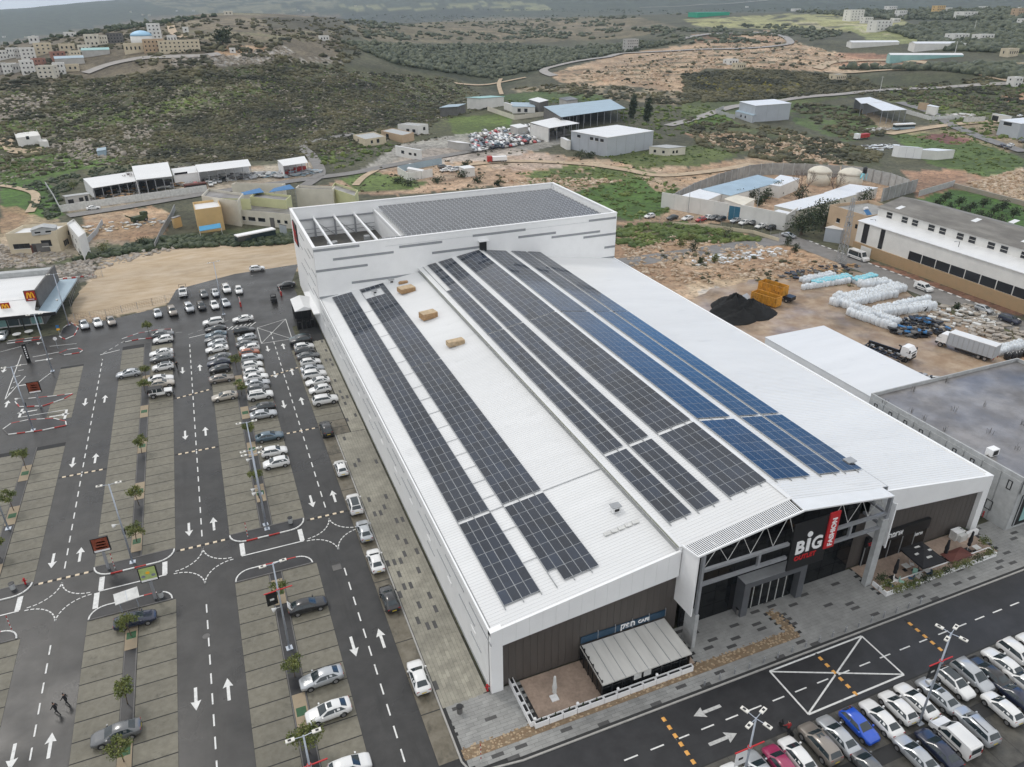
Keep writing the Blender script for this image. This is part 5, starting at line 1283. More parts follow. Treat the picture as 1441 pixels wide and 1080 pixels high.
def make_car(kind,roof_rack=False,sunroof=False,dark_roof=False):
    D=CARS[kind];S=D['S'];t=thing('parked_car','car','car',(0,0,0))
    rings=[]
    for x,w,zs,zb,zt,wt in S:
        rings.append([(x,-w*.80,zs),(x,-w*.97,zs+.10),(x,-w,(zs+zb)/2+.03),(x,-w*.965,zb),(x,-wt,zt-.05 if zt-zb>.2 else zt-.015),(x,-wt*.55,zt),(x,0,zt+.008),
                      (x,wt*.55,zt),(x,wt,zt-.05 if zt-zb>.2 else zt-.015),(x,w*.965,zb),(x,w,(zs+zb)/2+.03),(x,w*.97,zs+.10),(x,w*.80,zs)])
    n=len(rings[0]);V=[p for r_ in rings for p in r_];F=[]
    for i in range(len(rings)-1):
        for j in range(n): F.append((i*n+j,(i+1)*n+j,(i+1)*n+(j+1) % n,i*n+(j+1) % n))
    F.append(tuple(range(n)));F.append(tuple((len(rings)-1)*n+j for j in range(n))[::-1])
    q=MB();q.add(V,F);body=q.build('body',M['car_white'],t,True,local=True)
    def patch(name,i0,i1,ja,jb,m,ins=.1,off=.012,insu=None):
        q=MB();iu=insu if insu is not None else ins
        A,B=rings[i0],rings[i1];js=list(range(ja,jb+1));k=len(js)-1
        top=[];bot=[]
        for idx,j in enumerate(js):
            a,b=Vector(A[j]),Vector(B[j]);top.append(a.lerp(b,iu));bot.append(a.lerp(b,1-iu))
        # trim sideways
        def trim(L_): L_=list(L_);L_[0]=L_[0].lerp(L_[1],min(.9,ins*k*.5));L_[-1]=L_[-1].lerp(L_[-2],min(.9,ins*k*.5));return L_
        top,bot=trim(top),trim(bot)
        nrm=(top[-1]-top[0]).cross(bot[0]-top[0]).normalized()
        c=(top[0]+top[-1]+bot[0]+bot[-1])/4
        if nrm.dot(c-Vector((c.x*.6,0,.7)))<0: nrm=-nrm
        pts=[p+nrm*off for p in top+bot];m_=len(js)
        q.add(pts,[(i,i+1,m_+i+1,m_+i) for i in range(m_-1)]);return q.build(name,M[m],t,True,local=True)
    patch('windscreen',D['ws'][0],D['ws'][1],4,8,'car_glass',.10,.016,.06)
    patch('rear_window',D['rw'][1],D['rw'][0],4,8,'car_glass',.14,.016,.08)
    a,b=D['side']
    for (ja,jb) in ((3,4),(9,8)):
        q=MB();lo=[];hi=[]
        for i in range(a,b+1):
            P,Q=Vector(rings[i][ja]),Vector(rings[i][jb]);tr=.12
            lo.append(P.lerp(Q,tr));hi.append(P.lerp(Q,.84))
        # slanted ends
        lo[0]=lo[0].lerp(lo[1],.22);hi[0]=lo[0].lerp(hi[1],.05);lo[-1]=lo[-1].lerp(lo[-2],.3);hi[-1]=lo[-1].lerp(hi[-2],.05)
        sgn=-1 if ja==3 else 1;off=Vector((0,sgn*.016,.006));m_=len(lo)
        q.add([p+off for p in lo+hi],[(i,i+1,m_+i+1,m_+i) for i in range(m_-1)]);q.build('side_window',M['car_glass'],t,local=True)
        xm=(rings[a+1][ja][0]+rings[b-1][ja][0])/2;q=MB();P,Q=Vector((xm,rings[a+1][ja][1],rings[a+1][ja][2])),Vector((xm,rings[a+1][jb][1],rings[a+1][jb][2]))
        q.bar(P+off*1.6,Q+off*1.6,.09,.02);q.build('door_pillar',M['car_white'] if not dark_roof else M['plastic'],t,local=True)
    for sx in (-1,1):
        for sy in (-1,1):
            cx,cy,r_=sx*D['wb'],sy*(S[3][1]-.02),D['wr']
            TB(t,'wheel_arch','plastic',(cx,cy-sy*.25,r_+.02),(cx,cy+sy*.024,r_+.02),r_+.06,n=14)
            q=MB();q.tube((cx,cy-sy*.2,r_),(cx,cy+sy*.045,r_),r_,n=14);wh=q.build('wheel',M['tyre'],t,local=True)
            TB(wh,'rim','rim',(cx,cy,r_),(cx,cy+sy*.056,r_),r_*.66,n=10)
    hz_=S[1][3]-.06
    for sy in (-1,1):
        q=MB();q.ext([(S[1][0]+.03,sy*.38,hz_-.06),(S[1][0]-.02,sy*.70,hz_-.04),(S[1][0]-.30,sy*.76,hz_+.06),(S[1][0]-.02,sy*.45,hz_+.07)],(0,0,.03));q.build('headlight',M['head_glass'],t,local=True)
        xb=S[-2][0];BX(t,'taillight','tail_red',xb-.06,xb+.18,sy*.60-.14,sy*.60+.14+.0,S[-2][3]-.16,S[-2][3]+.02)
        q=MB();xm=S[3][0]-.25;q.box(xm-.09,xm+.06,sy*(S[3][1]+.09)-.09,sy*(S[3][1]+.09)+.09,S[3][3]+.02,S[3][3]+.16);q.build('mirror',M['car_white'],t,local=True)
    BX(t,'number_plate','plate',S[-1][0]-.015,S[-1][0]+.02,-.26,.26,S[-1][3]-.20,S[-1][3]-.08)
    BX(t,'grille','plastic',S[0][0]-.03,S[0][0]+.012,-.42,.42,S[0][2]+.02,S[0][2]+.14)
    BX(t,'bumper_trim','plastic',S[-1][0]-.02,S[-1][0]+.1,-.6,.6,S[-1][2],S[-1][2]+.1)
    iR=D['ws'][1]
    if sunroof or dark_roof:
        q=MB();i1=D['rw'][0] if dark_roof else iR+1;x0,x1=S[iR][0]-.08,(S[i1][0]+.05 if dark_roof else S[iR][0]-.55);wq=.5 if dark_roof else .34
        z0,z1=S[iR][4]+.016,S[i1][4]+.016;q.add([(x0,-wq,z0),(x0,wq,z0),(x1,wq,z1 if dark_roof else z0+.03),(x1,-wq,z1 if dark_roof else z0+.03)],[(0,1,2,3)])
        if dark_roof and i1-iR>1:
            q=MB();pts=[(S[i][0]+(-.08 if i==iR else .05 if i==i1 else 0),S[i][4]+.02) for i in range(iR,i1+1)]
            q.add([(x,-wq,z) for x,z in pts]+[(x,wq,z) for x,z in pts],[(i,i+1,len(pts)+i+1,len(pts)+i) for i in range(len(pts)-1)])
        q.build('sunroof',M['car_glass'],t,local=True)
    if roof_rack:
        for sy in (-1,1):
            q=MB();q.bar((S[iR][0]-.2,sy*.5,S[iR+1][4]+.04),(S[D['rw'][0]][0]+.2,sy*.5,S[iR+1][4]+.03),.05,.06);q.build('roof_rail',M['plastic'],t,local=True)
    return t
PROTO={}
def car(kind,colr,x,y,rz,label,group,cat='car',jit=True,**opt):
    key=(kind,tuple(sorted(opt.items())))
    if key not in PROTO: o=make_car(kind,**opt);PROTO[key]=o;PROTO[(key,'used')]=False
    if not PROTO[(key,'used')]: o=PROTO[key];PROTO[(key,'used')]=True
    else: o=dup(PROTO[key])
    o.location=(x,y,.05);o.rotation_euler=(0,0,rz+(rnd.uniform(-.035,.035) if jit else 0))
    o['label']=label;o['category']=cat;o['group']=group
    for k in KIDS[o]:
        nm=k.name.split('.')[0]
        if nm in ('body','mirror','door_pillar') and len(k.material_slots):
            if nm == 'door_pillar' and opt.get('dark_roof'): continue
            k.material_slots[0].link = 'OBJECT';k.material_slots[0].material=M['car_'+colr]
    return o
ORD = 'nearest,second,third,fourth,fifth,sixth,seventh,eighth,ninth,tenth,eleventh,twelfth,thirteenth,fourteenth,fifteenth,sixteenth,seventeenth,eighteenth,nineteenth'.split(',')
Lf,Rt,Up,Dn=math.pi,0.0,math.pi/2,-math.pi/2
def row(cars,rowdesc,group,ang=None,snapx=None,z=.75,off=(0,0)):
    n=len(cars)
    for i,c in enumerate(cars):
        k,col,px,py,a=c[:5];opt=c[5] if len(c)>5 else {}
        x,y=G(px,py,z)
        if snapx is not None: x=snapx+rnd.uniform(-.22,.22)
        nm={'suv': 'SUV','hatchback': 'hatchback','sedan': 'sedan','minivan': 'people carrier'}[k]
        o_=ORD[n-1-i] if n>1 else ''
        lab = '%s %s, %s from the near end of the %s' % (col.replace('bluegrey','blue-grey').replace('taupe','grey-brown'),nm,o_,rowdesc) if n-1-i>0 else '%s %s at the near end of the %s' % (col.replace('bluegrey','blue-grey').replace('taupe','grey-brown'),nm,rowdesc)
        car(k,col,x+off[0],y+off[1],a,lab,group,**opt)
row([('sedan','grey',220.4,471,Rt),('hatchback','white',221.4,478.5,Lf),('sedan','white',222.4,496.7,Lf),('sedan','grey',226,504,Lf),('hatchback','white',226,516.5,Lf,dict(dark_roof=True)),('sedan','white',220.4,533.6,Rt),('sedan','beige',223,540,Rt)],
    'row behind the white jeep','cars parked in the bays',snapx=-14.0)
row([('suv','white',303,453,Lf),('sedan','black',302,463,Lf),('sedan','bluegrey',305,470.4,Lf),('sedan','grey',306,476.8,Lf),('hatchback','silver',306,483,Lf),('sedan','white',307,490.3,Lf),('sedan','grey',307,502.8,Lf),('sedan','navy',307,510,Lf),('hatchback','black',308,519.4,Lf),('sedan','taupe',309,532.6,Rt),('sedan','beige',323,556,Lf)],
    'row right of the second lane','cars parked in the bays',snapx=-3.3)
row([('sedan','white',340,448.6,Lf),('suv','black',344,465.8,Rt),('hatchback','silver',344,476,Lf),('sedan','grey',347,484,Rt),('hatchback','white',346,490.3,Lf),('hatchback','orange',347,496.5,Rt),('minivan','silver',350.7,505,Rt),('hatchback','white',351.7,514,Rt),('hatchback','white',356,523,Rt,dict(sunroof=True)),('sedan','white',355.5,531,Rt),('sedan','silver',359.4,539.4,Rt),('hatchback','grey',364,546.5,Rt),('suv','white',365,556.5,Rt,dict(roof_rack=True)),('sedan','black',369,573,Lf),('sedan','silver',370,582.5,Rt),('sedan','bluegrey',376.7,614,Rt),('hatchback','white',376,637,Rt),('hatchback','white',387.5,651,Lf)],
    'row left of the third lane','cars parked in the bays',snapx=2.7)
row([('sedan','teal',434.3,473.5,Lf),('suv','black',435.2,477.5,Lf),('hatchback','white',436,486.3,Rt),('hatchback','black',440,492.5,Rt),('sedan','grey',442,499,Rt),('hatchback','white',442,508.5,Rt),('sedan','silver',447,517,Rt),('suv','white',451.8,525.5,Rt),('sedan','white',454.7,535,Lf),('hatchback','white',459.6,546,Lf),('suv','white',464.4,561.5,Rt,dict(dark_roof=False))],
    'row against the building wall','cars parked against the west wall',snapx=13.2)
for k,col,px,py,a,lb,opt in (('suv','black',476,600,Up,'small black car, farthest of those parked along the west pavement',{}),('hatchback','white',496,654.5,Up,'white hatchback parked along the west pavement, behind the black one',dict(sunroof=True)),('suv','white',518.5,705,Up,'white SUV with a dark glass roof parked along the west pavement',dict(dark_roof=True)),('sedan','silver',533,741,Up,'silver sedan parked nose to tail behind the white glass roofed SUV',{}),('sedan','white',547.5,783,Up,'white sedan parked between the silver sedan and the black sedan',{}),('sedan','black',570,835,Up,'black sedan parked along the west pavement, second from the corner',{}),('sedan','white',606,946,Up,'white sedan parked along the pavement by the front corner',{})):
    x,y=G(px,py,.75);car(k,col,11.75,y,a,lb,'cars parked along the west pavement',**opt)
for k,col,px,py,a,lb,opt in (('sedan','black',433,851,Rt,'black sedan with its boot open in the near bays by the kerb island',{}),('sedan','navy',190,871,Rt,'dark blue sedan under a tree beside the near left kerb island',{}),('sedan','silver',452,953,Lf,'silver sedan nose first towards the near stone planter',{}),('sedan','white',462,1000,Lf,'white sedan with a sunroof beside the silver sedan',dict(sunroof=True)),('sedan','grey',163,1031,Lf,'grey sedan parked across the median near the bottom left tree',{}),('hatchback','white',492,1078,Rt,'white hatchback cut off by the bottom edge of the photo',{}),('sedan','silver',181,525,Lf,'silver sedan alone in its bay beside the leftmost lane',{})):
    x,y=G(px,py,.75);car(k,col,x,y,a+(.02 if k else 0),lb,'scattered parked cars',**opt)
# open boot lid of the black sedan
x,y=G(433,851,.75)
bl_=thing('boot_lid','open white lined boot lid of the black sedan','boot lid',(x-1.9,y,1.0));
q=MB();q.ext([(0,-.6,0),(0,.6,0),(-.35,.55,.6),(-.35,-.55,.6)],(.05,0,.03));q.build('lid',M['car_white'],bl_,local=True);BX(bl_,'inner_panel','plastic',-.12,.1,-.25,.25,.02,.2)
row([('sedan','silver',3,472,Dn)],'kerb in front of the restaurant','cars by the fence')
fl=[('sedan','silver',118,456,Dn,'silver sedan, leftmost of the cars backed up to the wire fence'),('sedan','white',137,453,Dn,'white sedan, second from the left along the wire fence'),('sedan','taupe',156,451,Dn,'grey-brown sedan, third from the left along the wire fence'),('sedan','silver',221.5,440,Dn,'silver hatchback along the fence after the gap'),('suv','taupe',242.5,438,Dn,'grey-brown SUV along the fence after the gap'),('suv','silver',266,433,Dn,'silver SUV along the fence, left of the black one'),('hatchback','black',283,430.5,Dn,'black car along the fence between silver and white'),('sedan','white',301.5,428.5,Dn,'white sedan along the fence by the lamp post'),('sedan','silver',317,425.5,Dn,'silver sedan, rightmost of the fence row'),('hatchback','grey',286.5,413.5,Dn,'dark hatchback in the back row beside the pickup'),('sedan','silver',303,411.5,Dn,'silver sedan in the back row'),('suv','white',318.5,406.5,Dn,'white SUV with roof rails in the back row'),('hatchback','white',336,408,Dn,'white car at the right end of the back row'),('hatchback','white',361.5,377.5,Rt,'white car alone on the sandy lot'),('sedan','black',402.5,400.5,Lf,'black hatchback by the corner of the tall white block')]
for k,col,px,py,a,lb in fl:
    x,y=G(px,py,.75);car(k,col,x,y,a+(.2 if px<200 else 0.12 if px<330 else 0),lb,'cars by the fence',**(dict(roof_rack=True) if 'rails' in lb else {}))
# front lot
F1=[('hatchback','white',976,1078,Up,{}),('hatchback','white',1014,1066,Up,dict(dark_roof=True)),('sedan','silver',1056,1064,Up,{}),('hatchback','magenta',1094,1068,Up,{}),('hatchback','white',1119,1059,Up,{}),('suv','taupe',1145.5,1037,Up,dict(sunroof=True)),('sedan','silver',1177,1031,Up,{}),('hatchback','blue',1203,1014,Dn,{}),('sedan','white',1239,1009,Up,{}),('hatchback','white',1259,990,Up,{}),('sedan','white',1286.6,983,Up,{}),('sedan','silver',1311,969,Up,dict(sunroof=True)),('hatchback','white',1336,954,Dn,dict(dark_roof=True)),('minivan','silver',1362,946,Dn,{}),('sedan','black',1375,932,Up,{}),('sedan','white',1396,920,Up,{}),('minivan','white',1414,907,Dn,{}),('sedan','white',1437,893,Up,{})]
names1=['at the left end of the front row','with a dark glass roof in the front row','under the left lamp post, front row','left of a white hatchback in the front row','between the magenta car and the grey-brown SUV','with a sunroof in the front row','between the grey-brown SUV and the blue hatchback','in the front row beside the crossed white box','directly right of the blue hatchback','second right of the blue hatchback','third right of the blue hatchback','with a sunroof by the lamp post foot','with a black glass roof behind the right lamp post','right of the black roofed white car','between the silver people carrier and a white sedan, front row','right of the black sedan in the front row','third from the right end of the front row','at the right edge of the photo, front row']
for (k,col,px,py,a,opt),nm in zip(F1,names1):
    x,y=G(px,py,.75);car(k,col,x,32.9+rnd.uniform(-.25,.25) if y>20 else y,a,'%s %s %s' % (col.replace('taupe','grey-brown'),{'suv': 'SUV','minivan': 'people carrier'}.get(k,k),nm),'cars in the front lot',**opt)
F2=[('sedan','grey',1222,1076,Up,'dark grey sedan at the left end of the second front row'),('sedan','silver',1289,1061,Up,'silver sedan left of the navy sedan in the second front row'),('sedan','navy',1321,1053,Up,'navy sedan left of the white van in the second front row'),('suv','silver',1372,1021,Up,'silver estate with roof bars right of the white van'),('hatchback','white',1411,996,Up,'white hatchback alone with bays free beside it, second front row'),('sedan','navy',1428,977,Up,'dark sedan right of the lone white hatchback'),('hatchback','white',1441,959,Up,'white car cut by the right edge, second front row')]
for k,col,px,py,a,lb in F2:
    x,y=G(px,py,.75);car(k,col,x,y,a,lb,'cars in the front lot',**(dict(roof_rack=True) if 'bars' in lb else {}))

# --- vans, pickup, jeep, buggy: shapes of their own
def wheels(t,xs,w,r_,dual=False,mat_rim='rim'):
    for cx in xs:
        for sy in (-1,1):
            q=MB();q.tube((cx,sy*(w-.22),r_),(cx,sy*(w+.015),r_),r_,n=14);wh=q.build('wheel',M['tyre'],t,local=True)
            q=MB();q.tube((cx,sy*(w-.02),r_),(cx,sy*(w+.03),r_),r_*.6,n=10);q.build('rim',M[mat_rim],wh,local=True)
def profile_body(t,name,prof,w,m,taper=.06,zt0=1.0):
    """side outline (x,z) extruded to half width w, narrowing a little above zt0"""
    n=len(prof);V=[]
    for s in (-1,1):
        for x,z in prof: V.append((x,s*(w-taper*max(0,z-zt0)*1.3),z))
    q=MB();q.add(V,[tuple(range(n)),tuple(range(2*n-1,n-1,-1))]+[(i,n+i,n+(i+1) % n,(i+1) % n) for i in range(n)]);return q.build(name,m if not isinstance(m,str) else M[m],t,local=True)
def win(t,name,pts,off): q=MB();q.add([tuple(Vector(p)+Vector(off)) for p in pts],[tuple(range(len(pts)))]);return q.build(name,M['car_glass'],t,local=True)
def lamps(t,xf,xr,w,zh,zr):
    for sy in (-1,1):
        BX(t,'headlight','head_glass',xf-.08,xf+.02,sy*w*.75-.16,sy*w*.75+.16,zh-.1,zh+.1)
        BX(t,'taillight','tail_red',xr-.02,xr+.06,sy*w*.86-.09,sy*w*.86+.09,zr-.2,zr+.2)
def van(label,px,py,rz,L=4.4,H=1.85,w=.9,panel=True,cat='van',group=None,colr='white',z=.9,side_glass=False):
    x,y=G(px,py,z);t=thing('parked_van',label,cat,(x,y,.05),group,rz=rz);h=L/2
    profile_body(t,'body',[(-h,.35),(-h-.03,.9),(-h+.06,H-.1),(-h+.25,H),(h-1.9,H),(h-1.6,H-.06),(h-.95,1.12 if H<2.2 else 1.3),(h-.15,.92 if H<2.2 else 1.05),(h,.7),(h-.02,.35)],w,'car_'+colr,.08,.9)
    zz=1.12 if H<2.2 else 1.3
    win(t,'windscreen',[(h-.98,-w*.8,zz),(h-.98,w*.8,zz),(h-1.57,w*.74,H-.12),(h-1.57,-w*.74,H-.12)],(.03,0,.02))
    for s in (-1,1):
        win(t,'side_window',[(h-1.15,s*w,1.06),(h-1.75,s*w*.955,H-.2),(h-2.25,s*w*.955,H-.2),(h-2.25,s*w,1.06)],(0,s*.012,0))
        win(t,'side_window',[(h-2.4,s*w,1.08),(h-2.4,s*w*.955,H-.22),(-h+.5 if side_glass else -h+1.0,s*w*.955,H-.22),(-h+.35 if side_glass else -h+1.0,s*w,1.08)],(0,s*.012,0))
        BX(t,'mirror','plastic',h-1.25,h-1.1,s*(w+.1)-.08,s*(w+.1)+.08,1.05,1.3)
        if panel: BX(t,'rub_strip','plastic',-h+.9,h-1.0,s*(w+.012)-.012,s*(w+.012)+.012,.62,.70)
    win(t,'rear_window',[(-h-.02,-w*.72,1.1),(-h-.02,w*.72,1.1),(-h+.06,w*.68,H-.25),(-h+.06,-w*.68,H-.25)],(-.035,0,0))
    wheels(t,(h-.85,-h+.85),w,.33 if H<2.2 else .36);lamps(t,h,-h-.03,w,.78,1.0);return t
van('white panel van with a label on its side window in the front lot',1344,1036,Up,group='cars in the front lot')
van('white minibus with dark windows on the street by the long warehouse',1208,361,Dn+.02,L=6.2,H=2.5,w=1.0,side_glass=True,cat='minibus')
van('white pickup-like van parked on the street beside the bags',1300,404,Dn,cat='van',H=1.8)
x,y=G(1385,435,.7);car('hatchback','silver',x,y,Dn,'silver hatchback on the street by the rubble','cars on the east street')
x,y=G(1421,450,.7);car('suv','navy',x,y,Dn,'dark SUV on the street at the right edge','cars on the east street')
x,y=G(1110,331,.7);car('sedan','silver',x,y,Dn+.3,'silver sedan outside the compound corner by the dark trees','cars on the east street')
# pickup
x,y=G(257.5,411,.8);t=thing('pickup_truck','white pickup with loaded rack at the left end of the back row','pickup',(x,y,.05),rz=Dn)
profile_body(t,'body',[(-2.6,.45),(-2.6,1.0),(-.3,1.0),(-.2,1.68),(.7,1.68),(1.25,1.08),(2.4,.98),(2.5,.5)],.9,'car_white');win(t,'windscreen',[(1.22,-.72,1.12),(1.22,.72,1.12),(.75,.68,1.62),(.75,-.68,1.62)],(.03,0,.02))
for s in (-1,1): win(t,'side_window',[(1.05,s*.9,1.1),(.68,s*.86,1.58),(-.12,s*.86,1.58),(-.12,s*.9,1.1)],(0,s*.015,0))
BX(t,'load_bed','plastic',-2.5,-.35,-.78,.78,1.0,1.02)
q=MB();q.tube((-2.5,-.8,1.0),(-2.5,-.8,1.9),.04);q.tube((-2.5,.8,1.0),(-2.5,.8,1.9),.04);q.bar((-2.5,-.8,1.9),(-2.5,.8,1.9),.06,.06);q.box(-2.2,-.6,-.5,.5,1.03,1.5);q.build('rack',M['black_metal'],t,local=True)
wheels(t,(1.6,-1.6),.9,.37);lamps(t,2.5,-2.6,.9,.85,.85)
# white jeep with a black roof
x,y=G(219,552.5,.9);t=thing('jeep','white four-wheel drive jeep with black roof and big black wheel arches','jeep',(-14.1,y,.05),rz=Rt)
profile_body(t,'body',[(-2.0,.55),(-2.0,1.12),(.55,1.12),(.75,1.15),(1.95,1.08),(2.0,.6)],.78,'car_white');profile_body(t,'roof',[(-1.95,1.12),(-1.9,1.82),(.35,1.82),(.6,1.12)],.76,'plastic')
for s in (-1,1):
    win(t,'side_window',[(.42,s*.78,1.2),(.25,s*.73,1.70),(-.5,s*.73,1.70),(-.5,s*.78,1.2)],(0,s*.02,0));win(t,'side_window',[(-.62,s*.78,1.2),(-.62,s*.73,1.7),(-1.2,s*.73,1.7),(-1.2,s*.78,1.2)],(0,s*.02,0))
    q=MB();q.bar((-.56,s*.80,1.13),(-.56,s*.76,1.78),.08,.04);q.bar((.45,s*.80,1.13),(.3,s*.76,1.78),.08,.04);q.bar((-1.26,s*.80,1.13),(-1.26,s*.76,1.78),.08,.04);q.build('door_pillar',M['car_white'],t,local=True)
    for cx in (1.3,-1.3): q=MB();q.ext([(cx-.62,s*.74,.62),(cx-.45,s*.74,.95),(cx+.45,s*.74,.95),(cx+.62,s*.74,.62),(cx+.5,s*.74,.62),(cx+.38,s*.74,.84),(cx-.38,s*.74,.84),(cx-.5,s*.74,.62)],(0,s*.24,0));q.build('wheel_arch',M['plastic'],t,local=True)
win(t,'windscreen',[(.6,-.66,1.18),(.6,.66,1.18),(.38,.64,1.74),(.38,-.64,1.74)],(.04,0,0));wheels(t,(1.3,-1.3),.9,.42);lamps(t,2.0,-2.0,.78,.9,.95)
TB(t,'spare_wheel','tyre',(-2.02,0,1.1),(-2.24,0,1.1),.40,n=14);q=MB();q.box(1.98,2.2,-.8,.8,.5,.68);q.box(-2.15,-2.0,-.8,.8,.5,.68);q.build('bumper',M['plastic'],t,local=True)
# black buggy
x,y=G(385,420,.8);t=thing('utility_buggy','small black open buggy beside the loading porch','buggy',(x,y,.04),rz=Up)
q=MB();q.box(-1.4,1.4,-.65,.65,.35,.75);q.box(-1.4,-.3,-.65,.65,.753,1.05);q.build('body',M['plastic'],t,local=True)
q=MB()
for sx,sy in ((-.35,-.6),(-.35,.6),(.7,-.6),(.7,.6)): q.tube((sx,sy,.75),(sx*.9,sy,1.8),.035,n=6)
q.build('roll_cage',M['black_metal'],t,local=True);BX(t,'canopy','black',-.5,.75,-.66,.66,1.8,1.86);q=MB();q.box(-.3,.2,-.55,.55,.755,.9);q.box(-.35,-.25,-.55,.55,.9,1.3);q.build('seat',M['plastic'],t,local=True);wheels(t,(.95,-.95),.68,.31)

# --- lorries in the yard
def truck_cab(t,x0,w,z0,H,m='white',mblack='plastic'):
    """cab whose front is at x0+2.1"""
    profile_body(t,'cab',[(x0,z0),(x0,H-.1),(x0+.3,H),(x0+1.3,H-.05),(x0+1.95,H-.75),(x0+2.1,z0+.75),(x0+2.1,z0)],w,m,.03,2)
    win(t,'windscreen',[(x0+2.09,-w*.86,z0+.95),(x0+2.09,w*.86,z0+.95),(x0+1.96,w*.84,H-.85),(x0+1.96,-w*.84,H-.85)],(.02,0,.01))
    for s in (-1,1):
        win(t,'side_window',[(x0+1.9,s*w,z0+.95),(x0+1.8,s*w*.98,H-.95),(x0+1.1,s*w*.98,H-.95),(x0+1.1,s*w,z0+.95)],(0,s*.02,0))
        BX(t,'mirror','plastic',x0+1.75,x0+1.95,s*(w+.18)-.1,s*(w+.18)+.1,z0+1.0,z0+1.6)
        BX(t,'headlight','head_glass',x0+2.08,x0+2.14,s*w*.72-.2,s*w*.72+.2,z0-.05,z0+.15)
    q=MB();q.box(x0+2.09,x0+2.13,-w*.6,w*.6,z0+.15,z0+.7);q.build('grille',M[mblack],t,local=True);q=MB();q.box(x0+1.7,x0+2.15,-w,w,z0-.45,z0-.08);q.build('bumper',M[mblack],t,local=True)
pa=G(1225,483,1.0);pb=G(1290,505,1.0);ang=math.atan2(pb[1]-pa[1],pb[0]-pa[0])
t=thing('hooklift_truck','white cabbed lorry with a bare black hooklift chassis in the muddy yard','lorry',(*G(1252,494,.8),.02),rz=ang)
truck_cab(t,2.6,1.22,1.15,3.1,'white')
q=MB();q.box(-4.6,3.2,-.5,-.3,.85,1.1);q.box(-4.6,3.2,.3,.5,.85,1.1);q.box(-4.5,2.2,-.28,.28,1.1,1.35);q.box(-4.0,-3.4,-1.1,1.1,.8,1.0);q.box(1.4,2.2,-1.1,1.1,.7,1.25);q.build('chassis',M['black_metal'],t,local=True)
q=MB();q.bar((1.9,0,1.4),(2.1,0,2.5),.25,.25);q.bar((2.1,0,2.5),(1.5,0,2.6),.2,.2);q.bar((-4.5,0,1.45),(1.9,0,1.5),.3,.25);q.build('hook_arm',M['black_metal'],t,local=True)
TB(t,'exhaust','gutter',(2.35,1.0,1.2),(2.35,1.0,3.0),.08);wheels(t,(3.9,-.6,-2.0,-3.4),1.22,.5)
t=thing('flatbed_trailer','black empty skeletal trailer parked beside the white cabbed lorry','trailer',(*G(1236,490,.8),.02),rz=ang)
t.location=(BASE[t].x-1.3*math.sin(ang)*-1,BASE[t].y-2.9,.02)
q=MB();q.box(-4.6,4.0,-.55,-.35,.95,1.2);q.box(-4.6,4.0,.35,.55,.95,1.2)
for k in range(8): q.box(-4.5+k*1.15,-4.3+k*1.15,-1.2,1.2,1.2,1.32)
q.build('frame',M['black_metal'],t,local=True);wheels(t,(3.2,-2.2,-3.4),1.2,.48)
for k in range(4): BX(t,'bundle','gutter',-3.6+k*1.8,-2.9+k*1.8,.75,1.05,1.33,1.6)
pa=G(1332,490,1.0);pb=G(1400,512,1.0);ang2=math.atan2(pb[1]-pa[1],pb[0]-pa[0])+math.pi
t=thing('box_lorry','white cabbed lorry with a long grey curtain-sided body in the yard','lorry',(*G(1362,492,.9),.02),rz=ang2)
truck_cab(t,3.9,1.2,1.1,2.95,'white')
BX(t,'box_body','ware_grey',-5.2,3.8,-1.25,1.25,1.05,3.55);M['ware_grey']
BX(t,'box_roof','roof_white2',-5.22,3.82,-1.27,1.27,3.553,3.66)
for k in range(10):
    for s in (-1,1): BX(t,'curtain_strap','gutter',-5.1+k*.97,-5.02+k*.97,s*1.26-.02,s*1.26+.02,1.06,3.5)
q=MB();q.box(-5.0,4.5,-.5,.5,.7,1.05);q.box(-3.2,2.0,1.1,1.2,.45,.9);q.box(-3.2,2.0,-1.2,-1.1,.45,.9);q.build('chassis',M['black_metal'],t,local=True);wheels(t,(4.9,-2.6,-3.8),1.2,.5);lamps(t,6.0,-5.25,1.1,.9,.9)
# yellow dump bodies
pa=G(1062,408);pb=G(1108,420)
for k,(px,py,zz,lb) in enumerate(((1078,421,0,'orange-yellow ribbed skip body nearest the black heap'),(1087,411,0,'orange-yellow ribbed skip body behind the first, raised on a chassis'))):
    a2=math.atan2(G(1100,432)[1]-G(1062,420)[1],G(1100,432)[0]-G(1062,420)[0]);x,y=G(px,py,1.2);z0=.3 if k==0 else 1.2
    t=thing('skip_body',lb,'skip',(x,y,0),'yellow skip bodies',rz=a2);w2,l2,h_=1.25,3.3,2.1
    BX(t,'floor','truck_yellow',-l2,l2,-w2,w2,z0,z0+.12)
    for s in (-1,1):
        q=MB();q.box(-l2,l2,s*w2-.05,s*w2+.05,z0+.123,z0+h_);q.box(-l2,l2,s*(w2+.05)-.06,s*(w2+.05)+.06,z0+h_,z0+h_+.12);q.build('side_panel',M['truck_yellow'],t,local=True)
        for i in range(9): BX(t,'rib','truck_yellow',-l2+.1+i*.77,-l2+.28+i*.77,s*(w2+.1)-.06,s*(w2+.1)+.06,z0+.1,z0+h_-.003)
    BX(t,'tail_panel','truck_yellow',l2,l2+.08,-w2,w2,z0,z0+h_+.2);BX(t,'head_panel','truck_yellow',-l2-.08,-l2,-w2,w2,z0,z0+h_)
    BX(t,'load','coal',-l2+.1,l2-.1,-w2+.1,w2-.1,z0+.125,z0+1.2)
    if k==1: q=MB();q.box(-l2,l2+2.2,-.45,.45,.7,1.15);q.box(l2+.5,l2+2.4,-1.1,1.1,.6,1.5);q.build('chassis',M['black_metal'],t,local=True);wheels(t,(3.0,4.6,-2.4,-3.6),1.2,.48)
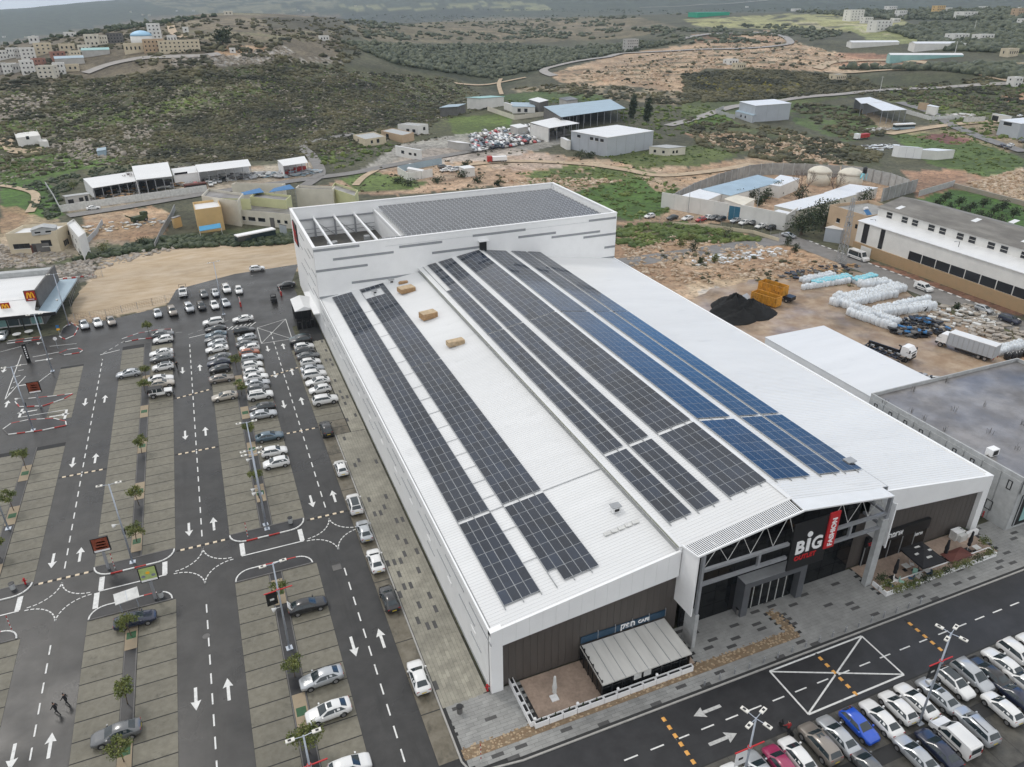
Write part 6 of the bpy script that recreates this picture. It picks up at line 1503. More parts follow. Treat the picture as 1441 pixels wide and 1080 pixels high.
t=thing('tipped_sheet','grey steel ramp plate leaning by the black heap','plate',(*G(1052,425),0),rz=.4);q=MB();q.ext([(-1.6,-1.0,0),(1.6,-1.0,0),(1.6,1.2,1.4),(-1.6,1.2,1.4)],(0,.05,.08));q.build('plate',M['ware_grey'],t,local=True);q=MB();q.bar((-1.4,1.1,0),(-1.4,1.1,1.3),.1,.1);q.bar((1.4,1.1,0),(1.4,1.1,1.3),.1,.1);q.build('leg',M['black_metal'],t,local=True)

# ================================================================== people
def person(label,px,py,face,shirt,trousers,hat=None,bag=None,stride=.38,lean=.08,arms=.3):
    x,y=G(px,py,.03)
    J={};def_=[('pelvis',(0,0,.95),.125),('waist',(lean*.3,0,1.12),.12),('chest',(lean,0,1.36),.15),('neck',(lean*1.2,0,1.52),.058),('chin',(lean*1.4+.02,0,1.60),.075),('head',(lean*1.4,0,1.69),.10),('crown',(lean*1.4-.01,0,1.77),.075)]
    V=[(*p,) for _,p,r_ in def_];Rr=[r_ for _,p,r_ in def_];E=[(i,i+1) for i in range(6)]
    def chain(root,pts):
        k=root
        for p,r_ in pts: V.append(p);Rr.append(r_);E.append((k,len(V)-1));k=len(V)-1
    for s,ph in ((-1,1),(1,-1)):
        chain(0,[((0,s*.10,.90),.10),((ph*stride*.45,s*.10,.50),.068),((ph*stride-.05*(ph<0),s*.10,.10),.045),((ph*stride+.13,s*.11,.045),.042)])
        chain(2,[((lean,s*.19,1.42),.065),((lean-ph*arms*.5,s*.25,1.14),.045),((lean-ph*arms*.6+.16,s*.24,.94),.034),((lean-ph*arms*.6+.22,s*.235,.86),.032)])
    me=bpy.data.meshes.new('body');me.from_pydata(V,E,[]);o=bpy.data.objects.new('tmpbody',me);COL.objects.link(o)
    sk=o.modifiers.new('s','SKIN');sk.use_smooth_shade=True;lay=me.skin_vertices[0].data if me.skin_vertices else None
    if lay is None: me.skin_vertices.new() if hasattr(me.skin_vertices,'new') else None;lay=me.skin_vertices[0].data
    for i,r_ in enumerate(Rr): lay[i].radius=(r_,r_);lay[i].use_root=(i==0)
    o.modifiers.new('u','SUBSURF').levels=1
    dg=bpy.context.evaluated_depsgraph_get();dg.update();me2=bpy.data.meshes.new_from_object(o.evaluated_get(dg));bpy.data.objects.remove(o)
    me2.materials.clear()
    for m_ in (trousers,shirt,'skin',hat or 'cloth_black','black'): me2.materials.append(M[m_])
    for p in me2.polygons:
        c=p.center;p.use_smooth=True
        p.material_index=4 if c.z<.09 else 0 if c.z<.98 and abs(c.y)<.2 else 2 if (c.z>1.53 and c.x>lean*1.4-.03 and c.z<1.72) or (c.z<.93 and abs(c.y)>.2) or 1.5<c.z<1.56 else 3 if c.z>1.55 else 1
    t=thing('person',label,'person',(x,y,.05),rz=face);b=bpy.data.objects.new('body',me2);COL.objects.link(b);KIDS[b]=[];attach(b,t)
    if bag: q=MB();q.lathe([(.05,.55),(.13,.6),(.13,.82),(.03,.92)],(.25,-.26),8);q.build('bag',M['white_dirty'],t,local=True)
    if hat == 'helmet': pass
    return t
person('person in black walking, leading the two, on the lane at lower left',82,1006,math.radians(150),'cloth_black','cloth_black')
person('person in black walking behind with a pale bag, on the lane at lower left',96,993,math.radians(150),'cloth_black','cloth_black',bag=True,stride=.3)
person('person in dark clothes standing in the second lane beside the parked white hatchback',250,520,math.radians(-60),'cloth_black','cloth_black',stride=.1)
# motorcyclist in red between the cars
x,y=G(1107,1030);t=thing('motor_scooter','dark motor scooter under the rider in red by the front row','scooter',(x,y,.04),rz=R(100))
q=MB();q.box(-.5,.3,-.14,.14,.4,.75);q.box(.2,.55,-.12,.12,.3,.5);q.bar((.5,0,.4),(.75,0,1.05),.12,.12);q.bar((.72,-.32,1.05),(.72,.32,1.05),.05,.05);q.box(-.55,-.05,-.16,.16,.753,.85);q.build('body',M['plastic'],t,local=True)
for cx in (.72,-.55): TB(t,'wheel','tyre',(cx,-.06,.27),(cx,.06,.27),.27,n=14)
person('person in a red jacket and black helmet standing by the grey-brown SUV',1108,1033,R(100),'cloth_red','cloth_black',hat='black',stride=.12)

# ================================================================== lamp posts
def lamp_post(base,label,heads=2,H=12.25,rz=0.0,banner=None,world=False):
    x,y=base if world else G(*base);t=thing('lamp_post',label,'lamp post',(x,y,.05),'tall lamp posts of the car park',rz=rz)
    q=MB();q.tube((0,0,0),(0,0,H),.125,.075,n=10);q.build('pole',M['pole'],t,True,local=True)
    BX(t,'base_plate','pole',-.35,.35,-.35,.35,0,.09)
    ags=[0,math.pi] if heads==2 else [R(20),R(110),R(200),R(290)]
    for a in ags:
        c,s=math.cos(a),math.sin(a);q=MB();q.tube((0,0,H-.1),(c*.75,s*.75,H),.035,n=6);ar=q.build('arm',M['pole'],t,local=True)
        q=MB();u=(c,s);q.obox((c*1.05,s*1.05),u,.36,.17,H-.05,H+.06);hd=q.build('lamp_head',M['lamp_head'],t,local=True)
        q=MB();q.obox((c*1.1,s*1.1),u,.13,.10,H+.06,H+.075);q.build('heat_sink',M['plastic'],hd,local=True)
    if banner:
        zb=H*.70;TB(t,'collar','pole',(0,0,zb-.12),(0,0,zb+.12),.2,n=12);TB(t,'ring','red',(0,0,zb+.12),(0,0,zb+.16),.19,n=12)
        q=MB();q.bar((-1.5,0,zb),(1.5,0,zb),.10,.09);q.build('banner_bar',M['red'],t,local=True)
        q=MB();q.box(-1.35,-.2,-.02,.02,zb-1.75,zb-.08);bn=q.build('banner',M[banner],t,local=True)
        q=MB();q.box(-1.0,-.55,-.035,.035,zb-1.1,zb-.85);q.build('banner_print',M['white_dirty' if banner == 'black' else 'black'],bn,local=True)
    else:
        BX(t,'control_box','plastic',-.16,.16,.12,.42,4.4,5.2)
    # loudspeaker horn
    q=MB();q.tube((0,0,6.2),(-.55,0,6.25),.03,n=6);q.tube((-.5,0,6.25),(-.95,0,6.1),.06,.28,n=10);q.build('loudspeaker',M['white_dirty'],t,local=True)
    return t
lamp_post((407.5,913),'lamp post with a red bar and black banner in the near median',banner='black',rz=.1)
lamp_post((187,792),'two headed lamp post on the kerb island beside the burger advert')
lamp_post((374,739),'two headed lamp post on the kerb island of the third lane',rz=.15)
x2=G(350,640,12.3);lamp_post((-.4,x2[1]),'two headed lamp post in the median beside the white hatchbacks',world=True)
x2=G(343,595,12.3);lamp_post((-.4,x2[1]),'two headed lamp post in the median by the blue-grey sedan',world=True)
lamp_post((315,443),'tall lamp post at the far end of the car park before the sandy lot',H=12.6,rz=.3)
lamp_post((74,523),'lamp post left of the short bay strip near the restaurant',H=12.0)
lamp_post((97,458),'lamp post at the fence corner beside the restaurant',H=12.0)
lamp_post((47,606),'lamp post on the kerb island with the painted bicycle lanes',H=12.0)
lamp_post((-34.3,112.6) if False else (12,745),'lamp post at the left edge among the small trees',H=12.0)
x2=G(427,1036,12.25);lamp_post(x2,'lamp post with a white banner at the bottom of the near median',banner='white',world=True,rz=.05)
x2=G(1064,1011,12.25);lamp_post(x2,'four headed lamp post with a white banner, left one in the front lot',heads=4,banner='white',world=True)
lamp_post((1293,1018),'four headed lamp post with a black banner, standing in the front lot',heads=4,banner='black')
lamp_post((1441,945),'lamp post base at the right edge of the front lot',heads=4,banner='black')

# ================================================================== advert signs
def advert(px,py,label,cols_,kind):
    x,y=G(px,py,.13);t=thing('advert_sign',label,'advert sign',(x,y,.12),'advert signs of the car park')
    BX(t,'post','steel_grey',-.16,.16,-.1,.1,0,3.0)
    BX(t,'frame','black',-1.0,1.0,-.14,.14,2.9,5.1)
    q=MB();q.box(-.88,.88,-.17,-.143,3.3,5.0);q.build('poster',M[cols_[0]],t,local=True)
    BX(t,'poster_strip','white',-.88,.88,-.17,-.143,3.02,3.297)
    for k in range(3):
        q=MB()
        if kind == 'burger': q.lathe([(.05,0),(.62-.05*k,.04),(.62-.05*k,.16),(.3,.2)],(0,0),14);q.v=[(a+.05*k,-.18-.001*k,3.5+.42*k+c) for a,b_,c in q.v]
        else: q.v+=[];q.ext([(-.55+.55*k+.24*math.cos(2*math.pi*i/10),-.185,3.8+.45*(k % 2)+.2*math.sin(2*math.pi*i/10)) for i in range(10)][::-1],(0,.012,0))
        q.build('poster_print',M[cols_[1+k]],t,local=True)
defm('ad_red',(.24,.06,.03),.4,.2,1.5);defm('ad_bun',(.62,.30,.10),.4,.2,3);defm('ad_green',(.42,.52,.20),.4,.15,2);defm('ad_grey',(.25,.27,.33),.4,.2,3)
advert(153,801,'dark framed red burger advert sign on the kerb island',('ad_red','ad_bun','mred','ad_bun'),'burger')
advert(219,843,'dark framed green food advert sign beside the navy sedan',('ad_green','ad_grey','gold','ad_grey'),'food')
advert(57,573,'dark framed red burger advert sign near the restaurant',('ad_red','ad_bun','ad_red','ad_bun'),'burger')
t=thing('signboard_back','white blank board of a sign seen from above beside the navy sedan','sign',(*G(184,858,.1),.1),rz=.15)
q=MB();q.ext([(-1.3,-.75,1.9),(1.3,-.75,1.9),(1.3,.85,2.25),(-1.3,.85,2.25)],(0,0,.08));q.build('board',M['white_dirty'],t,local=True)
q=MB();q.bar((0,-.7,2.0),(0,.8,2.32),.05,.04);q.tube((-.9,0,0),(-.9,0,2.0),.06);q.tube((.9,0,0),(.9,0,2.0),.06);q.build('frame',M['pole'],t,local=True)
t=thing('menu_totem','narrow black order totem with white lettering near the restaurant','sign',(*G(41,510),.05),rz=.2);BX(t,'board','black',-.35,.35,-.15,.15,0,4.0)
for k in range(6): BX(t,'letters','white',-.12,.12,-.165,-.152,.9+k*.45,1.2+k*.45)
t=thing('yield_sign','blue and yellow road sign on a post outside the restaurant','road sign',(*G(85,474),.1));TB(t,'post','pole',(0,0,0),(0,0,2.6),.04);q=MB();q.ext([(-.3,-.05,1.9),(.3,-.05,1.9),(.3,-.05,2.6),(-.3,-.05,2.6)][::-1],(0,.03,0));q.build('sign_plate',M['blue_tarp'],t,local=True);BX(t,'sign_plate','gold',-.3,.3,-.05,-.02,1.4,1.85)
t=thing('round_sign','round white traffic sign near the restaurant kerb','road sign',(*G(82,492),.05));TB(t,'post','pole',(0,0,0),(0,0,2.4),.035);TB(t,'sign_plate','white',(0,-.05,2.4),(0,-.02,2.4),.38,n=16)
for px,py,lb in ((349,757,'third lane island'),(162,801,'burger advert island'),(18,890,'lower left island'),(677,1072,'front pavement corner')):
    t=thing('marker_post','thin red and white striped post on the %s' % lb,'marker post',(*G(px,py),.12),'striped marker posts')
    for k in range(8): q=MB();q.tube((0,0,k*.3),(0,0,k*.3+.3),.05,n=6);q.build('band',M['paint_red' if k % 2 else 'paint_white'],t,local=True)
for px,py,lb in ((339,432,'right end of the back row'),(396,417,'loading porch')):
    t=thing('barrier','red and white barrier post and arm by the %s' % lb,'barrier',(*G(px,py),.05),'barriers');BX(t,'post','paint_red',-.2,.2,-.2,.2,0,1.1)
    for k in range(6): q=MB();q.bar((0,k*.7,1.0+k*.0),(0,k*.7+.7,1.0),.1,.1);q.build('arm_band',M['paint_white' if k % 2 else 'paint_red'],t,local=True)

# ================================================================== small trees in the medians
def leaves(n,cen,rad,size,seed,hollow=.5):
    r=np.random.default_rng(seed);d=r.normal(size=(n,3));d/=np.linalg.norm(d,axis=1)[:,None];rr=(hollow+(1-hollow)*r.random(n))**.6
    P=np.array(cen)+d*rr[:,None]*np.array(rad)*(1+.25*np.sin(d[:,:1]*5+seed)+.2*np.sin(d[:,1:2]*7+2*seed))
    a=r.normal(size=(n,3));a/=np.linalg.norm(a,axis=1)[:,None];b=np.cross(a,r.normal(size=(n,3)));b/=np.linalg.norm(b,axis=1)[:,None]
    s=size*r.uniform(.6,1.3,n)[:,None];V=np.stack([P-a*s,P-b*s*.6,P+a*s,P+b*s*.6],1).reshape(-1,3);return V,np.arange(4*n).reshape(-1,4)
def small_tree(x,y,h,label,seed,m='leaf',dense=1.0,spread=1.0,z=.1):
    r=random.Random(seed);t=thing('small_tree',label,'tree',(x,y,z),'young trees in the car park medians')
    q=MB();lx,ly=r.uniform(-.25,.25),r.uniform(-.25,.25);q.tube((0,0,0),(lx*.5,ly*.5,h*.5),.06,.045,n=7);q.tube((lx*.5,ly*.5,h*.5),(lx,ly,h*.8),.045,.025,n=7)
    tr=q.build('trunk',M['bark'],t,local=True);q=MB();Vs=[];Fs=[];nb_=0;k=7
    for i in range(k):
        a=2*math.pi*i/k+r.uniform(-.4,.4);rr=r.uniform(.5,1.0)*spread;p=(lx*.7+math.cos(a)*rr,ly*.7+math.sin(a)*rr,h*r.uniform(.62,1.0));q.tube((lx*.6,ly*.6,h*r.uniform(.42,.6)),p,.025,.01,n=5)
        V_,F_=leaves(int(110*dense),p,(.55*spread,.55*spread,.42),.115,seed*10+i,.1);Vs.append(V_);Fs.append(F_+nb_);nb_+=len(V_)
    V_,F_=leaves(int(150*dense),(lx,ly,h*.85),(.8*spread,.8*spread,.6),.115,seed*77,.2);Vs.append(V_);Fs.append(F_+nb_)
    q.build('limb',M['bark'],t,local=True);npmesh('crown',np.concatenate(Vs),np.concatenate(Fs),M[m],t)
TR=[((402,845),2.6,'leafy tree behind the black banner lamp post'),((416,953),2.4,'small tree beside the silver sedan'),((436,1060),3.2,'bushy tree at the bottom of the near median'),((181,897),3.0,'tree hanging over the navy sedan'),((181,991),2.9,'tree just above the grey sedan in the left near median'),((176,1073),3.0,'tree over the grey sedan bonnet at bottom left'),((38,661),3.4,'tree standing in the left median, upper one'),((22,719),3.4,'tree standing in the left median, middle one'),((6,784),3.0,'tree standing in the left median, at the left edge'),((196,639),3.0,'tree in the second median, above the speed bump level'),((191,712),2.9,'tree in the second median, halfway down'),((186,765),2.6,'tree in the second median, near the burger advert'),((202,535),2.6,'tree in the second median, by the silver sedan'),((192,555),2.4,'tree in the second median behind the jeep'),((343,520),3.0,'tree between the two crowded rows'),((346,556),2.6,'tree beside the white roof-railed SUV'),((353,617),2.6,'tree beside the blue-grey sedan'),((366,682),2.6,'tree below the nearest white hatchback'),((200,470),2.2,'low spiky palm on the far kerb island')]
for i,(p_,h,lb) in enumerate(TR):
    x,y=G(*p_);xs_=min((-.41,-16.9,-33.4),key=lambda v_: abs(v_-x));small_tree(xs_ if abs(xs_-x)<1.6 else x,y,h,lb,11+i,dense=1.0 if i !=2 else 1.6,spread=.95 if i !=2 else 1.3)
# ================================================================== buildings round about
def lerp2(a,b,t): return (a[0]+(b[0]-a[0])*t,a[1]+(b[1]-a[1])*t)
def solid(name,label,cat,P,zg,h,wall,roof='roof_white2',group=None,parapet=0,gable=None,wins=(),doors=(),over=.25,rise=1.2,skirt=3.0,win_m='window_dark',roof_t=.18,panels=0):
    """P: four ground corners A,B,D,C in order; faces 0:A-B 1:B-D 2:D-C 3:C-A"""
    a=sum(P[i][0]*P[(i+1) % 4][1]-P[(i+1) % 4][0]*P[i][1] for i in range(4))
    cx,cy=sum(p[0] for p in P)/4,sum(p[1] for p in P)/4
    t=thing(name,label,cat,(cx,cy,zg),group)
    q=MB()
    if gable == 'mono':
        q.prism(P,zg-skirt,[zg+h,zg+h,zg+h+rise,zg+h+rise])
    else: q.prism(P,zg-skirt,zg+h)
    q.build('wall',M[wall] if isinstance(wall,str) else wall,t)
    out=[lerp2((cx,cy),p,1+over/max(2,math.hypot(p[0]-cx,p[1]-cy))) for p in P]
    if gable in ('AB','AC'):
        A,B,D,C=(0,1,2,3) if gable == 'AB' else (3,0,1,2)
        m0=lerp2(out[A],out[C],.5);m1=lerp2(out[B],out[D],.5);zt=zg+h
        q=MB();V=[(*out[A],zt),(*out[B],zt),(*out[D],zt),(*out[C],zt),(*m0,zt+rise),(*m1,zt+rise)]
        q.add(V,[(0,1,5,4),(2,3,4,5)]);q.add([(x,y,z-roof_t) for x,y,z in V],[(4,5,1,0),(5,4,3,2)]);q.build('roof',M[roof],t)
        q=MB();q.add([(*P[A],zt),(*P[C],zt),(*lerp2(P[A],P[C],.5),zt+rise-.05)],[(0,1,2)]);q.add([(*P[B],zt),(*P[D],zt),(*lerp2(P[B],P[D],.5),zt+rise-.05)],[(0,1,2)]);q.build('gable_wall',M[wall] if isinstance(wall,str) else wall,t)
    elif gable == 'mono':
        q=MB();q.prism(out,[zg+h+.003,zg+h+.003,zg+h+rise+.003,zg+h+rise+.003],[zg+h+roof_t,zg+h+roof_t,zg+h+rise+roof_t,zg+h+rise+roof_t]);q.build('roof',M[roof],t)
    elif parapet:
        q=MB();inn=[lerp2((cx,cy),p,1-.3/max(1.5,math.hypot(p[0]-cx,p[1]-cy))) for p in P]
        q.prism(inn,zg+h+.003,zg+h+.03);q.build('roof',M[roof],t)
        q=MB()
        for i in range(4): q.prism([P[i],P[(i+1) % 4],inn[(i+1) % 4],inn[i]],zg+h+.004,zg+h+parapet)
        q.build('parapet',M[wall] if isinstance(wall,str) else wall,t)
    else:
        q=MB();q.prism(out,zg+h+.003,zg+h+roof_t);q.build('roof',M[roof],t)
    def onface(f,u,z,w_,hh,nm,m,proud=.06,frame=False):
        p,r_=P[f],P[(f+1) % 4];L=math.hypot(r_[0]-p[0],r_[1]-p[1]);ux,uy=(r_[0]-p[0])/L,(r_[1]-p[1])/L;nx,ny=uy,-ux
        c=lerp2(p,r_,u)
        if (c[0]-cx)*nx+(c[1]-cy)*ny<0: nx,ny=-nx,-ny
        q=MB();q.obox((c[0]+nx*proud*.5,c[1]+ny*proud*.5),(ux,uy),w_/2,proud*.5+.02,zg+z,zg+z+hh);o=q.build(nm,M[m],t)
        if frame: q=MB();q.obox((c[0]+nx*proud,c[1]+ny*proud),(ux,uy),w_/2+.1,proud+.04,zg+z-.14,zg+z-.003);q.build('sill',M['house_white'],o)
    for f,u,z,w_,hh in wins: onface(f,u,z,w_,hh,'window',win_m,.05,frame=w_>1.0)
    for f,u,z,w_,hh,m in doors: onface(f,u,z,w_,hh,'door',m,.08)
    if panels:
        for f in range(4):
            p,r_=P[f],P[(f+1) % 4];L=math.hypot(r_[0]-p[0],r_[1]-p[1]);n_=int(L/panels)
            for k in range(1,n_): onface(f,k/n_,.1,.06,h-.2,'wall_joint','gutter',.04)
    return t
def plan(Ab,A,B,C,h=None):
    b=T(*Ab);zg=b[2];hh=h if h else ZT(b[0],b[1],*A)-zg
    a=b[:2];B_=G(*B,zg+hh);C_=G(*C,zg+hh);D_=(B_[0]+C_[0]-a[0],B_[1]+C_[1]-a[1])
    return [a,B_,D_,C_],zg,hh
def pxb(name,label,cat,Ab,A,B,C,wall,h=None,**kw):
    P,zg,hh=plan(Ab,A,B,C,h);return solid(name,label,cat,P,zg,hh,wall,**kw)
def block(name,label,cat,px,py,w_,d_,h,yaw,wall,**kw):
    x,y,z=T(px,py);c,s=math.cos(yaw),math.sin(yaw);P=[(x+c*a-s*b_,y+s*a+c*b_) for a,b_ in ((-w_/2,0),(w_/2,0),(w_/2,d_),(-w_/2,d_))]
    return solid(name,label,cat,P,z,h,wall,**kw)
def shed(label,Q,h,roof='roof_white',name='open_shed',back='clad_light',posts=4,side=True,front_wall=0.0,group=None,fallback=1.0,inner='bag_black'):
    """open fronted shed: Q = photo positions of the roof corners front-left, front-right, back-right, back-left; h above ground"""
    g=T(*[sum(q[i] for q in Q)/4+(8 if i else 0) for i in (0,1)]);zg=g[2];P=[G(*q,zg+h) for q in Q]
    cx,cy=sum(p[0] for p in P)/4,sum(p[1] for p in P)/4;t=thing(name,label,'shed',(cx,cy,zg),group)
    zz=[zg+h,zg+h,zg+h+fallback*.5,zg+h+fallback*.5]
    q=MB();q.prism(P,[z-.15 for z in zz],zz);q.build('roof',M[roof],t)
    q=MB();q.prism([P[3],P[2],lerp2(P[2],P[1],.02),lerp2(P[3],P[0],.02)],zg-2,zg+h-.2);q.build('back_wall',M[back],t)
    if side:
        q=MB();q.prism([lerp2(P[0],P[3],.04),P[3],lerp2(P[3],P[2],.01),lerp2(lerp2(P[0],P[3],.04),P[1],.01)],zg-2,zg+h-.2);q.build('side_wall',M[back],t)
    for k in range(posts+1):
        c=lerp2(lerp2(P[0],P[1],k/posts),(cx,cy),.04);BW(t,'post','steel_grey',c[0]-.12,c[0]+.12,c[1]-.12,c[1]+.12,zg-2,zg+h-.16)
    if front_wall:
        q=MB();q.prism([lerp2(P[0],P[3],.03),lerp2(P[1],P[2],.03),lerp2(P[1],P[2],.05),lerp2(P[0],P[3],.05)],zg-2,zg+h*front_wall);q.build('front_wall',M[back],t)
    if inner:
        q=MB();r=random.Random(len(label))
        for k in range(4): c=lerp2(lerp2(P[0],P[1],.15+.22*k),lerp2(P[3],P[2],.15+.22*k),r.uniform(.35,.6));q.obox(c,(1,0),r.uniform(.8,1.8),r.uniform(.6,1.2),zg,zg+h*r.uniform(.25,.55))
        q.build('stored_goods',M[inner],t)
    return t
def wall_line(label,pts,h,m,name='boundary_wall',cat='wall',seg=3.0,post=False,thick=.18,m2=None,group=None):
    P=Tn([p[0] for p in pts],[p[1] for p in pts]);t=thing(name,label,cat,tuple(P[0]),group);k=0;cache={}
    for a,b in zip(P,P[1:]):
        L=math.hypot(b[0]-a[0],b[1]-a[1]);n=max(1,round(L/seg));u=((b[0]-a[0])/L,(b[1]-a[1])/L)
        for i in range(n):
            c=(a[0]+u[0]*L*(i+.5)/n,a[1]+u[1]*L*(i+.5)/n);z=min(HT([c[0]-u[0]*L/n/2],[c[1]-u[1]*L/n/2])[0],HT([c[0]],[c[1]])[0]);q=MB()
            q.obox(c,u,L/n/2-.03,thick/2,z-1,z+h);q.build('wall_panel',M[m],t)
            if post:
                e_=(a[0]+u[0]*L*i/n,a[1]+u[1]*L*i/n);q=MB();q.obox(e_,u,.16,thick/2+.14,z-1,z+h+.12);q.build('post',M[m2 or m],t)
    return t
def fence(label,pts,h=1.9,seg=3.0,m='gutter',name='wire_fence',netm='mesh_black',rail=True):
    P=Tn([p[0] for p in pts],[p[1] for p in pts]);t=thing(name,label,'fence',tuple(P[0]));wires=MB()
    for a,b in zip(P,P[1:]):
        L=math.hypot(b[0]-a[0],b[1]-a[1]);n=max(1,round(L/seg))
        for i in range(n+1):
            x,y=lerp2(a,b,i/n);z=HT([x],[y])[0];q=MB();q.tube((x,y,z-.2),(x,y,z+h),.05,n=5);q.build('post',M[m],t)
        for k in range(5): z=h*(.2+.2*k)-.05;wires.bar((a[0],a[1],a[2]+z),(b[0],b[1],b[2]+z),.025,.025)
        for i in range(int(L/.5)): x,y=lerp2(a,b,(i+.5)/int(L/.5));z=a[2];wires.tube((x,y,z),(x,y,z+h-.1),.012,n=3,cap=False)
    wires.build('wire_mesh',M[netm],t);return t

# --- east side: neighbours of the hall
W=G(1080,476.5,6.6);W2=G(1156.7,457.5,6.6);W3=G(1303,533,6.6)
wx0,wx1,wy1=W[0],W2[0],(W[1]+W2[1])/2
solid('flat_roofed_hall','low hall with a plain white sheet roof right behind the outlet store','building',[(wx0,76.5),(wx1,76.5),(wx1,wy1),(wx0,wy1)],0,6.45,'clad_light',roof='roof_white',over=.15)
g1=G(1229.5,552.5,8.6);g2=G(1362.5,521,8.6);g3=G(1437.5,675,8.6)
gx0,gx1,gy1=(g1[0]+g3[0])/2,g2[0],(g1[1]+g2[1])/2
gy0=g3[1];gx0=max(gx0,91.5)
gt=solid('grey_store','grey concrete panel building with a bare flat roof beside the outlet store','building',[(gx0,gy0),(gx1+12,gy0),(gx1+12,gy1),(gx0,gy1)],0,8.0,'concrete_pale',roof='roof_flat',parapet=.6)
n=9
for k in range(n):
    ya=gy0+(gy1-gy0)*k/n+.1;yb2=gy0+(gy1-gy0)*(k+1)/n-.1
    BW(gt,'wall_panel','concrete_pale',gx0-.09,gx0-.005,ya,yb2,.1,7.9)
    q=MB();q.box(gx0-.13,gx0-.092,ya+.7,yb2-.7,5.6,7.2);
    fr=MB();
    if k not in (1,4): 
        z0,z1=(6.0,7.3);y0_,y1_=ya+1.0,yb2-1.0
        for a_,b_,c_,d_ in ((y0_,y1_,z0,z0+.12),(y0_,y1_,z1,z1+.12),(y0_,y0_+.12,z0+.123,z1-.003),(y1_-.12,y1_,z0+.123,z1-.003)): fr.box(gx0-.125,gx0-.092,a_,b_,c_,d_)
        fr.build('blind_window',M['black_metal'],gt)
for y in (gy0+2.6,gy0+4.6,gy0+7.0):
    fr=MB()
    for a_,b_,c_,d_ in ((y,y+1.0,1.6,1.7),(y,y+1.0,3.0,3.1),(y,y+.1,1.703,2.997),(y+.9,y+1.0,1.703,2.997)): fr.box(gx0-.125,gx0-.092,a_,b_,c_,d_)
    fr.build('blind_window',M['black_metal'],gt)
BW(gt,'shop_window','glass_dark',gx0+1.0,gx1+11,gy0-.12,gy0-.01,.6,5.6)
for k in range(8): BW(gt,'mullion','gutter',gx0+1.0+k*3.4,gx0+1.12+k*3.4,gy0-.2,gy0-.121,.6,5.6)
BW(gt,'window_poster','roof_teal',gx0+2.0,gx0+4.2,gy0-.16,gy0-.122,1.2,3.8)
BW(gt,'fascia','concrete_pale',gx0-.05,gx1+12,gy0-.35,gy0-.203,6.2,8.5)
r=random.Random(8);q=MB()
for px,py in ((1245,562),(1280,575),(1300,585),(1328,600),(1343,573),(1385,565),(1393,605),(1440,593),(1285,545),(1332,533),(1431,627)):
    x,y=G(px,py+6,8.05)
    t=thing('rebar_starter','rusty rebar stubs on the bare grey roof','rebar',(x,y,8.0),'rebar on the grey roof');q=MB()
    for i in range(8): a=r.uniform(-.35,.35);b_=r.uniform(-.35,.35);q.tube((a,b_,0),(a*1.2,b_*1.2,r.uniform(.5,1.0)),.02,n=4)
    q.build('bars',M['concrete_dark'],t,local=True)
x,y=G(1395,640,8.1);t=thing('roof_cooler','white air conditioning box standing on the bare grey roof','air conditioner',(x,y,8.05));BX(t,'housing','white',-.7,.7,-.5,.5,.1,1.1);BX(t,'fan_grille','black',-.45,.45,-.55,-.503,.25,.95);TB(t,'pipe','white_dirty',(-.7,0,.3),(-1.9,.3,.05),.06)

# --- long warehouse beyond the street
lw=thing('long_warehouse','long white warehouse on a stone plinth with a grey upper roof and clerestory windows','warehouse',(168,110,0))
wa,wb=55.0,153.5;wx=168.0
zt=ZT(wx,153.3,1200,310);zt=max(7.5,min(11,zt))
BW(lw,'stone_plinth','stone_wall',wx-.5,wx+.3,wa,wb,0,3.0)
BW(lw,'wall','house_white',wx,wx+6.5,wa,wb,3.0,zt)
q=MB();q.add([(wx-.35,wa,zt+.05),(wx-.35,wb+.2,zt+.05),(wx+6.5,wb+.2,zt+.75),(wx+6.5,wa,zt+.75)],[(3,2,1,0)]);q.add([(wx-.35,wa,zt-.12),(wx-.35,wb+.2,zt-.12),(wx-.35,wb+.2,zt+.05),(wx-.35,wa,zt+.05)],[(0,1,2,3)]);q.build('lower_roof',M['roof_white2'],lw)
BW(lw,'upper_wall','house_white',wx+6.5,wx+24,wa,wb,0,zt+3.0)
q=MB();q.add([(wx+6.0,wa,zt+3.05),(wx+6.0,wb+.5,zt+3.05),(wx+15,wb+.5,zt+5.2),(wx+15,wa,zt+5.2),(wx+24.6,wb+.5,zt+3.05),(wx+24.6,wa,zt+3.05)],[(3,2,1,0),(5,4,2,3)]);q.build('upper_roof',M['roof_grey'],lw)
q=MB();q.add([(wx+6.5,wb,zt+3),(wx+24,wb,zt+3),(wx+15,wb,zt+5.1)],[(0,2,1)]);q.build('gable_wall',M['house_white'],lw)
y=wb-4;k=0
while y>wa+2:
    q=MB();q.box(wx+6.42,wx+6.5,y-.9,y+.9,zt+1.0,zt+2.5);f_=q.build('window',M['window_dark'],lw);BW(f_,'glazing_bar','house_white',wx+6.38,wx+6.42,y-.95,y+.95,zt+1.7,zt+1.78)
    y-=3.4 if k % 2 else 5.2;k+=1
for k in range(20):
    ya=131.3-k*4.2;yb2=ya+3.9
    if ya>wa: BW(lw,'strip_window','window_dark',wx-.08,wx-.003,ya,yb2,3.1,5.3)
for ya,yb2 in ((149.5,151.4),(144.0,145.4)): BW(lw,'strip_window','window_dark',wx-.07,wx-.003,ya,yb2,3.2,zt-.3)
BW(lw,'roller_door','house_white',wx-.62,wx-.503,146.8,150.4,0,2.6)
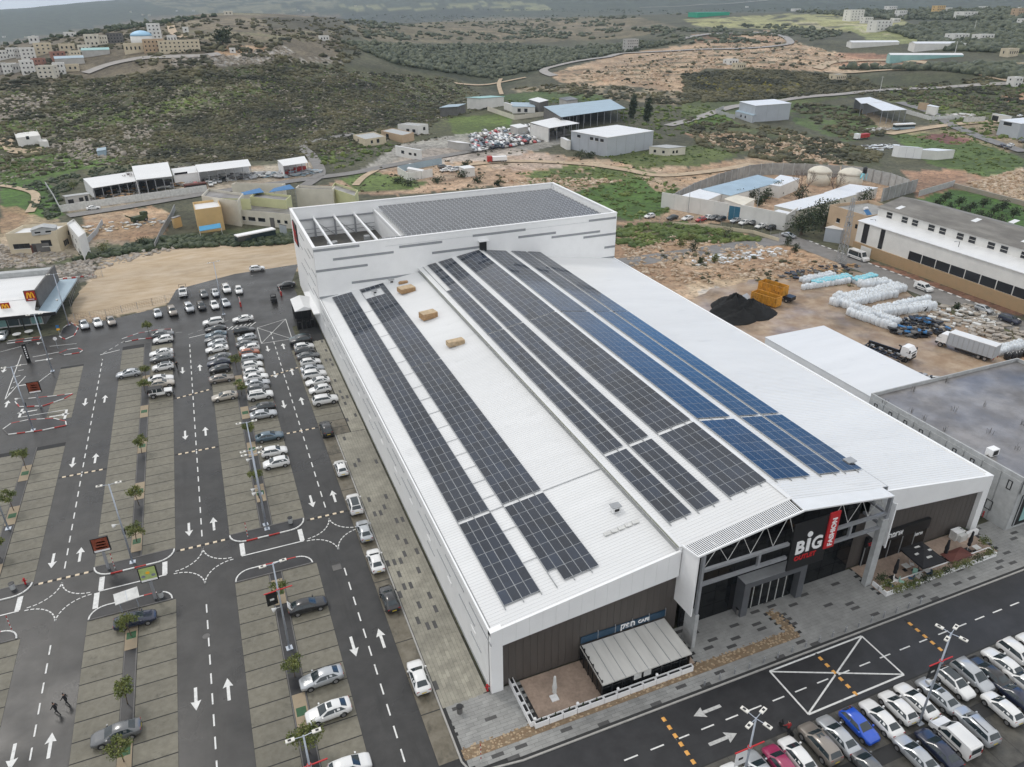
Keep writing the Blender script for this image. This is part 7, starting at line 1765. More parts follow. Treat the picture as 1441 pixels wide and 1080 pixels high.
for k,(a_,b_) in enumerate(((16,148),(20,128),(24,121),(17,112),(22,104),(20,96),(23,90))): q=MB();xx=wx+a_-8;zz=zt+3.05+(a_-14)*2.15/9;q.add([(xx,b_,zz+.06),(xx+2.2,b_,zz+.06+.53),(xx+2.2,b_+1.5,zz+.06+.53),(xx,b_+1.5,zz+.06)],[(0,1,2,3)]);q.build('skylight',M['roof_white2'],lw)
x,y=G(1225,300,8)
solid('tan_house','tan two storey block with a rooftop water heater at the end of the long warehouse','house',[(171,154),(186,154),(186,168),(171,168)],0,8.8,'house_tan',parapet=.9,roof='concrete',wins=[(3,.3,5.4,1.3,1.2),(3,.6,5.4,1.0,1.2),(3,.8,5.4,.8,1.2),(3,.45,1.4,1.2,1.3),(0,.4,5.5,1.2,1.2)])
t=thing('solar_heater','rooftop water heater with a white tank and blue collector on the tan block','water heater',(174,157,9.0));TB(t,'tank','white',(-.6,.6,1.7),(.6,.6,1.7),.4,n=12);q=MB();q.ext([(-.9,-1.2,.2),(.9,-1.2,.2),(.9,.4,1.3),(-.9,.4,1.3)],(0,-.03,.06));q.build('collector',M['blue_tarp'],t,local=True);q=MB();q.bar((-.6,.6,0),(-.6,.6,1.4),.06,.06);q.bar((.6,.6,0),(.6,.6,1.4),.06,.06);q.build('stand',M['gutter'],t,local=True)
P0=[T(1178,335),T(1195,343)]
pxb('metal_store','small grey shed with a white roof by the lattice pylon','shed',(1181,343),(1161,321) if False else (1178,327),(1200,320),(1162,321),'ware_grey',roof='roof_white2',h=4)
# lattice pylon
x,y=G(1183,369);t=thing('lattice_pylon','grey steel lattice mast at the street corner','pylon',(x,y,0));hz_=17.5
for sx in (-1,1):
    for sy in (-1,1): q=MB();q.bar((sx*1.0,sy*1.0,0),(sx*.3,sy*.3,hz_),.13,.13);q.build('leg',M['gutter'],t,local=True)
q=MB()
for k in range(12):
    z0=k*hz_/12;z1=(k+1)*hz_/12;f0=1-.7*k/12;f1=1-.7*(k+1)/12
    for a,b_ in (((-1,-1),(1,-1)),((1,-1),(1,1)),((1,1),(-1,1)),((-1,1),(-1,-1))):
        q.bar((a[0]*f0,a[1]*f0,z0),(b_[0]*f1,b_[1]*f1,z1),.06,.06);q.bar((b_[0]*f0,b_[1]*f0,z0),(a[0]*f1,a[1]*f1,z1),.06,.06);q.bar((a[0]*f1,a[1]*f1,z1),(b_[0]*f1,b_[1]*f1,z1),.05,.05)
q.build('bracing',M['gutter'],t,local=True)
for k in range(3): q=MB();q.bar((-1.6,0,10+k*2.6),(1.6,0,10+k*2.6),.1,.1);q.build('cross_arm',M['gutter'],t,local=True)
def street_pole(px,py,h,label,arm=True,m='black_metal'):
    x,y,z=T(px,py);t=thing('street_pole',label,'pole',(x,y,z),'street poles of the east side');q=MB();q.tube((0,0,0),(0,0,h),.12,.07,n=7);q.build('pole',M[m],t,local=True)
    if arm: q=MB();q.bar((0,0,h),(-1.3,0,h+.2),.09,.07);q.box(-1.9,-1.2,-.12,.12,h+.12,h+.25);q.build('lamp_arm',M['gutter'],t,local=True)
street_pole(1222,356,9.5,'street lamp at the roller door of the long warehouse');street_pole(1335,397,10.5,'street lamp against the middle of the long warehouse');street_pole(1252,362,6,'bare post between the minibus and the middle street lamp',False)
street_pole(1062,316,12,'lattice-like pole in front of the compound wall',False,'gutter');street_pole(968,300,9,'street pole outside the compound left of the gate',False,'gutter')

# --- walled compound behind the rough ground
wall_line('long white wall of the compound left of the blue gate',[(930,292),(1023,309)],5.2,'house_white',seg=5,thick=.3)
wall_line('white wall of the compound right of the blue gate',[(1040,312),(1103,325)],5.4,'house_white',seg=5,thick=.3)
wall_line('white side wall of the compound by the dark trees',[(1103,325),(1119,314)],5.0,'house_white',seg=5,thick=.3)
xg=T(1024,309.3);xh=T(1039.5,312);t=thing('compound_gate','blue steel double gate in the white compound wall','gate',xg);u=(xh[0]-xg[0],xh[1]-xg[1]);L=math.hypot(*u);u=(u[0]/L,u[1]/L)
defm('gate_blue',(.04,.16,.25),.5,.1)
for k in range(2): c=(xg[0]+u[0]*L*(.25+.5*k),xg[1]+u[1]*L*(.25+.5*k));q=MB();q.obox(c,u,L*.24,.06,0,4.6);q.build('gate_leaf',M['gate_blue'],t)
wall_line('tall concrete panel wall with posts along the far side of the compound',[(946,292),(975,276),(1010,262),(1053,249),(1085,246),(1130,247),(1180,250)],4.6,'concrete',post=True,m2='concrete_pale',seg=5.0)
wall_line('tall concrete panel wall closing the right end of the compound',[(1182,250),(1215,254),(1250,262),(1276,272)],4.8,'concrete_pale',post=True,m2='concrete',seg=4.0)
wall_line('dark concrete wall running back to the tan block',[(1240,284),(1288,270)],4.6,'concrete',post=True,m2='concrete_pale',seg=4)
wall_line('low grey wall at the edge of the green olive plot',[(1292,277),(1342,262)],2.2,'concrete_pale',seg=6)
wall_line('stone terrace wall beyond the green olive plot',[(1342,264),(1441,290)],1.6,'rock',seg=6,thick=.8)
def croof(label,Q,h,roof,wall='house_white',cat='shed',name='compound_shed',**kw):
    zg=T(*[sum(q[i] for q in Q)/4+(10 if i else 0) for i in (0,1)])[2];return solid(name,label,cat,[G(*q,zg+h) for q in Q],zg,h,wall,roof=roof,**kw)
croof('long compound shed with a pale blue-grey roof along the back wall',[(988,267),(1028,276),(1100,256),(1066,247)],4.2,'roof_bluegrey')
croof('white compound shed with a bright flat roof at the left end',[(960,276),(996,282),(1022,271),(985,267)],4.0,'roof_white2')
croof('cream roofed compound shed behind the left wall',[(1020,281),(1046,290),(1062,281),(1034,275)],3.8,'cream_pale')
croof('white compound shed beside the bare trees',[(1080,260),(1098,263),(1125,252),(1098,247)],4.2,'roof_white2')
croof('long white roofed compound shed behind the dark trees',[(1090,290),(1122,297),(1206,274),(1180,268)],4.4,'roof_white2',wall='cream_pale')
croof('white compound shed below the round tanks',[(1160,272),(1190,276),(1235,265),(1196,260)],3.6,'roof_white2')
croof('small white hut behind the gate',[(1086,300),(1106,306),(1118,301),(1096,296)],3.8,'roof_white2')
for px,py,r_,lb in ((1151,259,4.4,'left'),(1194,262,4.6,'right')):
    x,y,z=T(px,py);t=thing('storage_tank','cream domed round tank in the compound, %s of two' % lb,'tank',(x,y,z),'compound tanks');LT(t,'shell','cream_pale',[(r_,-.5),(r_,4.6)],24,True);LT(t,'dome','cream_pale',[(r_+.15,4.6),(r_*.9,5.4),(r_*.6,6.3),(r_*.2,6.8),(.1,6.85)],24,True)
x,y,z=T(1212,266);t=thing('roof_tank','black water tank on a blue pipe frame in the compound','tank',(x,y,z+3.6));LT(t,'tank','black',[(.8,2.2),(.8,4.2),(.3,4.5)],12,True);q=MB();[q.tube((a,b_,0),(a,b_,2.2),.15) for a in (-.7,.7) for b_ in (-.7,.7)];q.tube((-2.5,-1,.8),(-.5,0,2.2),.25);q.build('frame',M['bag_blue'],t,local=True)
cc=['white','black','white','red','white','grey','black','silver','white','grey','white','black']
for i,(px,py) in enumerate(((914,307),(946,309),(967,310),(986,312),(995,309),(1005,309),(1014,311),(1035,313),(1047,316),(1061,316),(1070,321),(1085,323))):
    x,y,z=T(px,py);car('sedan' if i % 3 else 'hatchback',cc[i],x,y,Lf+.25,'%s car parked under the compound wall, %s from the left' % (cc[i],ORD[i].replace('nearest','first')),'cars under the compound wall',jit=True)
fence('chain link fence on a concrete base along the compound road',[(900,312),(1000,318),(1060,325),(1096,336)],2.2,3.0)
wall_line('low concrete base wall under the chain link fence',[(946,317),(1000,321),(1060,329),(1096,340)],1.0,'cream',seg=6)

# --- yard: bags, heap, scrap
def lump(cx,cy,rx,ry,h,seed,n=26,rough=.25,zb=0,ridge=1.0):
    r=np.random.default_rng(seed);m_=n;V=[];F=[]
    for i in range(m_):
        for j in range(m_*2):
            t=i/(m_-1);a=math.pi*j/m_;rr=t*(1+rough*.5*math.sin(a*3+seed)+rough*.4*math.sin(a*5+2*seed));z=h*max(0,1-t**1.25)*(1+rough*.35*math.sin(a*4+t*6+seed))
            V.append((cx+rx*rr*math.cos(a),cy+ry*rr*math.sin(a),zb+z-(.08 if i==m_-1 else 0)+r.normal()*.03*h))
    for i in range(m_-1):
        for j in range(m_*2): F.append((i*m_*2+j,i*m_*2+(j+1) % (m_*2),(i+1)*m_*2+(j+1) % (m_*2),(i+1)*m_*2+j))
    return np.array(V),np.array(F)[:,::-1]
x,y=G(1040,436);t=thing('rubber_heap','big black heap of shredded rubber behind the outlet store','heap',(x,y,0))
A_=[lump(*G(1032,439),6.2,5.6,4.3,3),lump(*G(1055,441),6.5,4.8,3.3,5),lump(*G(1044,448),8.0,3.4,2.4,8)]
for V_,F_ in A_: npmesh('mound',V_-np.array((x,y,0)),F_,M['coal'],t,smooth=True)
bagm=None;bag_n=0
def bag_shape(seed):
    r=np.random.default_rng(seed);q=MB();n=9;prof=[(.36,0),(.47,.12),(.50,.5),(.48,.85),(.36,1.02),(.12,1.06)]
    q.lathe(prof,(0,0),n);q.v=[(x*(1+r.normal()*.06)+r.normal()*.015,y*(1+r.normal()*.06),z*(1+r.normal()*.04)) for x,y,z in q.v];return q
bag_protos={}
def bag(x,y,z,m,label,group,s=1.0):
    k=(m,rnd.randrange(3))
    if k not in bag_protos:
        t=thing('bulk_bag',label,'bag',(x,y,z),group);bag_shape(k[1]+5).build('sack',M['bag_black' if m == 'black' else 'bag_white'],t,True,local=True)
        if m == 'blue': LT(t,'lid','bag_blue',[(.49,.72),(.50,.98),(.38,1.07),(.1,1.10)],9,True)
        q=MB();[q.bar((a*.3,b_*.3,1.0),(a*.12,b_*.12,1.18),.05,.03) for a in (-1,1) for b_ in (-1,1)];q.build('loops',M['white_dirty'],t,local=True)
        bag_protos[k]=t
    else: t=dup(bag_protos[k]);t.location=(x,y,z)
    s*=1.12;t.rotation_euler=(0,0,rnd.uniform(0,6));t.scale=(s,s,s*rnd.uniform(.92,1.08));t['label']=label;t['group']=group
    return t
def bagrow(pa,pb,n,rows,m,desc,group,step=(0,1.15),s=1.15,jitter=.12):
    a=G(*pa,.5);b_=G(*pb,.5)
    for k in range(rows):
        for i in range(n):
            x,y=lerp2(a,b_,i/(n-1) if n>1 else 0);bag(x+step[0]*k+rnd.uniform(-jitter,jitter),y+step[1]*k+rnd.uniform(-jitter,jitter),0,m,desc,group,s)
bagrow((1131,405),(1193,396),15,1,'white','white bulk bag in the front line of the blue topped stack','bulk bags by the street',s=1.2)
bagrow((1150,402),(1195,393),12,2,'blue','blue topped bulk bag in the long double row','blue topped bulk bags',step=(0,1.2),s=1.35)
bagrow((1207,398),(1230,392),6,2,'blue','blue topped bulk bag in the short block by the street','blue topped bulk bags',s=1.35)
bagrow((1132,396),(1172,388),9,2,'white','white bulk bag behind the blue topped row','bulk bags by the street',s=1.15)
for pa,pb,n,rw,ds in (((1196,441),(1256,462),11,1,'in the curved front row of the white pile'),((1200,434),(1262,456),11,2,'in the second row of the white pile'),((1188,430),(1258,416),13,2,'in the slanting row across the white pile'),((1200,424),(1272,408),13,3,'in the back rows of the white pile'),((1222,446),(1312,433),14,2,'in the right hand row of the white pile'),((1230,438),(1305,424),12,1,'in the loose row beside the black sacks'),((1215,403),(1250,400),8,2,'at the street end of the white pile'),((1176,428),(1186,419),3,2,'in the small group left of the white pile')):
    bagrow(pa,pb,n,rw,'white','white bulk bag ' + ds,'white bulk bags of the big pile',jitter=.2,s=1.55)
for i,(px,py) in enumerate(((1192,417),(1199,421),(1240,400),(1232,398),(1262,450),(1268,455),(1281,424),(1300,436))): bag(*G(px,py,.5),0,'black','black sack among the white bulk bags','black sacks',1.2)
bagrow((1405,497),(1441,487),8,2,'white','white bulk bag behind the grey curtain-sided lorry','bulk bags behind the lorry',s=1.25);bagrow((1418,503),(1441,498),4,1,'black','black sack behind the grey curtain-sided lorry','black sacks',s=1.2)
def junk(label,px,py,rx,ry,n,m,seed,name='scrap_pile',cat='scrap',hmax=1.2,size=(.2,.9)):
    x,y,z=T(px,py);t=thing(name,label,cat,(x,y,z));r=random.Random(seed)
    for mi,mm in enumerate(m):
        q=MB()
        for k in range(n//len(m)):
            a,d_=r.uniform(0,6.28),math.sqrt(r.random());cx,cy=rx*d_*math.cos(a),ry*d_*math.sin(a);s=r.uniform(*size);hh=r.uniform(.1,hmax)*(1-d_*.6);an=r.uniform(0,3.1)
            q.obox((cx,cy),(math.cos(an),math.sin(an)),s,s*r.uniform(.3,.9),max(0,hh-.3),hh)
        q.build('rubble_piece',M[mm],t,local=True,kind='stuff')
    return t
junk('heap of black tyres and dark scrap between the bags and the lorry',1290,462,7,5,160,['bag_black','black_metal','plastic','bag_black','concrete_dark','bag_black','black_metal','blue_tarp'],1,hmax=2.4)
junk('pale broken stone slabs dumped along the street verge',1345,448,13,7,260,['rubble','rock','white_dirty'],2,name='slab_pile',cat='rubble',hmax=1.0)
junk('pale broken slabs beside the lorry tail',1400,470,8,5,120,['rubble','rock'],3,name='slab_pile',cat='rubble')
junk('strip of white plastic litter across the rough ground',1040,362,17,4,140,['bag_white','white_dirty','rubble'],4,name='litter_strip',cat='litter',hmax=.7)
junk('dark scrap and planks on the rough ground by the blue topped bags',1150,383,14,3,120,['bag_black','timber','concrete_dark'],5,hmax=.9)
junk('scrap metal frames beside the white cabbed lorry',1292,540,5,4,70,['gutter','black_metal','white_dirty'],6,hmax=1.2)
t=thing('red_trailer_bed','red flat vehicle part lying by the grey building roof edge','vehicle part',(*G(1308,548),0),rz=.3);q=MB();q.box(-1.8,1.8,-.8,.8,.4,.8);q.box(-1.8,-.6,-.75,.75,.803,1.2);q.build('body',M['paint_red'],t,local=True);wheels(t,(1.2,-1.2),.85,.3)
for px,py,lb in ((1325,546,'near the scrap frames'),(1397,536,'in the wet mud by the grey roof')):
    t=thing('drum_barrel','dark barrel %s' % lb,'barrel',(*G(px,py),0),'dark barrels');LT(t,'barrel','black_metal',[(.5,0),(.55,.5),(.5,1.0)],12,True)

# --- restaurant on the left (white roof, grey end wall, red signs)
mc=thing('restaurant','white roofed fast food restaurant with a tall grey end wall and red sign panels','restaurant',(-50,185,0))
zr=5.6
pA=G(72.5,446,4.0);pD=G(86.5,404.5,4.0)     # low side canopy: near corner, far corner
e0=G(58,441.5,4.0)
wA=G(57.5,442,4.2);wTop=G(49.5,409,8.0);wB=G(77,373,8.0)
ux_,uy_=wB[0]-wTop[0],wB[1]-wTop[1];Lw=math.hypot(ux_,uy_);uu=(ux_/Lw,uy_/Lw);vv=(-uu[1],uu[0])   # uu: away along the end wall, vv: to the left
def loc(a,b_,z): return (wTop[0]+uu[0]*a+vv[0]*b_,wTop[1]+uu[1]*a+vv[1]*b_,z)
def lbox(a0,a1,b0,b1,z0,z1,name,m,parent=mc):
    q=MB();q.prism([loc(a0,b0,0)[:2],loc(a1,b0,0)[:2],loc(a1,b1,0)[:2],loc(a0,b1,0)[:2]],z0,z1);return q.build(name,M[m],parent)
lbox(0,Lw,0,.35,0,8.0,'end_wall','concrete_dark')
lbox(-.4,0-.003,-.1,2.3,4.2,8.2,'sign_tower','clad_brown')
lbox(.2,Lw,.353,46,0,6.2,'wall','clad_light')
lbox(1.2,Lw-2.5,.4,46,6.2,6.45,'roof','roof_white')
lbox(Lw-2.2,Lw-.3,.4,46,6.2,7.6,'rear_parapet','concrete_pale')
q=MB();q.add([loc(1.0,2.31,6.5),loc(1.0,46,6.5),loc(-4.0,46,4.0),loc(-4.0,-4.0,4.0),loc(1.0,-4.0,4.0),loc(0,2.31,6.0)],[(0,1,2,3,5)]);
q=MB()
for k in range(5):
    a0,a1=-4.2+k*1.05,-4.2+(k+1)*1.05;z0,z1=4.0+k*.5,4.0+(k+1)*.5
    q.add([loc(a0,2.3 if k>3 else -3.8 if k==0 else .3,z0),loc(a0,46,z0),loc(a1,46,z1),loc(a1,2.3 if k>3 else .3,z1)],[(0,3,2,1)])
q.build('front_slope',M['roof_white2'],mc)
lbox(-4.2,Lw+.5,-3.8,-.003,3.6,4.0,'side_canopy','roof_bluegrey');lbox(-4.35,-4.203,-3.9,46,3.4,4.1,'canopy_edge','black_metal')
M['roof_bluegrey']
for k in range(8): lbox(-3.9,-3.7,k*3.0,k*3.0+.2,0,3.4,'column','black_metal')
for k in range(12): lbox(-.1,.1,.6+k*2.3,2.6+k*2.3,.4,3.2,'shop_window','glass_clear' if k % 3 else 'roof_teal')
q=MB();q.add([loc(-3.2,17.2,.3),loc(-3.2,17.8,.3),loc(-2.9,18.6,3.4),loc(-2.9,18.0,3.4)],[(0,1,2,3)]);defm('lime',(.35,.55,.04),.5,.05);
lbox(-3.3,-3.1,15.3,15.9,.3,3.3,'lime_panel','lime')
def arches(parent,c,w_,h_,off,name='logo'):
    """two joined golden arches on a plane facing the car park"""
    q=MB();pts=[]
    for s in (-1,1):
        for k in range(13):
            t_=k/12;x=s*w_*.25+(-.25+.5*t_)*w_*.92;z=h_*(1-abs(2*t_-1)**2.4);pts.append((s,x,z))
    for s in (-1,1):
        P=[(x,z) for s_,x,z in pts if s_==s]
        for (xa,za),(xb,zb) in zip(P,P[1:]):
            A=loc(off,c[0]-xa,c[1]+za);B=loc(off,c[0]-xb,c[1]+zb);q.bar(A,B,.10,.24)
    return q.build(name,M['gold'],parent)
s1=thing('red_logo_sign','red square sign with yellow arches on the grey sign tower','sign',loc(-.45,1.1,6.6));q=MB();q.prism([loc(-.55,.1,0)[:2],loc(-.42,.1,0)[:2],loc(-.42,2.1,0)[:2],loc(-.55,2.1,0)[:2]],6.0,8.1);q.build('sign_board',M['mred'],s1);arches(s1,(1.1,6.55),1.4,1.25,-.6);q=MB();q.prism([loc(-.58,.5,0)[:2],loc(-.55,.5,0)[:2],loc(-.55,1.7,0)[:2],loc(-.58,1.7,0)[:2]],6.2,6.32);q.build('letters',M['white'],s1)
s2=thing('red_logo_sign','red square sign with yellow arches on the white front slope','sign',loc(-1.6,6.2,4.6));q=MB();q.prism([loc(-1.75,5.2,0)[:2],loc(-1.6,5.2,0)[:2],loc(-1.6,7.0,0)[:2],loc(-1.75,7.0,0)[:2]],4.7,6.4);q.build('sign_board',M['mred'],s2);arches(s2,(6.1,5.0),1.3,1.1,-1.8)
for k,(px,py) in enumerate(((25,475),(42,471))):
    t=thing('patio_table','round pale patio table outside the restaurant, %s of two' % ('left','right')[k],'table',(*G(px,py),.05),'patio tables');LT(t,'top','white_dirty',[(.85,.7),(.85,.78)],14);LT(t,'leg','black_metal',[(.3,0),(.06,.08),(.06,.7)],8)
b=MB();b.prism([G(88,470),G(104,462),G(128,380),G(98,375)],0,.02)
fence('wire fence between the car park and the sandy lot',[(106,452),(150,446),(215,430),(270,418)],1.8,3.0);fence('wire fence beside the restaurant yard',[(100,432),(106,408),(114,392),(145,390)],1.8,2.5)
kb=MB();
t=thing('kerb_blocks','row of red and white kerb blocks behind the restaurant yard','kerb blocks',T(88,394))
for k in range(8): c=T(86+k*6,394-k*.7);q=MB();q.box(c[0]-.5,c[0]+.5,c[1]-.2,c[1]+.2,0,.35);q.build('kerb_block',M['paint_red' if k % 2 else 'paint_white'],t)

# --- school in yellow and cream
pxb('school_block','ochre yellow school block with a blue awning beside the sandy lot','school',(281,329),(272.5,299),(311.6,294),(271.5,288),'yellow_wall',parapet=.7,roof='roof_white2',wins=[(1,.3,1.0,1.5,1.0)])
x,y=G(292,327);t=thing('blue_awning','blue canvas awning over the door of the yellow school block','awning',(x,y,0));c0,c1=G(280,320,3.2),G(310,315,3.2);q=MB();q.add([(*c0,3.4),(*c1,3.4),(c1[0],c1[1]-2.4,2.6),(c0[0],c0[1]-2.4,2.6),(*c0,3.3),(*c1,3.3),(c1[0],c1[1]-2.4,2.5),(c0[0],c0[1]-2.4,2.5)],[(3,2,1,0),(4,5,6,7),(2,3,7,6)]);defm('awn_blue',(.06,.30,.52),.6,.05);q.build('canvas',M['awn_blue'],t)
q=MB();q.tube((c0[0],c0[1]-2.3,0),(c0[0],c0[1]-2.3,2.6),.06);q.tube((c1[0],c1[1]-2.3,0),(c1[0],c1[1]-2.3,2.6),.06);q.build('post',M['white'],t)
pxb('school_wing','long cream school wing with square windows behind the hedge','school',(335,315),(331,297.5),(409,304),(345,288),'cream_pale',h=4.2,parapet=.5,roof='roof_flat',wins=[(0,.10,1.4,2.4,1.2),(0,.28,1.4,2.6,1.2),(0,.46,1.4,2.6,1.2),(0,.77,1.5,1.1,1.0),(0,.9,1.5,1.1,1.0)],doors=[(0,.65,0,1.6,3.0,'concrete_dark')])
pxb('school_wing','pale green school wing with long dark windows and a flat roof','school',(320,312),(311,290),(352,283),(300,283),'lime_wall',h=7,parapet=.7,roof='roof_flat',wins=[(0,.35,4.2,7,1.3)])
pxb('school_wing','lime green school wing with a blue window in the middle of the school','school',(365,300),(360,286),(410,278),(352,280),'lime_wall',h=6.5,parapet=.7,roof='roof_flat',wins=[(0,.6,3.0,6.0,1.4)])
pxb('school_wing','cream school wing with a stepped flat roof at the left rear','school',(300,300),(290,284),(343,276),(284,279),'cream_pale',h=7.5,parapet=.8,roof='roof_flat')
pxb('school_wing','cream school wing with rooftop units behind the blue tarpaulins','school',(424,290),(424,276),(472,266),(424,268) if False else (416,268),'cream_pale',h=6.5,parapet=.8,roof='roof_flat')
pxb('school_wing','yellow school block with a pale parapet against the tall white block','school',(474,284),(471,276),(504,271),(466,268),'lime_wall',h=6,parapet=.8,roof='roof_flat',wins=[(0,.5,3,1.2,1.3)])
pxb('school_wing','pale rear school wing with a stepped parapet','school',(335,282),(330,270),(402,262),(326,263),'cream_pale',h=5.5,parapet=.9,roof='roof_flat')
for (a,b_,c,d_,lb) in (((333,276),(372,272),(366,268),(340,272),'left'),((378,271),(415,267),(408,263),(385,266),'right')):
    zz=7.2;P=[G(*q_,zz) for q_ in (a,b_,c,d_)];t=thing('blue_tarpaulin','blue tarpaulin shade over the school yard, %s of two' % lb,'tarpaulin',(P[0][0],P[0][1],0));q=MB();q.add([(*P[0],zz),(*P[1],zz+.3),(*P[2],zz+.8),(*P[3],zz+.2),(*P[0],zz-.06),(*P[1],zz+.24),(*P[2],zz+.74),(*P[3],zz+.14)],[(0,1,2,3),(7,6,5,4)]);q.build('sheet',M['blue_tarp'],t)
    q=MB();[q.tube((*p,0),(*p,zz),.08,n=5) for p in P];q.build('mast',M['gutter'],t)
pxb('grey_hut','small tan box hut left of the yellow school block','hut',(247,322),(245,310),(254,305),(241,307),'yellow_wall',h=3.2,roof='roof_flat')
pxb('gate_hut','pale blue-grey gate hut at the right end of the cream school wing','hut',(394,327),(393,319),(402,318),(393,316),'ware_grey',h=2.6,roof='roof_flat')
x,y,z=T(361,340);t=thing('city_bus','long dark bus with a white roof behind the bushes below the school','bus',(x,y,z),rz=math.atan2(G(380,333)[1]-G(341,341)[1],G(380,333)[0]-G(341,341)[0]))
BX(t,'body','leaf_dark',-6,6,-1.25,1.25,.4,1.2);BX(t,'window_band','car_glass',-5.95,5.95,-1.24,1.24,1.203,2.7);BX(t,'roof','white',-6,6,-1.27,1.27,2.703,3.0);wheels(t,(4,-3.6),1.25,.5)
# --- house at the left edge
pxb('villa','cream single storey house with a pale roof terrace at the left edge','house',(86.5,354),(80.5,330),(8.5,334),(101,317),'cream',h=5.2,parapet=.9,roof='roof_bluegrey' if False else 'roof_white2',wins=[(0,.86,1.6,1.4,1.4),(0,.75,1.6,1.4,1.4),(0,.64,1.6,1.4,1.4),(0,.25,1.8,2.6,1.8),(3,.3,3.0,.8,1.3),(3,.5,.8,.7,1.6),(3,.6,.8,.7,1.6),(3,.7,.8,.7,1.6)],doors=[(0,.53,0,1.4,2.4,'redbrown'),(0,.38,.2,4.5,2.6,'concrete_dark')])
pxb('villa_wing','white stair wing on the right side of the cream house','house',(103,346),(98,323),(110,343) if False else (111,337),(104.5,311),'house_white',h=6.2,parapet=.6,roof='roof_white2',wins=[(0,.3,3.6,.5,1.0),(0,.6,3.6,.5,1.0),(0,.35,1.0,.5,1.0),(0,.65,1.0,.5,1.0)])
x,y=G(62,324,6.2);solid('roof_room','small gabled stair room on the roof of the cream house','roof room',[(x-3,y-1.6),(x+3,y-1.6),(x+3,y+2.4),(x-3,y+2.4)],5.25,1.5,'concrete_pale',roof='concrete_pale',gable='AC',rise=.8,skirt=0,wins=[(0,.25,.5,1.4,.5),(0,.7,.5,1.4,.5)])
pxb('white_house','plain white cube house with a side terrace on the left hillside','house',(27.5,209),(26.7,196),(57,192.5),(17.5,183),'house_white',parapet=.6,roof='house_white',wins=[(0,.45,3.4,1.3,1.5)])
pxb('white_house','low white terrace block beside the white cube house','house',(57,207.5),(56,203),(68,200.5),(52,197),'house_white',h=2.2,parapet=.4,roof='house_white')
bq_=road('terrace_apron',[(0,196),(14,204),(24,214),(60,211)],7,M['track'])
pxb('farm_hut','small blue-grey hut on the grassy terrace','hut',(138,221),(137,213),(148.5,211.5),(137,209.5),'roof_bluegrey',h=2.4,roof='roof_bluegrey')
# --- sheds along the track
shed('low white roofed shed at the left end of the scrap yard',[(130,265),(191,255),(187,243.5),(117,253.5)],4.0,posts=5)
shed('big white mono-pitch shed standing above the others in the scrap yard',[(191.5,253.5),(242.3,248),(236.5,230),(185.7,236)],6.0)
pxb('store_shed','white walled shed with a white roof, third from the left','shed',(247,260.5),(246,247.5),(279.5,243),(241.5,238.5),'clad_white',roof='roof_white',wins=[(0,.3,3.6,5,.9)],over=.2,panels=5)
shed('long white roofed open shed with vans beneath it',[(279,242.5),(353.5,233.5),(349,226),(275,234)],5.2,posts=6,inner=None)
shed('white roofed open shed with red machinery near the junction',[(398.5,233.8),(433.5,229),(428.5,221.5),(390.5,227.5)],4.5,inner='paint_red')
pxb('ruined_house','old grey house with a flat concrete roof in front of the sheds','house',(98,291),(93,279),(125,273.5),(90,276),'house_grey',h=3.4,roof='concrete_pale',over=.6,wins=[(0,.12,.8,1.8,1.6),(0,.6,1.2,1.4,1.4),(0,.85,1.0,1.0,2.0)])
wall_line('long white wall of the scrap yard along the track',[(86,299),(160,288),(240,277),(292,269.5)],2.4,'white_dirty',seg=8,thick=.25)
wall_line('rough grey wall up the slope at the left end of the scrap yard',[(86,298),(76,279),(65,262)],1.6,'concrete_pale',seg=5)
wall_line('grey fence wall along the tan building site',[(219,352),(229,330),(241,310),(247,296)],2.0,'concrete',seg=4);wall_line('tumbled wall beside the cream house plot',[(121,345),(136,330),(145,315)],1.5,'concrete_pale',seg=4)
junk('scrap machinery and timber in the left scrap yard',210,264,16,5,200,['concrete_dark','gutter','white_dirty','timber'],11,hmax=1.8,size=(.3,1.6));junk('scrap and blocks in front of the old grey house',165,278,14,5,120,['rubble','concrete_dark','timber'],12,hmax=1.2);junk('machine parts and blocks in the paved yard',335,250,14,6,160,['gutter','concrete_dark','white_dirty'],13,hmax=2.0,size=(.4,1.8));junk('stacked building blocks in the right yard',405,246,14,6,150,['gutter','concrete_pale','roof_bluegrey'],14,hmax=2.2,size=(.4,1.8));junk('debris on the tan building site',170,318,16,6,90,['timber_pale','white_dirty','concrete'],15,hmax=.8)
t=thing('green_digger','dark green machine on the tan building site','machine',T(199,312),rz=.6);q=MB();q.box(-3,2,-1,1,.5,2.0);q.box(.5,2.3,-.9,.9,2.003,3.0);q.build('body',M['leaf_dark'],t,local=True);q=MB();q.bar((-3,0,1.8),(-5,0,3.0),.4,.4);q.build('boom',M['leaf_dark'],t,local=True);wheels(t,(1.2,-2.0),1.05,.6)
for i,(px,py,k_,cl) in enumerate(((302,259,'sedan','white'),(309,257,'sedan','silver'),(315,255,'hatchback','black'),(292,257,'minivan','white'),(297,262,'minivan','white'),(276,263,'suv','red'))):
    x,y,z=T(px,py);o=car(k_,cl,x,y,Dn,'%s vehicle in the paved yard, %s from the left' % (cl,ORD[(0,1,2,3,4,5)[[5,3,4,0,1,2].index(i)]].replace('nearest','first')),'vehicles in the paved yard');o.location.z=z+.05
x,y,z=T(132,296);o=car('sedan','white',x,y,.2,'white car on the track by the long white wall','cars on the tracks');o.location.z=z+.2
t=thing('rusty_container','dark red open container in the paved yard','container',T(276,267),rz=.2);BX(t,'body','redbrown',-4,4,-1.2,1.2,0,2.4);BX(t,'opening','black',-3.8,3.8,-1.26,-1.203,.3,2.0)
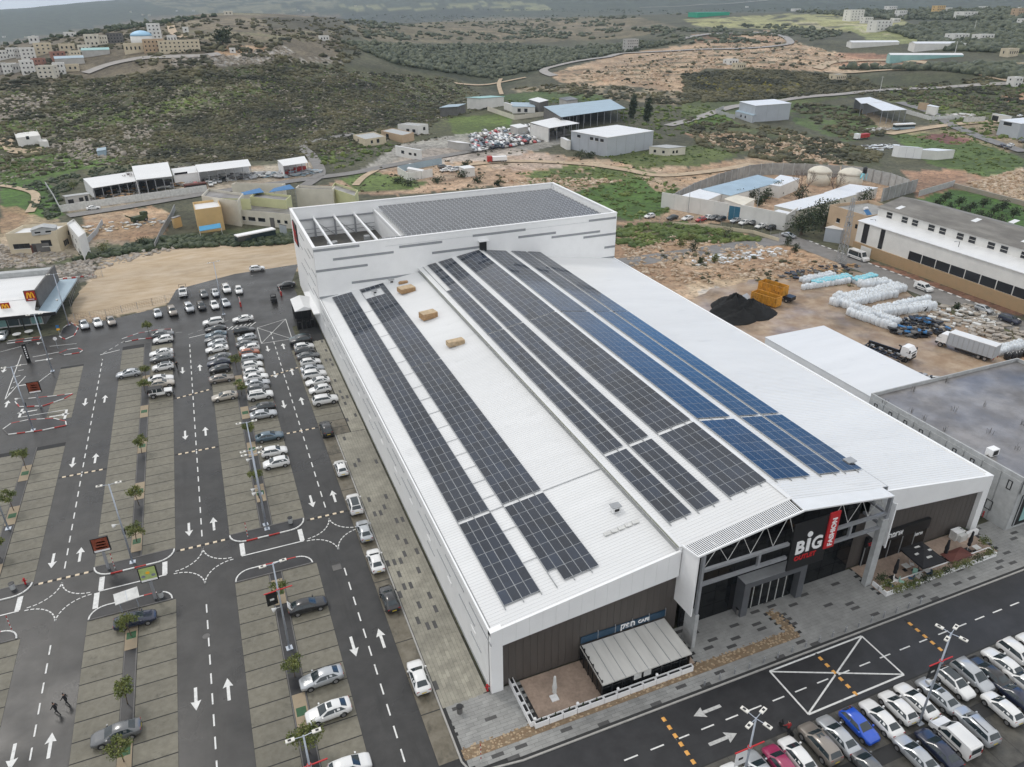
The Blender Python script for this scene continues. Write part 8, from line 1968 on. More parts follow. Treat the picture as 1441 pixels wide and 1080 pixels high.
# --- houses and sheds in the middle distance
pxb('cream_house','low cream house with a flat roof, leftmost of three behind the tall block','house',(515,207),(514,197.5),(543,193),(497,191),'cream',parapet=.4,roof='concrete_pale',wins=[(0,.3,1.2,1.2,1.4),(0,.6,1.0,1.6,1.8),(3,.4,1.2,1,1.2)])
pxb('cream_house','low tan house in the middle of three behind the tall block','house',(567,202),(566,192),(582.5,187.5),(536,185),'house_tan',h=3.6,parapet=.3,roof='concrete_pale',wins=[(3,.3,1.0,2.5,2.0)])
pxb('white_house','white house with a square window, right of three behind the tall block','house',(588.5,190.5),(588,178.5),(602.5,176),(559.5,176.5),'house_white',parapet=.5,roof='concrete_pale',wins=[(0,.6,2.0,1.6,1.6),(3,.5,1.2,1.8,1.6),(3,.8,1.2,1.8,1.6)])
pxb('white_shed','white box shed with small windows below the three houses','shed',(557,219),(556.5,211),(591,212),(558,205.5),'house_white',h=4.2,roof='roof_white2',wins=[(0,.3,1.4,2,1.4),(0,.6,1.4,2,1.0),(0,.8,1.4,1.6,1.2)])
wall_line('white block wall around the small car yard, front side',[(575,255),(609,249)],3.2,'house_white',seg=4,thick=.25);wall_line('white block wall of the small car yard, left side',[(575,255),(560,246)],3.2,'house_white',seg=4,thick=.25);wall_line('grey corrugated wall at the back of the small car yard',[(560,243),(595,236),(622,231)],2.6,'roof_bluegrey',seg=5)
pxb('office_cabin','white cabin with a dark window band inside the small car yard','cabin',(576,246),(575,241.5),(596,239.5),(573,238),'house_white',h=3,roof='roof_white2',wins=[(0,.5,1.0,8,1.2)])
pxb('white_hut','white hut right of the small car yard','hut',(661,245),(660,238),(668,236.5),(646,235),'house_white',h=3.4,roof='roof_white2')
for i,(px,py,cl) in enumerate(((623,237,'grey'),(626,242,'white'),(633,239,'white'),(638,242,'white'),(644,240,'silver'),(579,235,'white'))):
    x,y,z=T(px,py);o=car('sedan' if i % 2 else 'suv',cl,x,y,.3,'%s car in the small walled car yard, %s from the left' % (cl,ORD[(i+1) % 6].replace('nearest','first')),'cars in the small yard');o.location.z=z+.06
pxb('blue_shed','open shed with a blue-grey roof left of the teal roofed hall','shed',(632,160),(631,153),(655,146.5),(619,152),'concrete_dark',h=5,roof='roof_bluegrey',over=.8)
pxb('teal_hall','white hall with a wide teal roof in the mid distance','hall',(690,149),(688,139),(709,136.5),(657,137.5),'house_white',h=6,roof='roof_teal',over=.8,doors=[(0,.6,0,8,4.5,'black'),(3,.4,0,9,4.5,'black')])
pxb('blue_roof_house','white house with a blue roof inside a walled plot','house',(721,160),(720,150.5),(753,151),(719,144.5),'house_white',h=4,roof='roof_bluegrey',wins=[(0,.3,1,2,2),(0,.6,1,2,2)])
pxb('white_house','small white house left of the blue roofed one','house',(712,154),(710,149),(723,148),(709,144.5),'house_white',h=4,roof='roof_white2')
wall_line('pale wall round the blue roofed house plot',[(686,156),(724,169),(768,163)],2.6,'cream_pale',seg=6)
pxb('white_shed','white roofed shed behind the blue roofed house','shed',(757,148),(757,144),(771,141.5),(745,140.5),'concrete_dark',h=4.5,roof='roof_white2',over=.5)
pxb('dark_shed','grey roofed shed with dark openings at the foot of the terraces','shed',(802,147),(801,141),(813,140),(787,138.5),'house_grey',h=4.5,roof='roof_dark',over=.5,wins=[(3,.5,1,4,2)])
shed('very long open barn with a grey and pale blue roof',[(790,165),(880.5,152.5),(858.5,141),(765,151.5)],6,roof='roof_bluegrey',back='concrete_dark',posts=9,inner=None,name='long_barn')
shed('darker roofed lean-to in front of the long barn',[(790,164.5),(832,158),(812,151.5),(773,156)],5.0,roof='roof_dark',back='concrete_dark',posts=5,inner=None,name='lean_to',side=False)
shed('white open barn with a white side wall by the car breaker yard',[(773,180.5),(815.5,173.5),(780,167),(746,174)],6,roof='roof_white2',back='house_white',posts=4,inner='concrete_dark',name='white_barn')
pxb('white_hut','small white roofed hut above the car breaker yard','hut',(732,185),(731,180),(743,178.5),(718,177),'house_grey',h=3.8,roof='roof_white2')
pxb('white_hut','white roofed lean-to at the left of the car breaker yard','hut',(648,210),(640,204),(662,202.5),(630,198.5),'house_grey',h=3.4,roof='roof_white2',over=.6)
pxb('grey_warehouse','big grey metal warehouse with a white roof in the mid distance','warehouse',(853.4,221.3),(854.3,194.2),(919.8,184.8),(804,185),'ware_grey',roof='roof_white2',over=.3,wins=[(3,.22,6.2,2.2,1.3),(3,.58,6.2,2.2,1.3),(3,.72,6.2,2.2,1.3),(3,.86,6.2,2.2,1.3)],panels=6)
pxb('white_annex','small white annexe on the left of the grey warehouse','annex',(797,211),(796,200),(803,198.5),(789,194),'house_white',h=4.2,roof='roof_white2')
pxb('half_built_house','unfinished cream block house with an outside stair right of the grey warehouse','house',(940,220),(938,212),(965,207),(914,206.5),'cream_pale',h=3.4,roof='concrete_pale',wins=[(3,.3,1,1.2,1.2),(3,.75,1,1.2,1.2),(0,.3,1,1.0,1.2),(0,.5,1,1.0,1.2)])
pxb('grey_warehouse','grey box warehouse with a white roof on the right of the main road','warehouse',(1060.4,172),(1060.4,149.3),(1113.5,145.8),(1041,143.5),'ware_grey',roof='roof_white2',over=.3,panels=7)
pxb('grey_annex','low grey annexe with two windows in front of the right grey warehouse','annex',(1058,173.5),(1057,163),(1067,160.5),(1035,157),'ware_grey',h=4,roof='roof_bluegrey',wins=[(3,.35,1.6,1.3,1.4),(3,.6,1.6,1.3,1.4)])
wall_line('grey wall of the right grey warehouse plot',[(1034,168),(1007,160),(1018,155)],2.5,'concrete_pale',seg=5)
shed('large white open roof on slim posts by the right hand road',[(1242,156),(1277,154.5),(1238,142.5),(1216,145)],5.5,roof='roof_white2',back='steel_grey',inner=None,side=False,posts=4,name='open_canopy')
shed('smaller white open roof behind the large one',[(1212,146),(1244,143.5),(1224,138),(1203,140)],5.5,roof='roof_white2',back='steel_grey',inner=None,side=False,posts=3,name='open_canopy')
pxb('white_store','white panel store with a bright white roof, left part','shed',(1287,222.5),(1287.8,211.5),(1300,207) if False else (1299,209),(1257.7,205.3),'clad_white',h=4.6,roof='roof_white',over=.05,panels=3)
pxb('white_store','lower white store joined to the right of the panel store','shed',(1310,221),(1310.4,215.5),(1344,211.8),(1288,211),'house_white',h=3.6,roof='roof_white',over=.05)
pxb('grey_hall','pale grey hall with a white roof at the right edge','hall',(1430.8,196),(1431.6,174.5),(1475,171),(1407.5,169.5),'ware_grey',roof='roof_white2',wins=[(3,.4,5.2,5,1.5)])
pxb('white_shed','small white roofed shed left of the pale grey hall','shed',(1404,173),(1404,166),(1424,164.5),(1397,160),'house_white',h=4,roof='roof_white2',doors=[(3,.5,0,5,3.2,'black')])
pxb('site_cabin','white cabin with two windows by the right hand road','cabin',(1306,158.5),(1305.5,151.5),(1321.5,150.5),(1305,149),'house_white',h=4.2,roof='roof_white2',wins=[(0,.35,1.6,1.6,1.4),(0,.7,1.6,1.6,1.4)])
pxb('tan_cabin','tan cabin behind the white one by the right hand road','cabin',(1294,155),(1293.5,147),(1307,146),(1293,145),'house_tan',h=4,roof='house_tan')
wall_line('white walls and blocks of the stone yard',[(1275,160),(1310,170),(1350,168)],2.2,'white_dirty',seg=4);wall_line('white wall of the right hand stone yard',[(1355,174),(1385,172)],3.0,'white_dirty',seg=5)
junk('white stone blocks in the right hand yard',1345,164,14,6,100,['white_dirty','rubble','house_white'],21,hmax=1.8,size=(.4,1.5));junk('white rubble at the roadside left of the coach',1238,183,9,4,80,['white_dirty','rubble'],22,hmax=1.6,size=(.3,1.2));junk('white bags and machinery by the white panel store',1238,208,12,5,110,['white_dirty','concrete_dark','bag_white'],23,hmax=2.0,size=(.4,1.6))
x,y,z=T(1271,183);t=thing('coach','white and blue coach parked on the dirt road','coach',(x,y,z),rz=-.15);BX(t,'body','roof_bluegrey',-6,6,-1.25,1.25,.4,1.5);BX(t,'window_band','car_glass',-5.9,5.95,-1.24,1.24,1.503,2.7);BX(t,'roof','white',-6,6,-1.27,1.27,2.703,3.3);wheels(t,(4,-3.4),1.25,.5)
x,y,z=T(1213,196);t=thing('red_lorry','red lorry with a white cab at the rubble heaps','lorry',(x,y,z),rz=.1);BX(t,'body','paint_red',-3,4,-1.2,1.2,.8,2.6);BX(t,'cab','white',-5,-3.05,-1.2,1.2,.6,3.0);wheels(t,(3,-2,-4),1.2,.5)
x,y,z=T(700,229);t=thing('tipper_lorry','red cabbed lorry with a white tipper body on the cleared ground','lorry',(x,y,z),rz=-.15);BX(t,'cab','paint_red',-4.6,-2.6,-1.2,1.2,.7,3.0);BX(t,'tipper_body','white',-2.4,4.2,-1.2,1.2,1.0,2.7);BX(t,'chassis','black_metal',-4.4,4.2,-.5,.5,.6,.95);wheels(t,(3,1.8,-3.6),1.2,.5)
for i,(px,py,cl) in enumerate(((1410,207,'navy'),(1422,207,'white'),(1418,210,'black'),(1438,201,'grey'),(1435,165,'white'))):
    x,y,z=T(px,py);o=car('suv' if i % 2 else 'sedan',cl,x,y,.2,'%s car by the pale grey hall at the right edge%s' % (cl,',close under its roof' if py<170 else ''),'cars by the pale grey hall');o.location.z=z+.08
# --- car breaker yard: rows of wrecks, each a thing
cwh={}
def wreck(x,y,z,rz,cl,label):
    if cl not in cwh:
        o=bpy.data.objects.new('junk_car',PROTO[('sedan',())] and [k for k in KIDS[PROTO[('sedan',())]] if k.name.startswith('body')][0].data.copy());o.data.materials.clear();o.data.materials.append(M['car_'+cl])
        for kk in ('windscreen','rear_window'): pass
        COL.objects.link(o);KIDS[o]=[];cwh[cl]=o
        g=MB();g.box(-1.2,.3,-.9,.9,1.0,1.3);gl=g.build('window_band',M['car_glass'],o,local=True)
    else: o=dup(cwh[cl])
    o.location=(x,y,z);o.rotation_euler=(rnd.uniform(-.05,.05),rnd.uniform(-.05,.05),rz);prop(o,label,'scrap car','wrecks in the car breaker yard');return o
rr=random.Random(4);yard=[(640,208),(668,196),(700,187),(752,184),(765,192),(740,203),(690,212),(660,215)];nw_=0
wc=['white','silver','white','silver','bluegrey','white','grey','black','beige','navy','red']
a0,a1,a2=G(664,214),G(756,201),G(706,186)
for i in range(24):
    for j in range(10):
        u_,v_=i/23,j/9;x=a0[0]+(a1[0]-a0[0])*u_+(a2[0]-lerp2(a0,a1,.5)[0])*v_;y=a0[1]+(a1[1]-a0[1])*u_+(a2[1]-lerp2(a0,a1,.5)[1])*v_
        cl_=rr.choice(wc)
        if rr.random()<.12: continue
        wreck(x+rr.uniform(-.5,.5),y+rr.uniform(-.4,.4),.05+(1.2 if rr.random()<.25 else 0),rr.choice([1.57,1.4,1.7,.1,1.57]),cl_,'%s scrap car among the rows of the breaker yard' % cl_);nw_+=1
# --- hillside village and scattered far houses
def far_house(px,py,w_,d_,h,wall,label,yaw=0,roof='concrete_pale',floors=2,cat='house',name='house',parapet=.4,nwin=3):
    w_*=.52;d_*=.6;h*=.66;wn=[];fh=h/floors
    for fl in range(floors):
        for k in range(nwin): wn.append((0,(k+.7)/(nwin+.4),fl*fh+fh*.38,min(1.1,w_/(nwin*3.0)),fh*.36))
        wn.append((3,.4,fl*fh+fh*.38,.9,fh*.36));wn.append((1,.5,fl*fh+fh*.38,.9,fh*.36))
    return block(name,label,cat,px,py,w_,d_,h,yaw,wall,roof=roof,parapet=parapet,wins=wn)
V_=[(4,105,13,10,9,'house_grey','grey house cut by the left edge of the hill village'),(14,104,13,10,8,'house_white','pale house second from the left edge of the hill village'),(26,102,10,9,6.5,'house_grey','low grey house on the slope, left part of the hill village'),(42,105,14,11,11,'house_white','tall white house on the slope, left part of the hill village'),(8,84,13,10,8,'house_white','white house high on the slope at the left edge'),(18,82,12,9,9,'house_white','white house with balconies, upper left of the village'),(29,82,11,9,8,'house_grey','arched white house in the upper village'),(42,84,16,11,10,'house_white','wide white house in the upper village'),(53,95,12,10,7,'house_red','dull red house in the middle of the village'),(66,111,18,12,10,'cream_pale','cream house with a pergola at the lower edge of the village'),(85,105,12,10,9,'house_white','white house right of the cream pergola house'),(100,101,18,8,5.5,'cream','long low cream house at the right end of the village'),(84,85,16,10,7,'house_red','red walled house behind the blue roofed shed'),(63,77,20,12,10,'cream','unfinished concrete frame house above the village'),(95,72,18,10,6,'cream','low cream building on the ridge'),(108,84,12,9,7,'cream','small cream house near the ridge road'),(119,73,14,9,5.5,'cream_pale','low pale house on the ridge')]
for i,(px,py,w_,d_,h,wl,lb) in enumerate(V_): far_house(px,py,w_,d_,h,wl,lb,yaw=rnd.uniform(-.3,.3),floors=max(1,int(h/3.3)))
t=block('blue_canopy','blue roofed shed in the middle of the village','shed',100,92,16,9,4,.15,'house_grey',roof='roof_bluegrey',gable='AB');t=block('teal_canopy','pale teal roofed shed below the ridge buildings','shed',136,79,16,8,3.5,.05,'house_grey',roof='roof_teal',gable='AB')
far_house(131,66,17,12,11,'cream_pale','tall unfinished cream building with round windows on the ridge',floors=2);far_house(163,61,20,12,9,'concrete_dark','dark grey concrete skeleton building on the ridge',floors=3,nwin=5);far_house(147,63,10,9,8,'cream_pale','narrow cream block beside the dark skeleton building',floors=2)
far_house(192,75,26,14,8,'cream','cream left wing of the big building on the hilltop',floors=1,nwin=5);far_house(218,74,24,14,11,'house_tan','tan middle part of the big building on the hilltop',floors=3,nwin=5);far_house(254,74,48,14,10,'cream','long cream right wing with rows of windows on the hilltop',floors=3,nwin=9)
x,y,z=T(201,62);t=thing('prayer_hall','round white hall with a pale blue dome on the hilltop','mosque',(x,y,z));LT(t,'drum','house_white',[(7,-3),(7,5)],28,True);LT(t,'dome','dome_blue',[(7.1,5),(6.4,6.2),(4.8,7.3),(2.6,8.0),(.3,8.3)],28,True)
t=far_house(220,60,16,12,17,'house_white','white tower block with dark openings behind the blue dome',floors=5,nwin=3);far_house(243,60,12,9,6,'house_white','white block right of the hilltop tower',floors=1)
far_house(262,46,8,6,5,'house_white','tiny white hut on the plateau behind the hilltop buildings',floors=1,nwin=1);far_house(457,58,14,9,5,'house_white','lone white house on the plateau edge',floors=1);far_house(328,75,7,5,4,'house_white','white cabin on the cleared hilltop plot',floors=1,nwin=1)
far_house(890,72,24,14,15,'house_grey','grey unfinished four storey concrete block on the right hill',floors=4,nwin=5);far_house(1032,91,18,12,5,'house_white','white bungalow on the cleared right hillside',floors=1);far_house(1125,97,18,11,6,'cream','cream arched house beside the white bungalow',floors=1,nwin=4) if False else far_house(1043,98,16,10,6,'cream','cream arched house beside the white bungalow',floors=1,nwin=4)
far_house(1183,114,18,12,6,'cream','cream house with many windows above the main road',floors=1,nwin=5);far_house(1425,80,20,12,8,'cream','cream house at the right edge of the olive fields',floors=1,nwin=4);far_house(1432,122,14,10,8,'house_white','white house at the right edge by the main road',floors=2,nwin=2);far_house(1436,96,10,8,5,'cream','small cream house at the right edge',floors=1,nwin=2)
for px,py,w_,h,lb in ((1205,30,40,18,'big white block in the sunlit fields'),(1222,33,24,9,'low white building right of the big white block'),(1243,44,40,14,'white building with a terrace in the sunlit fields'),(1256,16,32,10,'white building high in the sunlit fields'),(1270,24,24,10,'pale house below the high white building'),(1323,19,26,12,'yellow house among the dark far fields'),(1352,59,34,9,'white farm house in the bright fields'),(1388,60,30,9,'white house right of the white farm house'),(1122,16,40,8,'long white building on the far slope'),(1365,25,40,8,'scattered pale building in the far fields'),(1437,25,26,12,'tan house far off at the right edge'),(1439,37,14,9,'white house far off at the right edge'),(1262,32,18,6,'small pale shed in the sunlit fields')):
    far_house(px,py,w_,w_*.5,h,'yellow_wall' if 'yellow' in lb else 'house_tan' if 'tan' in lb else 'house_white',lb,floors=max(1,int(h/4)),nwin=4)
t=block('long_greenhouse','long white shed beside the right hand hill road','shed',1231,66,42,11,3.6,-.4,'house_white',roof='roof_white2',gable='AB');t=block('long_greenhouse','long white shed with an open bay in the olive fields','shed',1322,70,40,14,4.5,-.5,'house_white',roof='roof_white2',gable='AB');t=block('long_greenhouse','long low shed with a pale blue-green wall below the hill road','shed',1303,84,54,8,3.2,-.5,'roof_teal',roof='roof_white2',gable='AB')
t=block('green_net_house','bright green roofed field shelter far off','shelter',1004,23,58,24,5,.0,'green_roof',roof='green_roof')
for i in range(22):
    px=rnd.choice([rnd.uniform(5,110),rnd.uniform(130,330),rnd.uniform(400,700),rnd.uniform(950,1440)]);py={True: rnd.uniform(50,66),False: rnd.uniform(9,18)}[px<110]
    if 130<=px<330: py=rnd.uniform(22,38)-px*.03
    prop(far_house(px,py,rnd.uniform(14,22),10,rnd.uniform(5,8),rnd.choice(['house_white','cream_pale','house_white']),'tiny pale house %s' % ('in the hazy valley behind the village' if px<400 else 'far off on the hazy plain'),floors=1,nwin=2),group='tiny houses in the haze')
for i,(px,py,lb) in enumerate(((1238,130,'by the main road bend'),(1343,78,'beside the olive fields'),(1370,46,'in the bright fields'))):
    x,y,z=T(px,py);t=thing('utility_pole','white utility pole %s' % lb,'pole',(x,y,z),'far utility poles');TB(t,'pole','white_dirty',(0,0,0),(0,0,10),.25,.15,n=6);q=MB();q.bar((-1,0,9.2),(1,0,9.2),.15,.15);q.build('cross_arm',M['gutter'],t,local=True)
# ================================================================== vegetation, rocks
def ico(sub=0):
    t=(1+5**.5)/2;v=np.array([(-1,t,0),(1,t,0),(-1,-t,0),(1,-t,0),(0,-1,t),(0,1,t),(0,-1,-t),(0,1,-t),(t,0,-1),(t,0,1),(-t,0,-1),(-t,0,1)],float);v/=np.linalg.norm(v[0])
    f=np.array([(0,11,5),(0,5,1),(0,1,7),(0,7,10),(0,10,11),(1,5,9),(5,11,4),(11,10,2),(10,7,6),(7,1,8),(3,9,4),(3,4,2),(3,2,6),(3,6,8),(3,8,9),(4,9,5),(2,4,11),(6,2,10),(8,6,7),(9,8,1)])
    return v,f
IV,IF=ico()
def scatter(name,polys,n,size,m,seed,flat=.6,lift=.25,jag=.3,kind='stuff',label=None,cat=None,cl=None,thr=0.0,avoid=()):
    r=np.random.default_rng(seed);PX=[];PY_=[]
    areas=[abs(sum(p[i][0]*p[(i+1) % len(p)][1]-p[(i+1) % len(p)][0]*p[i][1] for i in range(len(p))))/2 for p in polys];tot=sum(areas)
    for p,a in zip(polys,areas):
        xs=[q[0] for q in p];ys=[q[1] for q in p];k=int(n*a/tot*2.2)+10
        x=r.uniform(min(xs),max(xs),k*3);y=r.uniform(min(ys),max(ys),k*3);ok=inpoly(x,y,p);x,y=x[ok][:int(n*a/tot)+1],y[ok][:int(n*a/tot)+1];PX.append(x);PY_.append(y)
    px,py=np.concatenate(PX),np.concatenate(PY_)
    for av in avoid: ok=~inpoly(px,py,av) | (r.random(len(px))<.2);px,py=px[ok],py[ok]
    P=Tn(px,py)
    if cl:
        ok=(wob(P[:,0],P[:,1],cl,seed)+.5*wob(P[:,0],P[:,1],cl*.35,seed+3))>thr;P=P[ok]
    k=len(P);s=size[0]+(size[1]-size[0])*r.random(k)**2.4
    an=r.uniform(0,6.28,k);ca,sa=np.cos(an),np.sin(an)
    J=IV[None]*(1+jag*r.normal(size=(k,12,1))).clip(.4,1.8);sx=s*r.uniform(.8,1.3,k)
    x=J[:,:,0]*sx[:,None];y=J[:,:,1]*s[:,None];z=J[:,:,2]*(s*flat*r.uniform(.7,1.3,k))[:,None]
    V=np.stack([x*ca[:,None]-y*sa[:,None]+P[:,:1],x*sa[:,None]+y*ca[:,None]+P[:,1:2],z+P[:,2:3]+(s*lift)[:,None]],-1).reshape(-1,3)
    F=(IF[None]+(np.arange(k)*12)[:,None,None]).reshape(-1,3)
    o=npmesh(name,V,F,M[m],kind=kind);prop(o,label,cat);return o
GR=[[(110,175),(200,150),(300,130),(420,122),(330,148),(200,172),(110,188)],[(0,175),(60,165),(140,150),(100,175),(0,190)],[(0,225),(95,215),(190,218),(150,232),(60,255),(0,262)],[(500,128),(600,138),(610,150),(520,146)]]
HILL=[(0,130),(120,112),(300,98),(420,88),(480,100),(640,110),(700,150),(640,165),(560,185),(480,215),(430,212),(350,222),(240,228),(120,235),(0,260)]
scatter('scrub',[HILL],24000,(.28,1.5),'scrub',1,cl=24,thr=-.2,avoid=GR,label='low dark scrub covering the rocky hillside',cat='scrub')
scatter('scrub',[[(200,195),(330,140),(480,105),(640,150),(600,185),(440,225),(210,230)]],15000,(.28,1.0),'scrub',2,flat=.55,cl=9,thr=-.3,label='dense dark scrub on the middle of the hillside',cat='scrub')
scatter('scrub',[HILL],14000,(.2,.9),'scrub_green',3,cl=20,thr=-.05,label='green bushes scattered over the hillside',cat='scrub')
scatter('boulders',[HILL],9500,(.25,.95),'rock',4,flat=.5,lift=.15,jag=.4,cl=13,thr=.1,label='pale limestone boulders strewn over the hillside',cat='rocks')
scatter('boulders',[[(0,140),(75,125),(78,140),(30,165),(0,170)],[(60,205),(130,195),(215,216),(120,228)],[(165,175),(215,180),(222,195),(180,200)],[(240,82),(330,78),(400,66),(415,75),(380,90),(245,97)]],1700,(.3,1.5),'rock',5,jag=.4,lift=.1,label='rock outcrops on the upper terraces',cat='rocks')
scatter('scrub',[[(0,62),(240,30),(480,22),(560,45),(480,100),(300,115),(0,128)]],2600,(1.0,2.6),'scrub',6,cl=120,thr=-.2,label='sparse scrub over the plateau',cat='scrub')
scatter('olive_grove',[[(480,60),(600,65),(720,62),(850,75),(760,98),(690,112),(560,92)],[(690,78),(900,60),(960,60),(760,95)]],2600,(1.6,3.0),'leaf_olive',7,flat=.8,lift=.5,jag=.22,label='far olive grove on the middle hill',cat='olive grove')
scatter('olive_grove',[[(1180,98),(1441,92),(1441,116),(1330,100)],[(1240,40),(1441,30),(1441,75),(1330,72)],[(1100,16),(1441,12),(1441,30),(1250,28)]],2800,(2.0,4.2),'leaf_olive',8,flat=.75,lift=.45,jag=.22,label='olive fields on the far right',cat='olive grove')
scatter('scrub',[[(960,105),(1060,97),(1200,108),(1240,122),(1180,132),(1060,142),(962,145)]],2600,(1.0,2.2),'scrub',9,label='dark scrub with yellow blossom above the main road',cat='scrub')
scatter('scrub',[[(980,108),(1060,104),(1140,122),(1060,138),(985,130)]],700,(.8,1.6),'gorse' if 'gorse' in M else 'scrub_green',10,cl=20,thr=0,label='yellow green shrubs above the main road',cat='scrub')
scatter('scrub',[[(960,165),(1100,180),(1240,215),(1240,232),(1100,230),(980,205)],[(720,125),(800,118),(960,130),(970,150),(840,140)],[(1180,130),(1441,104),(1441,165),(1250,142)],[(1100,145),(1200,150),(1250,190),(1190,200)]],4200,(.8,2.0),'scrub',12,cl=25,thr=-.1,label='patchy scrub across the middle distance',cat='scrub')
scatter('scrub',[[(880,40),(1000,36),(1100,36),(1200,45),(1140,60),(960,62)],[(480,20),(720,22),(900,22),(860,55),(520,58)],[(560,12),(960,14),(1240,8),(1000,22)]],2600,(1.6,4.0),'leaf_olive',13,cl=150,thr=-.1,label='scattered far trees and shrubs',cat='scrub')
scatter('valley_trees',[[(0,66),(120,50),(240,33),(330,20),(200,34),(60,56)]],500,(1.5,3.5),'leaf_dark',14,flat=.8,lift=.4,label='dark trees in the hazy valley',cat='trees')
scatter('scrub',[[(730,245),(870,235),(940,248),(860,266),(760,268)],[(800,272),(905,250),(955,262),(940,300),(880,312)],[(840,218),(1000,202),(1050,214),(900,238)],[(1255,190),(1380,192),(1441,230),(1380,250)]],2600,(.35,.9),'scrub_green',15,cl=14,thr=.05,label='tufts of weeds on the green plots',cat='weeds')
scatter('scrub',[[(868,318),(960,314),(1080,338),(1050,345),(950,338),(900,350),(868,345)]],1200,(.4,1.2),'scrub_green',16,cl=10,thr=-.2,label='weeds and bushes along the fence on the rough ground',cat='weeds')
scatter('rubble',[[(870,345),(960,330),(1080,345),(1180,372),(1190,390),(1100,385),(1000,400),(900,392)]],2600,(.2,.8),'rock_orange',17,jag=.4,lift=.1,cl=9,thr=-.1,label='orange stones strewn over the rough ground',cat='rubble')
scatter('rubble',[[(980,188),(1060,190),(1160,215),(1200,232),(1120,226),(1010,206)],[(1095,188),(1130,192),(1190,205),(1180,210),(1100,200)],[(1360,258),(1441,238),(1441,285),(1390,275)],[(700,255),(790,250),(880,255),(800,265)]],2400,(.3,1.1),'rock_orange',18,jag=.4,lift=.1,label='heaps of orange stones in the middle distance',cat='rubble')
scatter('rubble',[[(60,380),(128,362),(135,392),(90,400)],[(0,345),(60,355),(110,360),(60,376),(0,378)],[(90,372),(240,345),(250,350),(120,385)]],700,(.25,.9),'rubble',19,jag=.4,lift=.1,label='stones and rubble behind the restaurant',cat='rubble')
scatter('hedge',[[(100,368),(180,348),(240,335),(300,332),(345,335),(345,345),(240,350),(150,362)],[(330,338),(415,330),(418,342),(340,348)]],1300,(.5,1.4),'leaf_dark',20,lift=.35,jag=.3,cl=9,thr=-.3,label='dark hedge of weeds along the back of the sandy lot',cat='hedge')
scatter('scrub',[[(40,285),(85,270),(88,300),(70,312)],[(0,262),(60,255),(150,235),(240,230),(180,240),(80,275)]],900,(.5,1.2),'leaf_dark',22,cl=10,thr=0,label='bushes on the left green slope',cat='scrub')
TER=[]
for i in range(11):
    y0=112+i*10;xa,xb=20+12*i,470+16*i;ym=lambda x: y0+34-(x-xa)*.10+3*math.sin(x*.021+i)
    xs_=[xa+(xb-xa)*k/14 for k in range(15)];TER.append([(x,ym(x)) for x in xs_]+[(x,ym(x)+1.3) for x in xs_[::-1]])
scatter('terrace_stones',TER,5200,(.3,.9),'rock',31,flat=.6,lift=.2,jag=.4,cl=34,thr=-.15,label='broken lines of terrace stones along the hillside',cat='rocks')
scatter('terrace_scrub',[[(x,y-2.2) for x,y in t_[:15]]+[(x,y-.4) for x,y in t_[15:]] for t_ in TER],4500,(.4,1.2),'scrub',32,cl=30,thr=-.3,label='dark scrub growing along the terrace lines',cat='scrub')
QU=[(800,108),(880,84),(980,66),(1080,46),(1180,76),(1250,92),(1100,98),(990,98),(960,128),(870,118)]
scatter('rubble',[QU],2600,(.3,1.6),'rock_orange',33,jag=.4,lift=.1,cl=25,thr=-.1,label='stones on the cleared orange hillside',cat='rubble')
scatter('scrub',[QU],1500,(.5,1.8),'scrub',34,cl=30,thr=.15,label='scattered scrub on the cleared orange hillside',cat='scrub')
scatter('weeds',[[(440,275),(520,240),(700,208),(860,228),(1020,242),(1200,236),(1100,232),(940,262),(820,288),(560,270)],[(870,345),(1190,372),(1230,405),(1000,400)]],1500,(.2,.8),'scrub',35,cl=12,thr=.1,label='dry weeds on the bare earth',cat='weeds')
scatter('weeds',[[(430,218),(520,200),(570,206),(470,242)],[(860,150),(1000,148),(1040,168),(900,205)],[(1240,122),(1441,118),(1441,200),(1330,190)],[(700,140),(860,140),(850,150),(700,152)]],3200,(.3,1.5),'scrub_green',36,cl=14,thr=-.1,label='weeds and bushes on the open ground between the sheds',cat='weeds')
def bush_tree(px,py,h,w_,label,m='leaf_dark',seed=1,trunk=.25,group=None,cat='tree',name='tree',n=420,size=None):
    x,y,z=T(px,py);t=thing(name,label,cat,(x,y,z),group);q=MB();q.tube((0,0,-.3),(0,0,h*.5),w_*.05+.06,.06,n=7)
    r=random.Random(seed)
    for k in range(5): a=6.28*k/5+r.uniform(-.4,.4);q.tube((0,0,h*r.uniform(.2,.4)),(math.cos(a)*w_*.32,math.sin(a)*w_*.32,h*r.uniform(.55,.85)),.07,.02,n=5)
    q.build('trunk',M['bark'],t,local=True);Vs=[];Fs=[];nb_=0
    for k in range(9):
        a=2.4*k;rr_=w_*.30*(k % 3)/2;V2,F2=leaves(n//9,(math.cos(a)*rr_,math.sin(a)*rr_,h*(trunk+.12+(.78-trunk)*(k/8)*r.uniform(.8,1.1))),(w_*.30,w_*.30,h*.17),size or max(.14,h*.05),seed*31+k,.2);Vs.append(V2);Fs.append(F2+nb_);nb_+=len(V2)
    npmesh('crown',np.concatenate(Vs),np.concatenate(Fs),M[m],t);return t
bush_tree(1127,331,8,11,'large dark tree at the corner of the white compound',seed=2,trunk=.12,n=1100,size=.34);bush_tree(1160,322,8.5,12,'large dark tree behind the corner tree of the compound',seed=3,trunk=.1,n=1100,size=.34);bush_tree(1147,316,7,9,'dark tree between the two large ones beside the compound',seed=4,trunk=.1,n=800,size=.34)
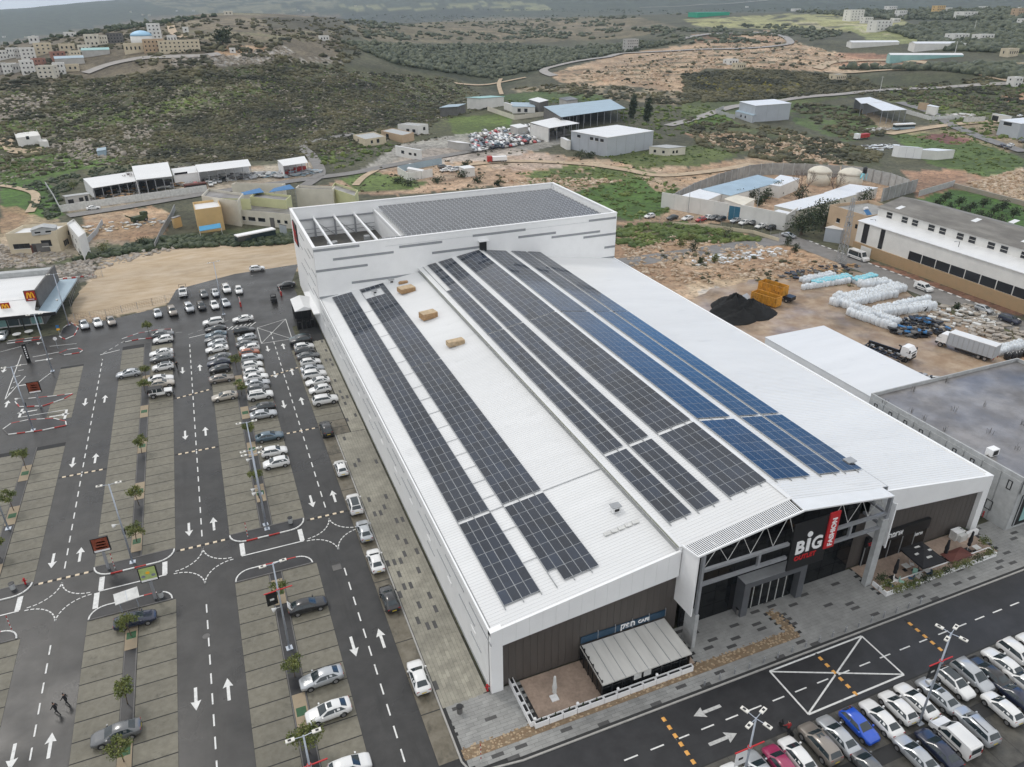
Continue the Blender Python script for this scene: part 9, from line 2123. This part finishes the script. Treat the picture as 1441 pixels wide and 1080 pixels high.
for i,(px,py,h,lb) in enumerate(((1037,284,4.5,'leftmost round dark tree inside the compound'),(1056,284,4.5,'round dark tree inside the compound, second from the left'),(1090,275,5,'dark tree by the long pale roof inside the compound'),(1124,282,5,'dark tree below the bare trees inside the compound'),(1215,287,5,'dark bush by the dark concrete wall of the compound'),(1068,290,3,'low bush behind the compound gate'),(1076,283,4,'small dark tree right of the round trees'))): bush_tree(px,py,h,h*1.25,lb,seed=20+i,trunk=.12,n=420,size=.28)
def bare_tree(px,py,h,label,seed):
    x,y,z=T(px,py);t=thing('bare_tree',label,'tree',(x,y,z),'bare winter trees');r=random.Random(seed);TB(t,'trunk','twig',(0,0,-.3),(0,0,h*.3),.3,.2,n=7);q=MB()
    def br(p,d,L,w_,lv):
        e_=p+d*L;q.tube(p,e_,w_,w_*.6,n=4,cap=False)
        if lv<4:
            for k in range(3): d2=(d+Vector((r.uniform(-.8,.8),r.uniform(-.8,.8),r.uniform(-.1,.6)))).normalized();br(e_,d2,L*r.uniform(.6,.8),w_*.6,lv+1)
    for k in range(4): br(Vector((0,0,h*.28)),Vector((math.cos(k*1.57),math.sin(k*1.57),1.3)).normalized(),h*.26,.13,0)
    q.build('branches',M['twig'],t,local=True)
bare_tree(1128,283,11,'bare brown tree inside the compound, left of two',1);bare_tree(1172,279,9.5,'bare brown tree by the domed tanks, right of two',2);bare_tree(188,263,6,'bare grey tree in front of the scrap yard sheds',3)
for i,(px,py,lb) in enumerate(((1318,292,'left end of the front row'),(1334,300,'second in the front row'),(1349,290,'back row, left'),(1330,283,'back row, far left'),(1365,298,'middle of the olive plot'),(1352,305,'front row, middle'),(1383,292,'back row, right of middle'),(1398,302,'right part of the plot'),(1376,310,'front row, right'),(1410,297,'right part, back'),(1425,307,'right edge'),(1388,314,'front right'),(1405,318,'nearest the warehouse roof'))): bush_tree(px,py,3.2,4.2,'dark round olive tree on the green plot, %s' % lb,'leaf_dark',40+i,.2,'olive trees on the green plot',n=420,size=.24)
for i,(px,py,h,lb) in enumerate(((889,167,12,'left of two'),(910,172,12,'right of two'))): bush_tree(px,py,h,h*.42,'dark conical cypress behind the grey warehouse, %s' % lb,'leaf_dark',60+i,.05,'cypresses',name='cypress',n=1500,size=.5)
bush_tree(314,65,11,14,'lone round dark tree on the hilltop plot',seed=70,trunk=.2,n=600,size=.8)
for i,(px,py,h,w_,lb) in enumerate(((1005,370,2.6,2.4,'bush on the rough ground near the store roof edge'),(975,355,3.4,3.2,'green shrub left of the litter strip'),(1020,338,4.2,4.6,'tall shrub at the fence on the rough ground'),(958,348,3,3,'dark shrub on the rough ground below the fence'),(1108,346,3.2,2.6,'shrub left of the dirt bank by the street'),(1118,356,2.6,2.6,'shrub on the dirt bank by the street'),(972,340,3,4,'spreading shrub by the fence posts'),(1345,436,1.6,2.0,'small bush on the stone plinth side of the street'),(985,372,2,2,'small bush beside the orange stones'),(146,355,3,4.5,'round dark bush at the left back of the sandy lot'),(200,347,3,4.2,'olive coloured bush at the back of the sandy lot'),(120,362,2.2,3.5,'low bush behind the restaurant'),(104,266,3.2,4,'black bush at the end of the scrap yard sheds'))): bush_tree(px,py,h,w_,lb,'leaf_dark' if i % 3 else 'leaf',80+i,.1,name='shrub',cat='shrub',n=300,size=.2)
for i,(px,py,h,w_,lb) in enumerate(((575,262,2.6,7,'left of the walled car yard'),(615,258,2.6,7,'in front of the walled car yard'),(650,250,3,6,'below the white hut'),(672,258,3,6,'at the dirt track'),(560,258,2.5,6,'at the bend of the dirt track'),(700,262,2.5,3.5,'beside the pale track'),(655,236,3,5,'right of the road'),(815,222,3,7,'under the grey warehouse wall'),(830,222,2.5,6,'at the corner of the grey warehouse'))): bush_tree(px,py,h,w_,'dark green bush ' + lb,'leaf_dark',120+i,.05,name='shrub',cat='shrub',n=260,size=.34)
# terrace planting by the right café
for i,(px,py,lb) in enumerate(((1240,817,'left corner'),(1262,832,'second from the corner'),(1277,828,'below the blue chairs'),(1302,818,'in front of the parasol'),(1346,800,'below the red-brown table'),(1360,797,'right of the red-brown table'),(1376,789,'second from the right'),(1391,781,'right end'),(1384,765,'behind the right end'),(1352,752,'at the wall'),(1288,824,'fourth from the corner'),(1318,812,'right of the parasol front'),(1331,806,'left of the red-brown table'),(1247,826,'left corner, front'))):
    x,y=G(px,py,.6);t=thing('potted_shrub','leafy terrace plant in the white planter wall, %s' % lb,'plant',(x,y,.5),'terrace plants');TB(t,'stem','bark',(0,0,-.2),(0,0,.5),.04,n=5);V2,F2=leaves(240,(0,0,.6),(.95,.6,.55),.11,200+i,.2);npmesh('foliage',V2,F2,M['leaf' if i % 3 else 'leaf_dark'],t)
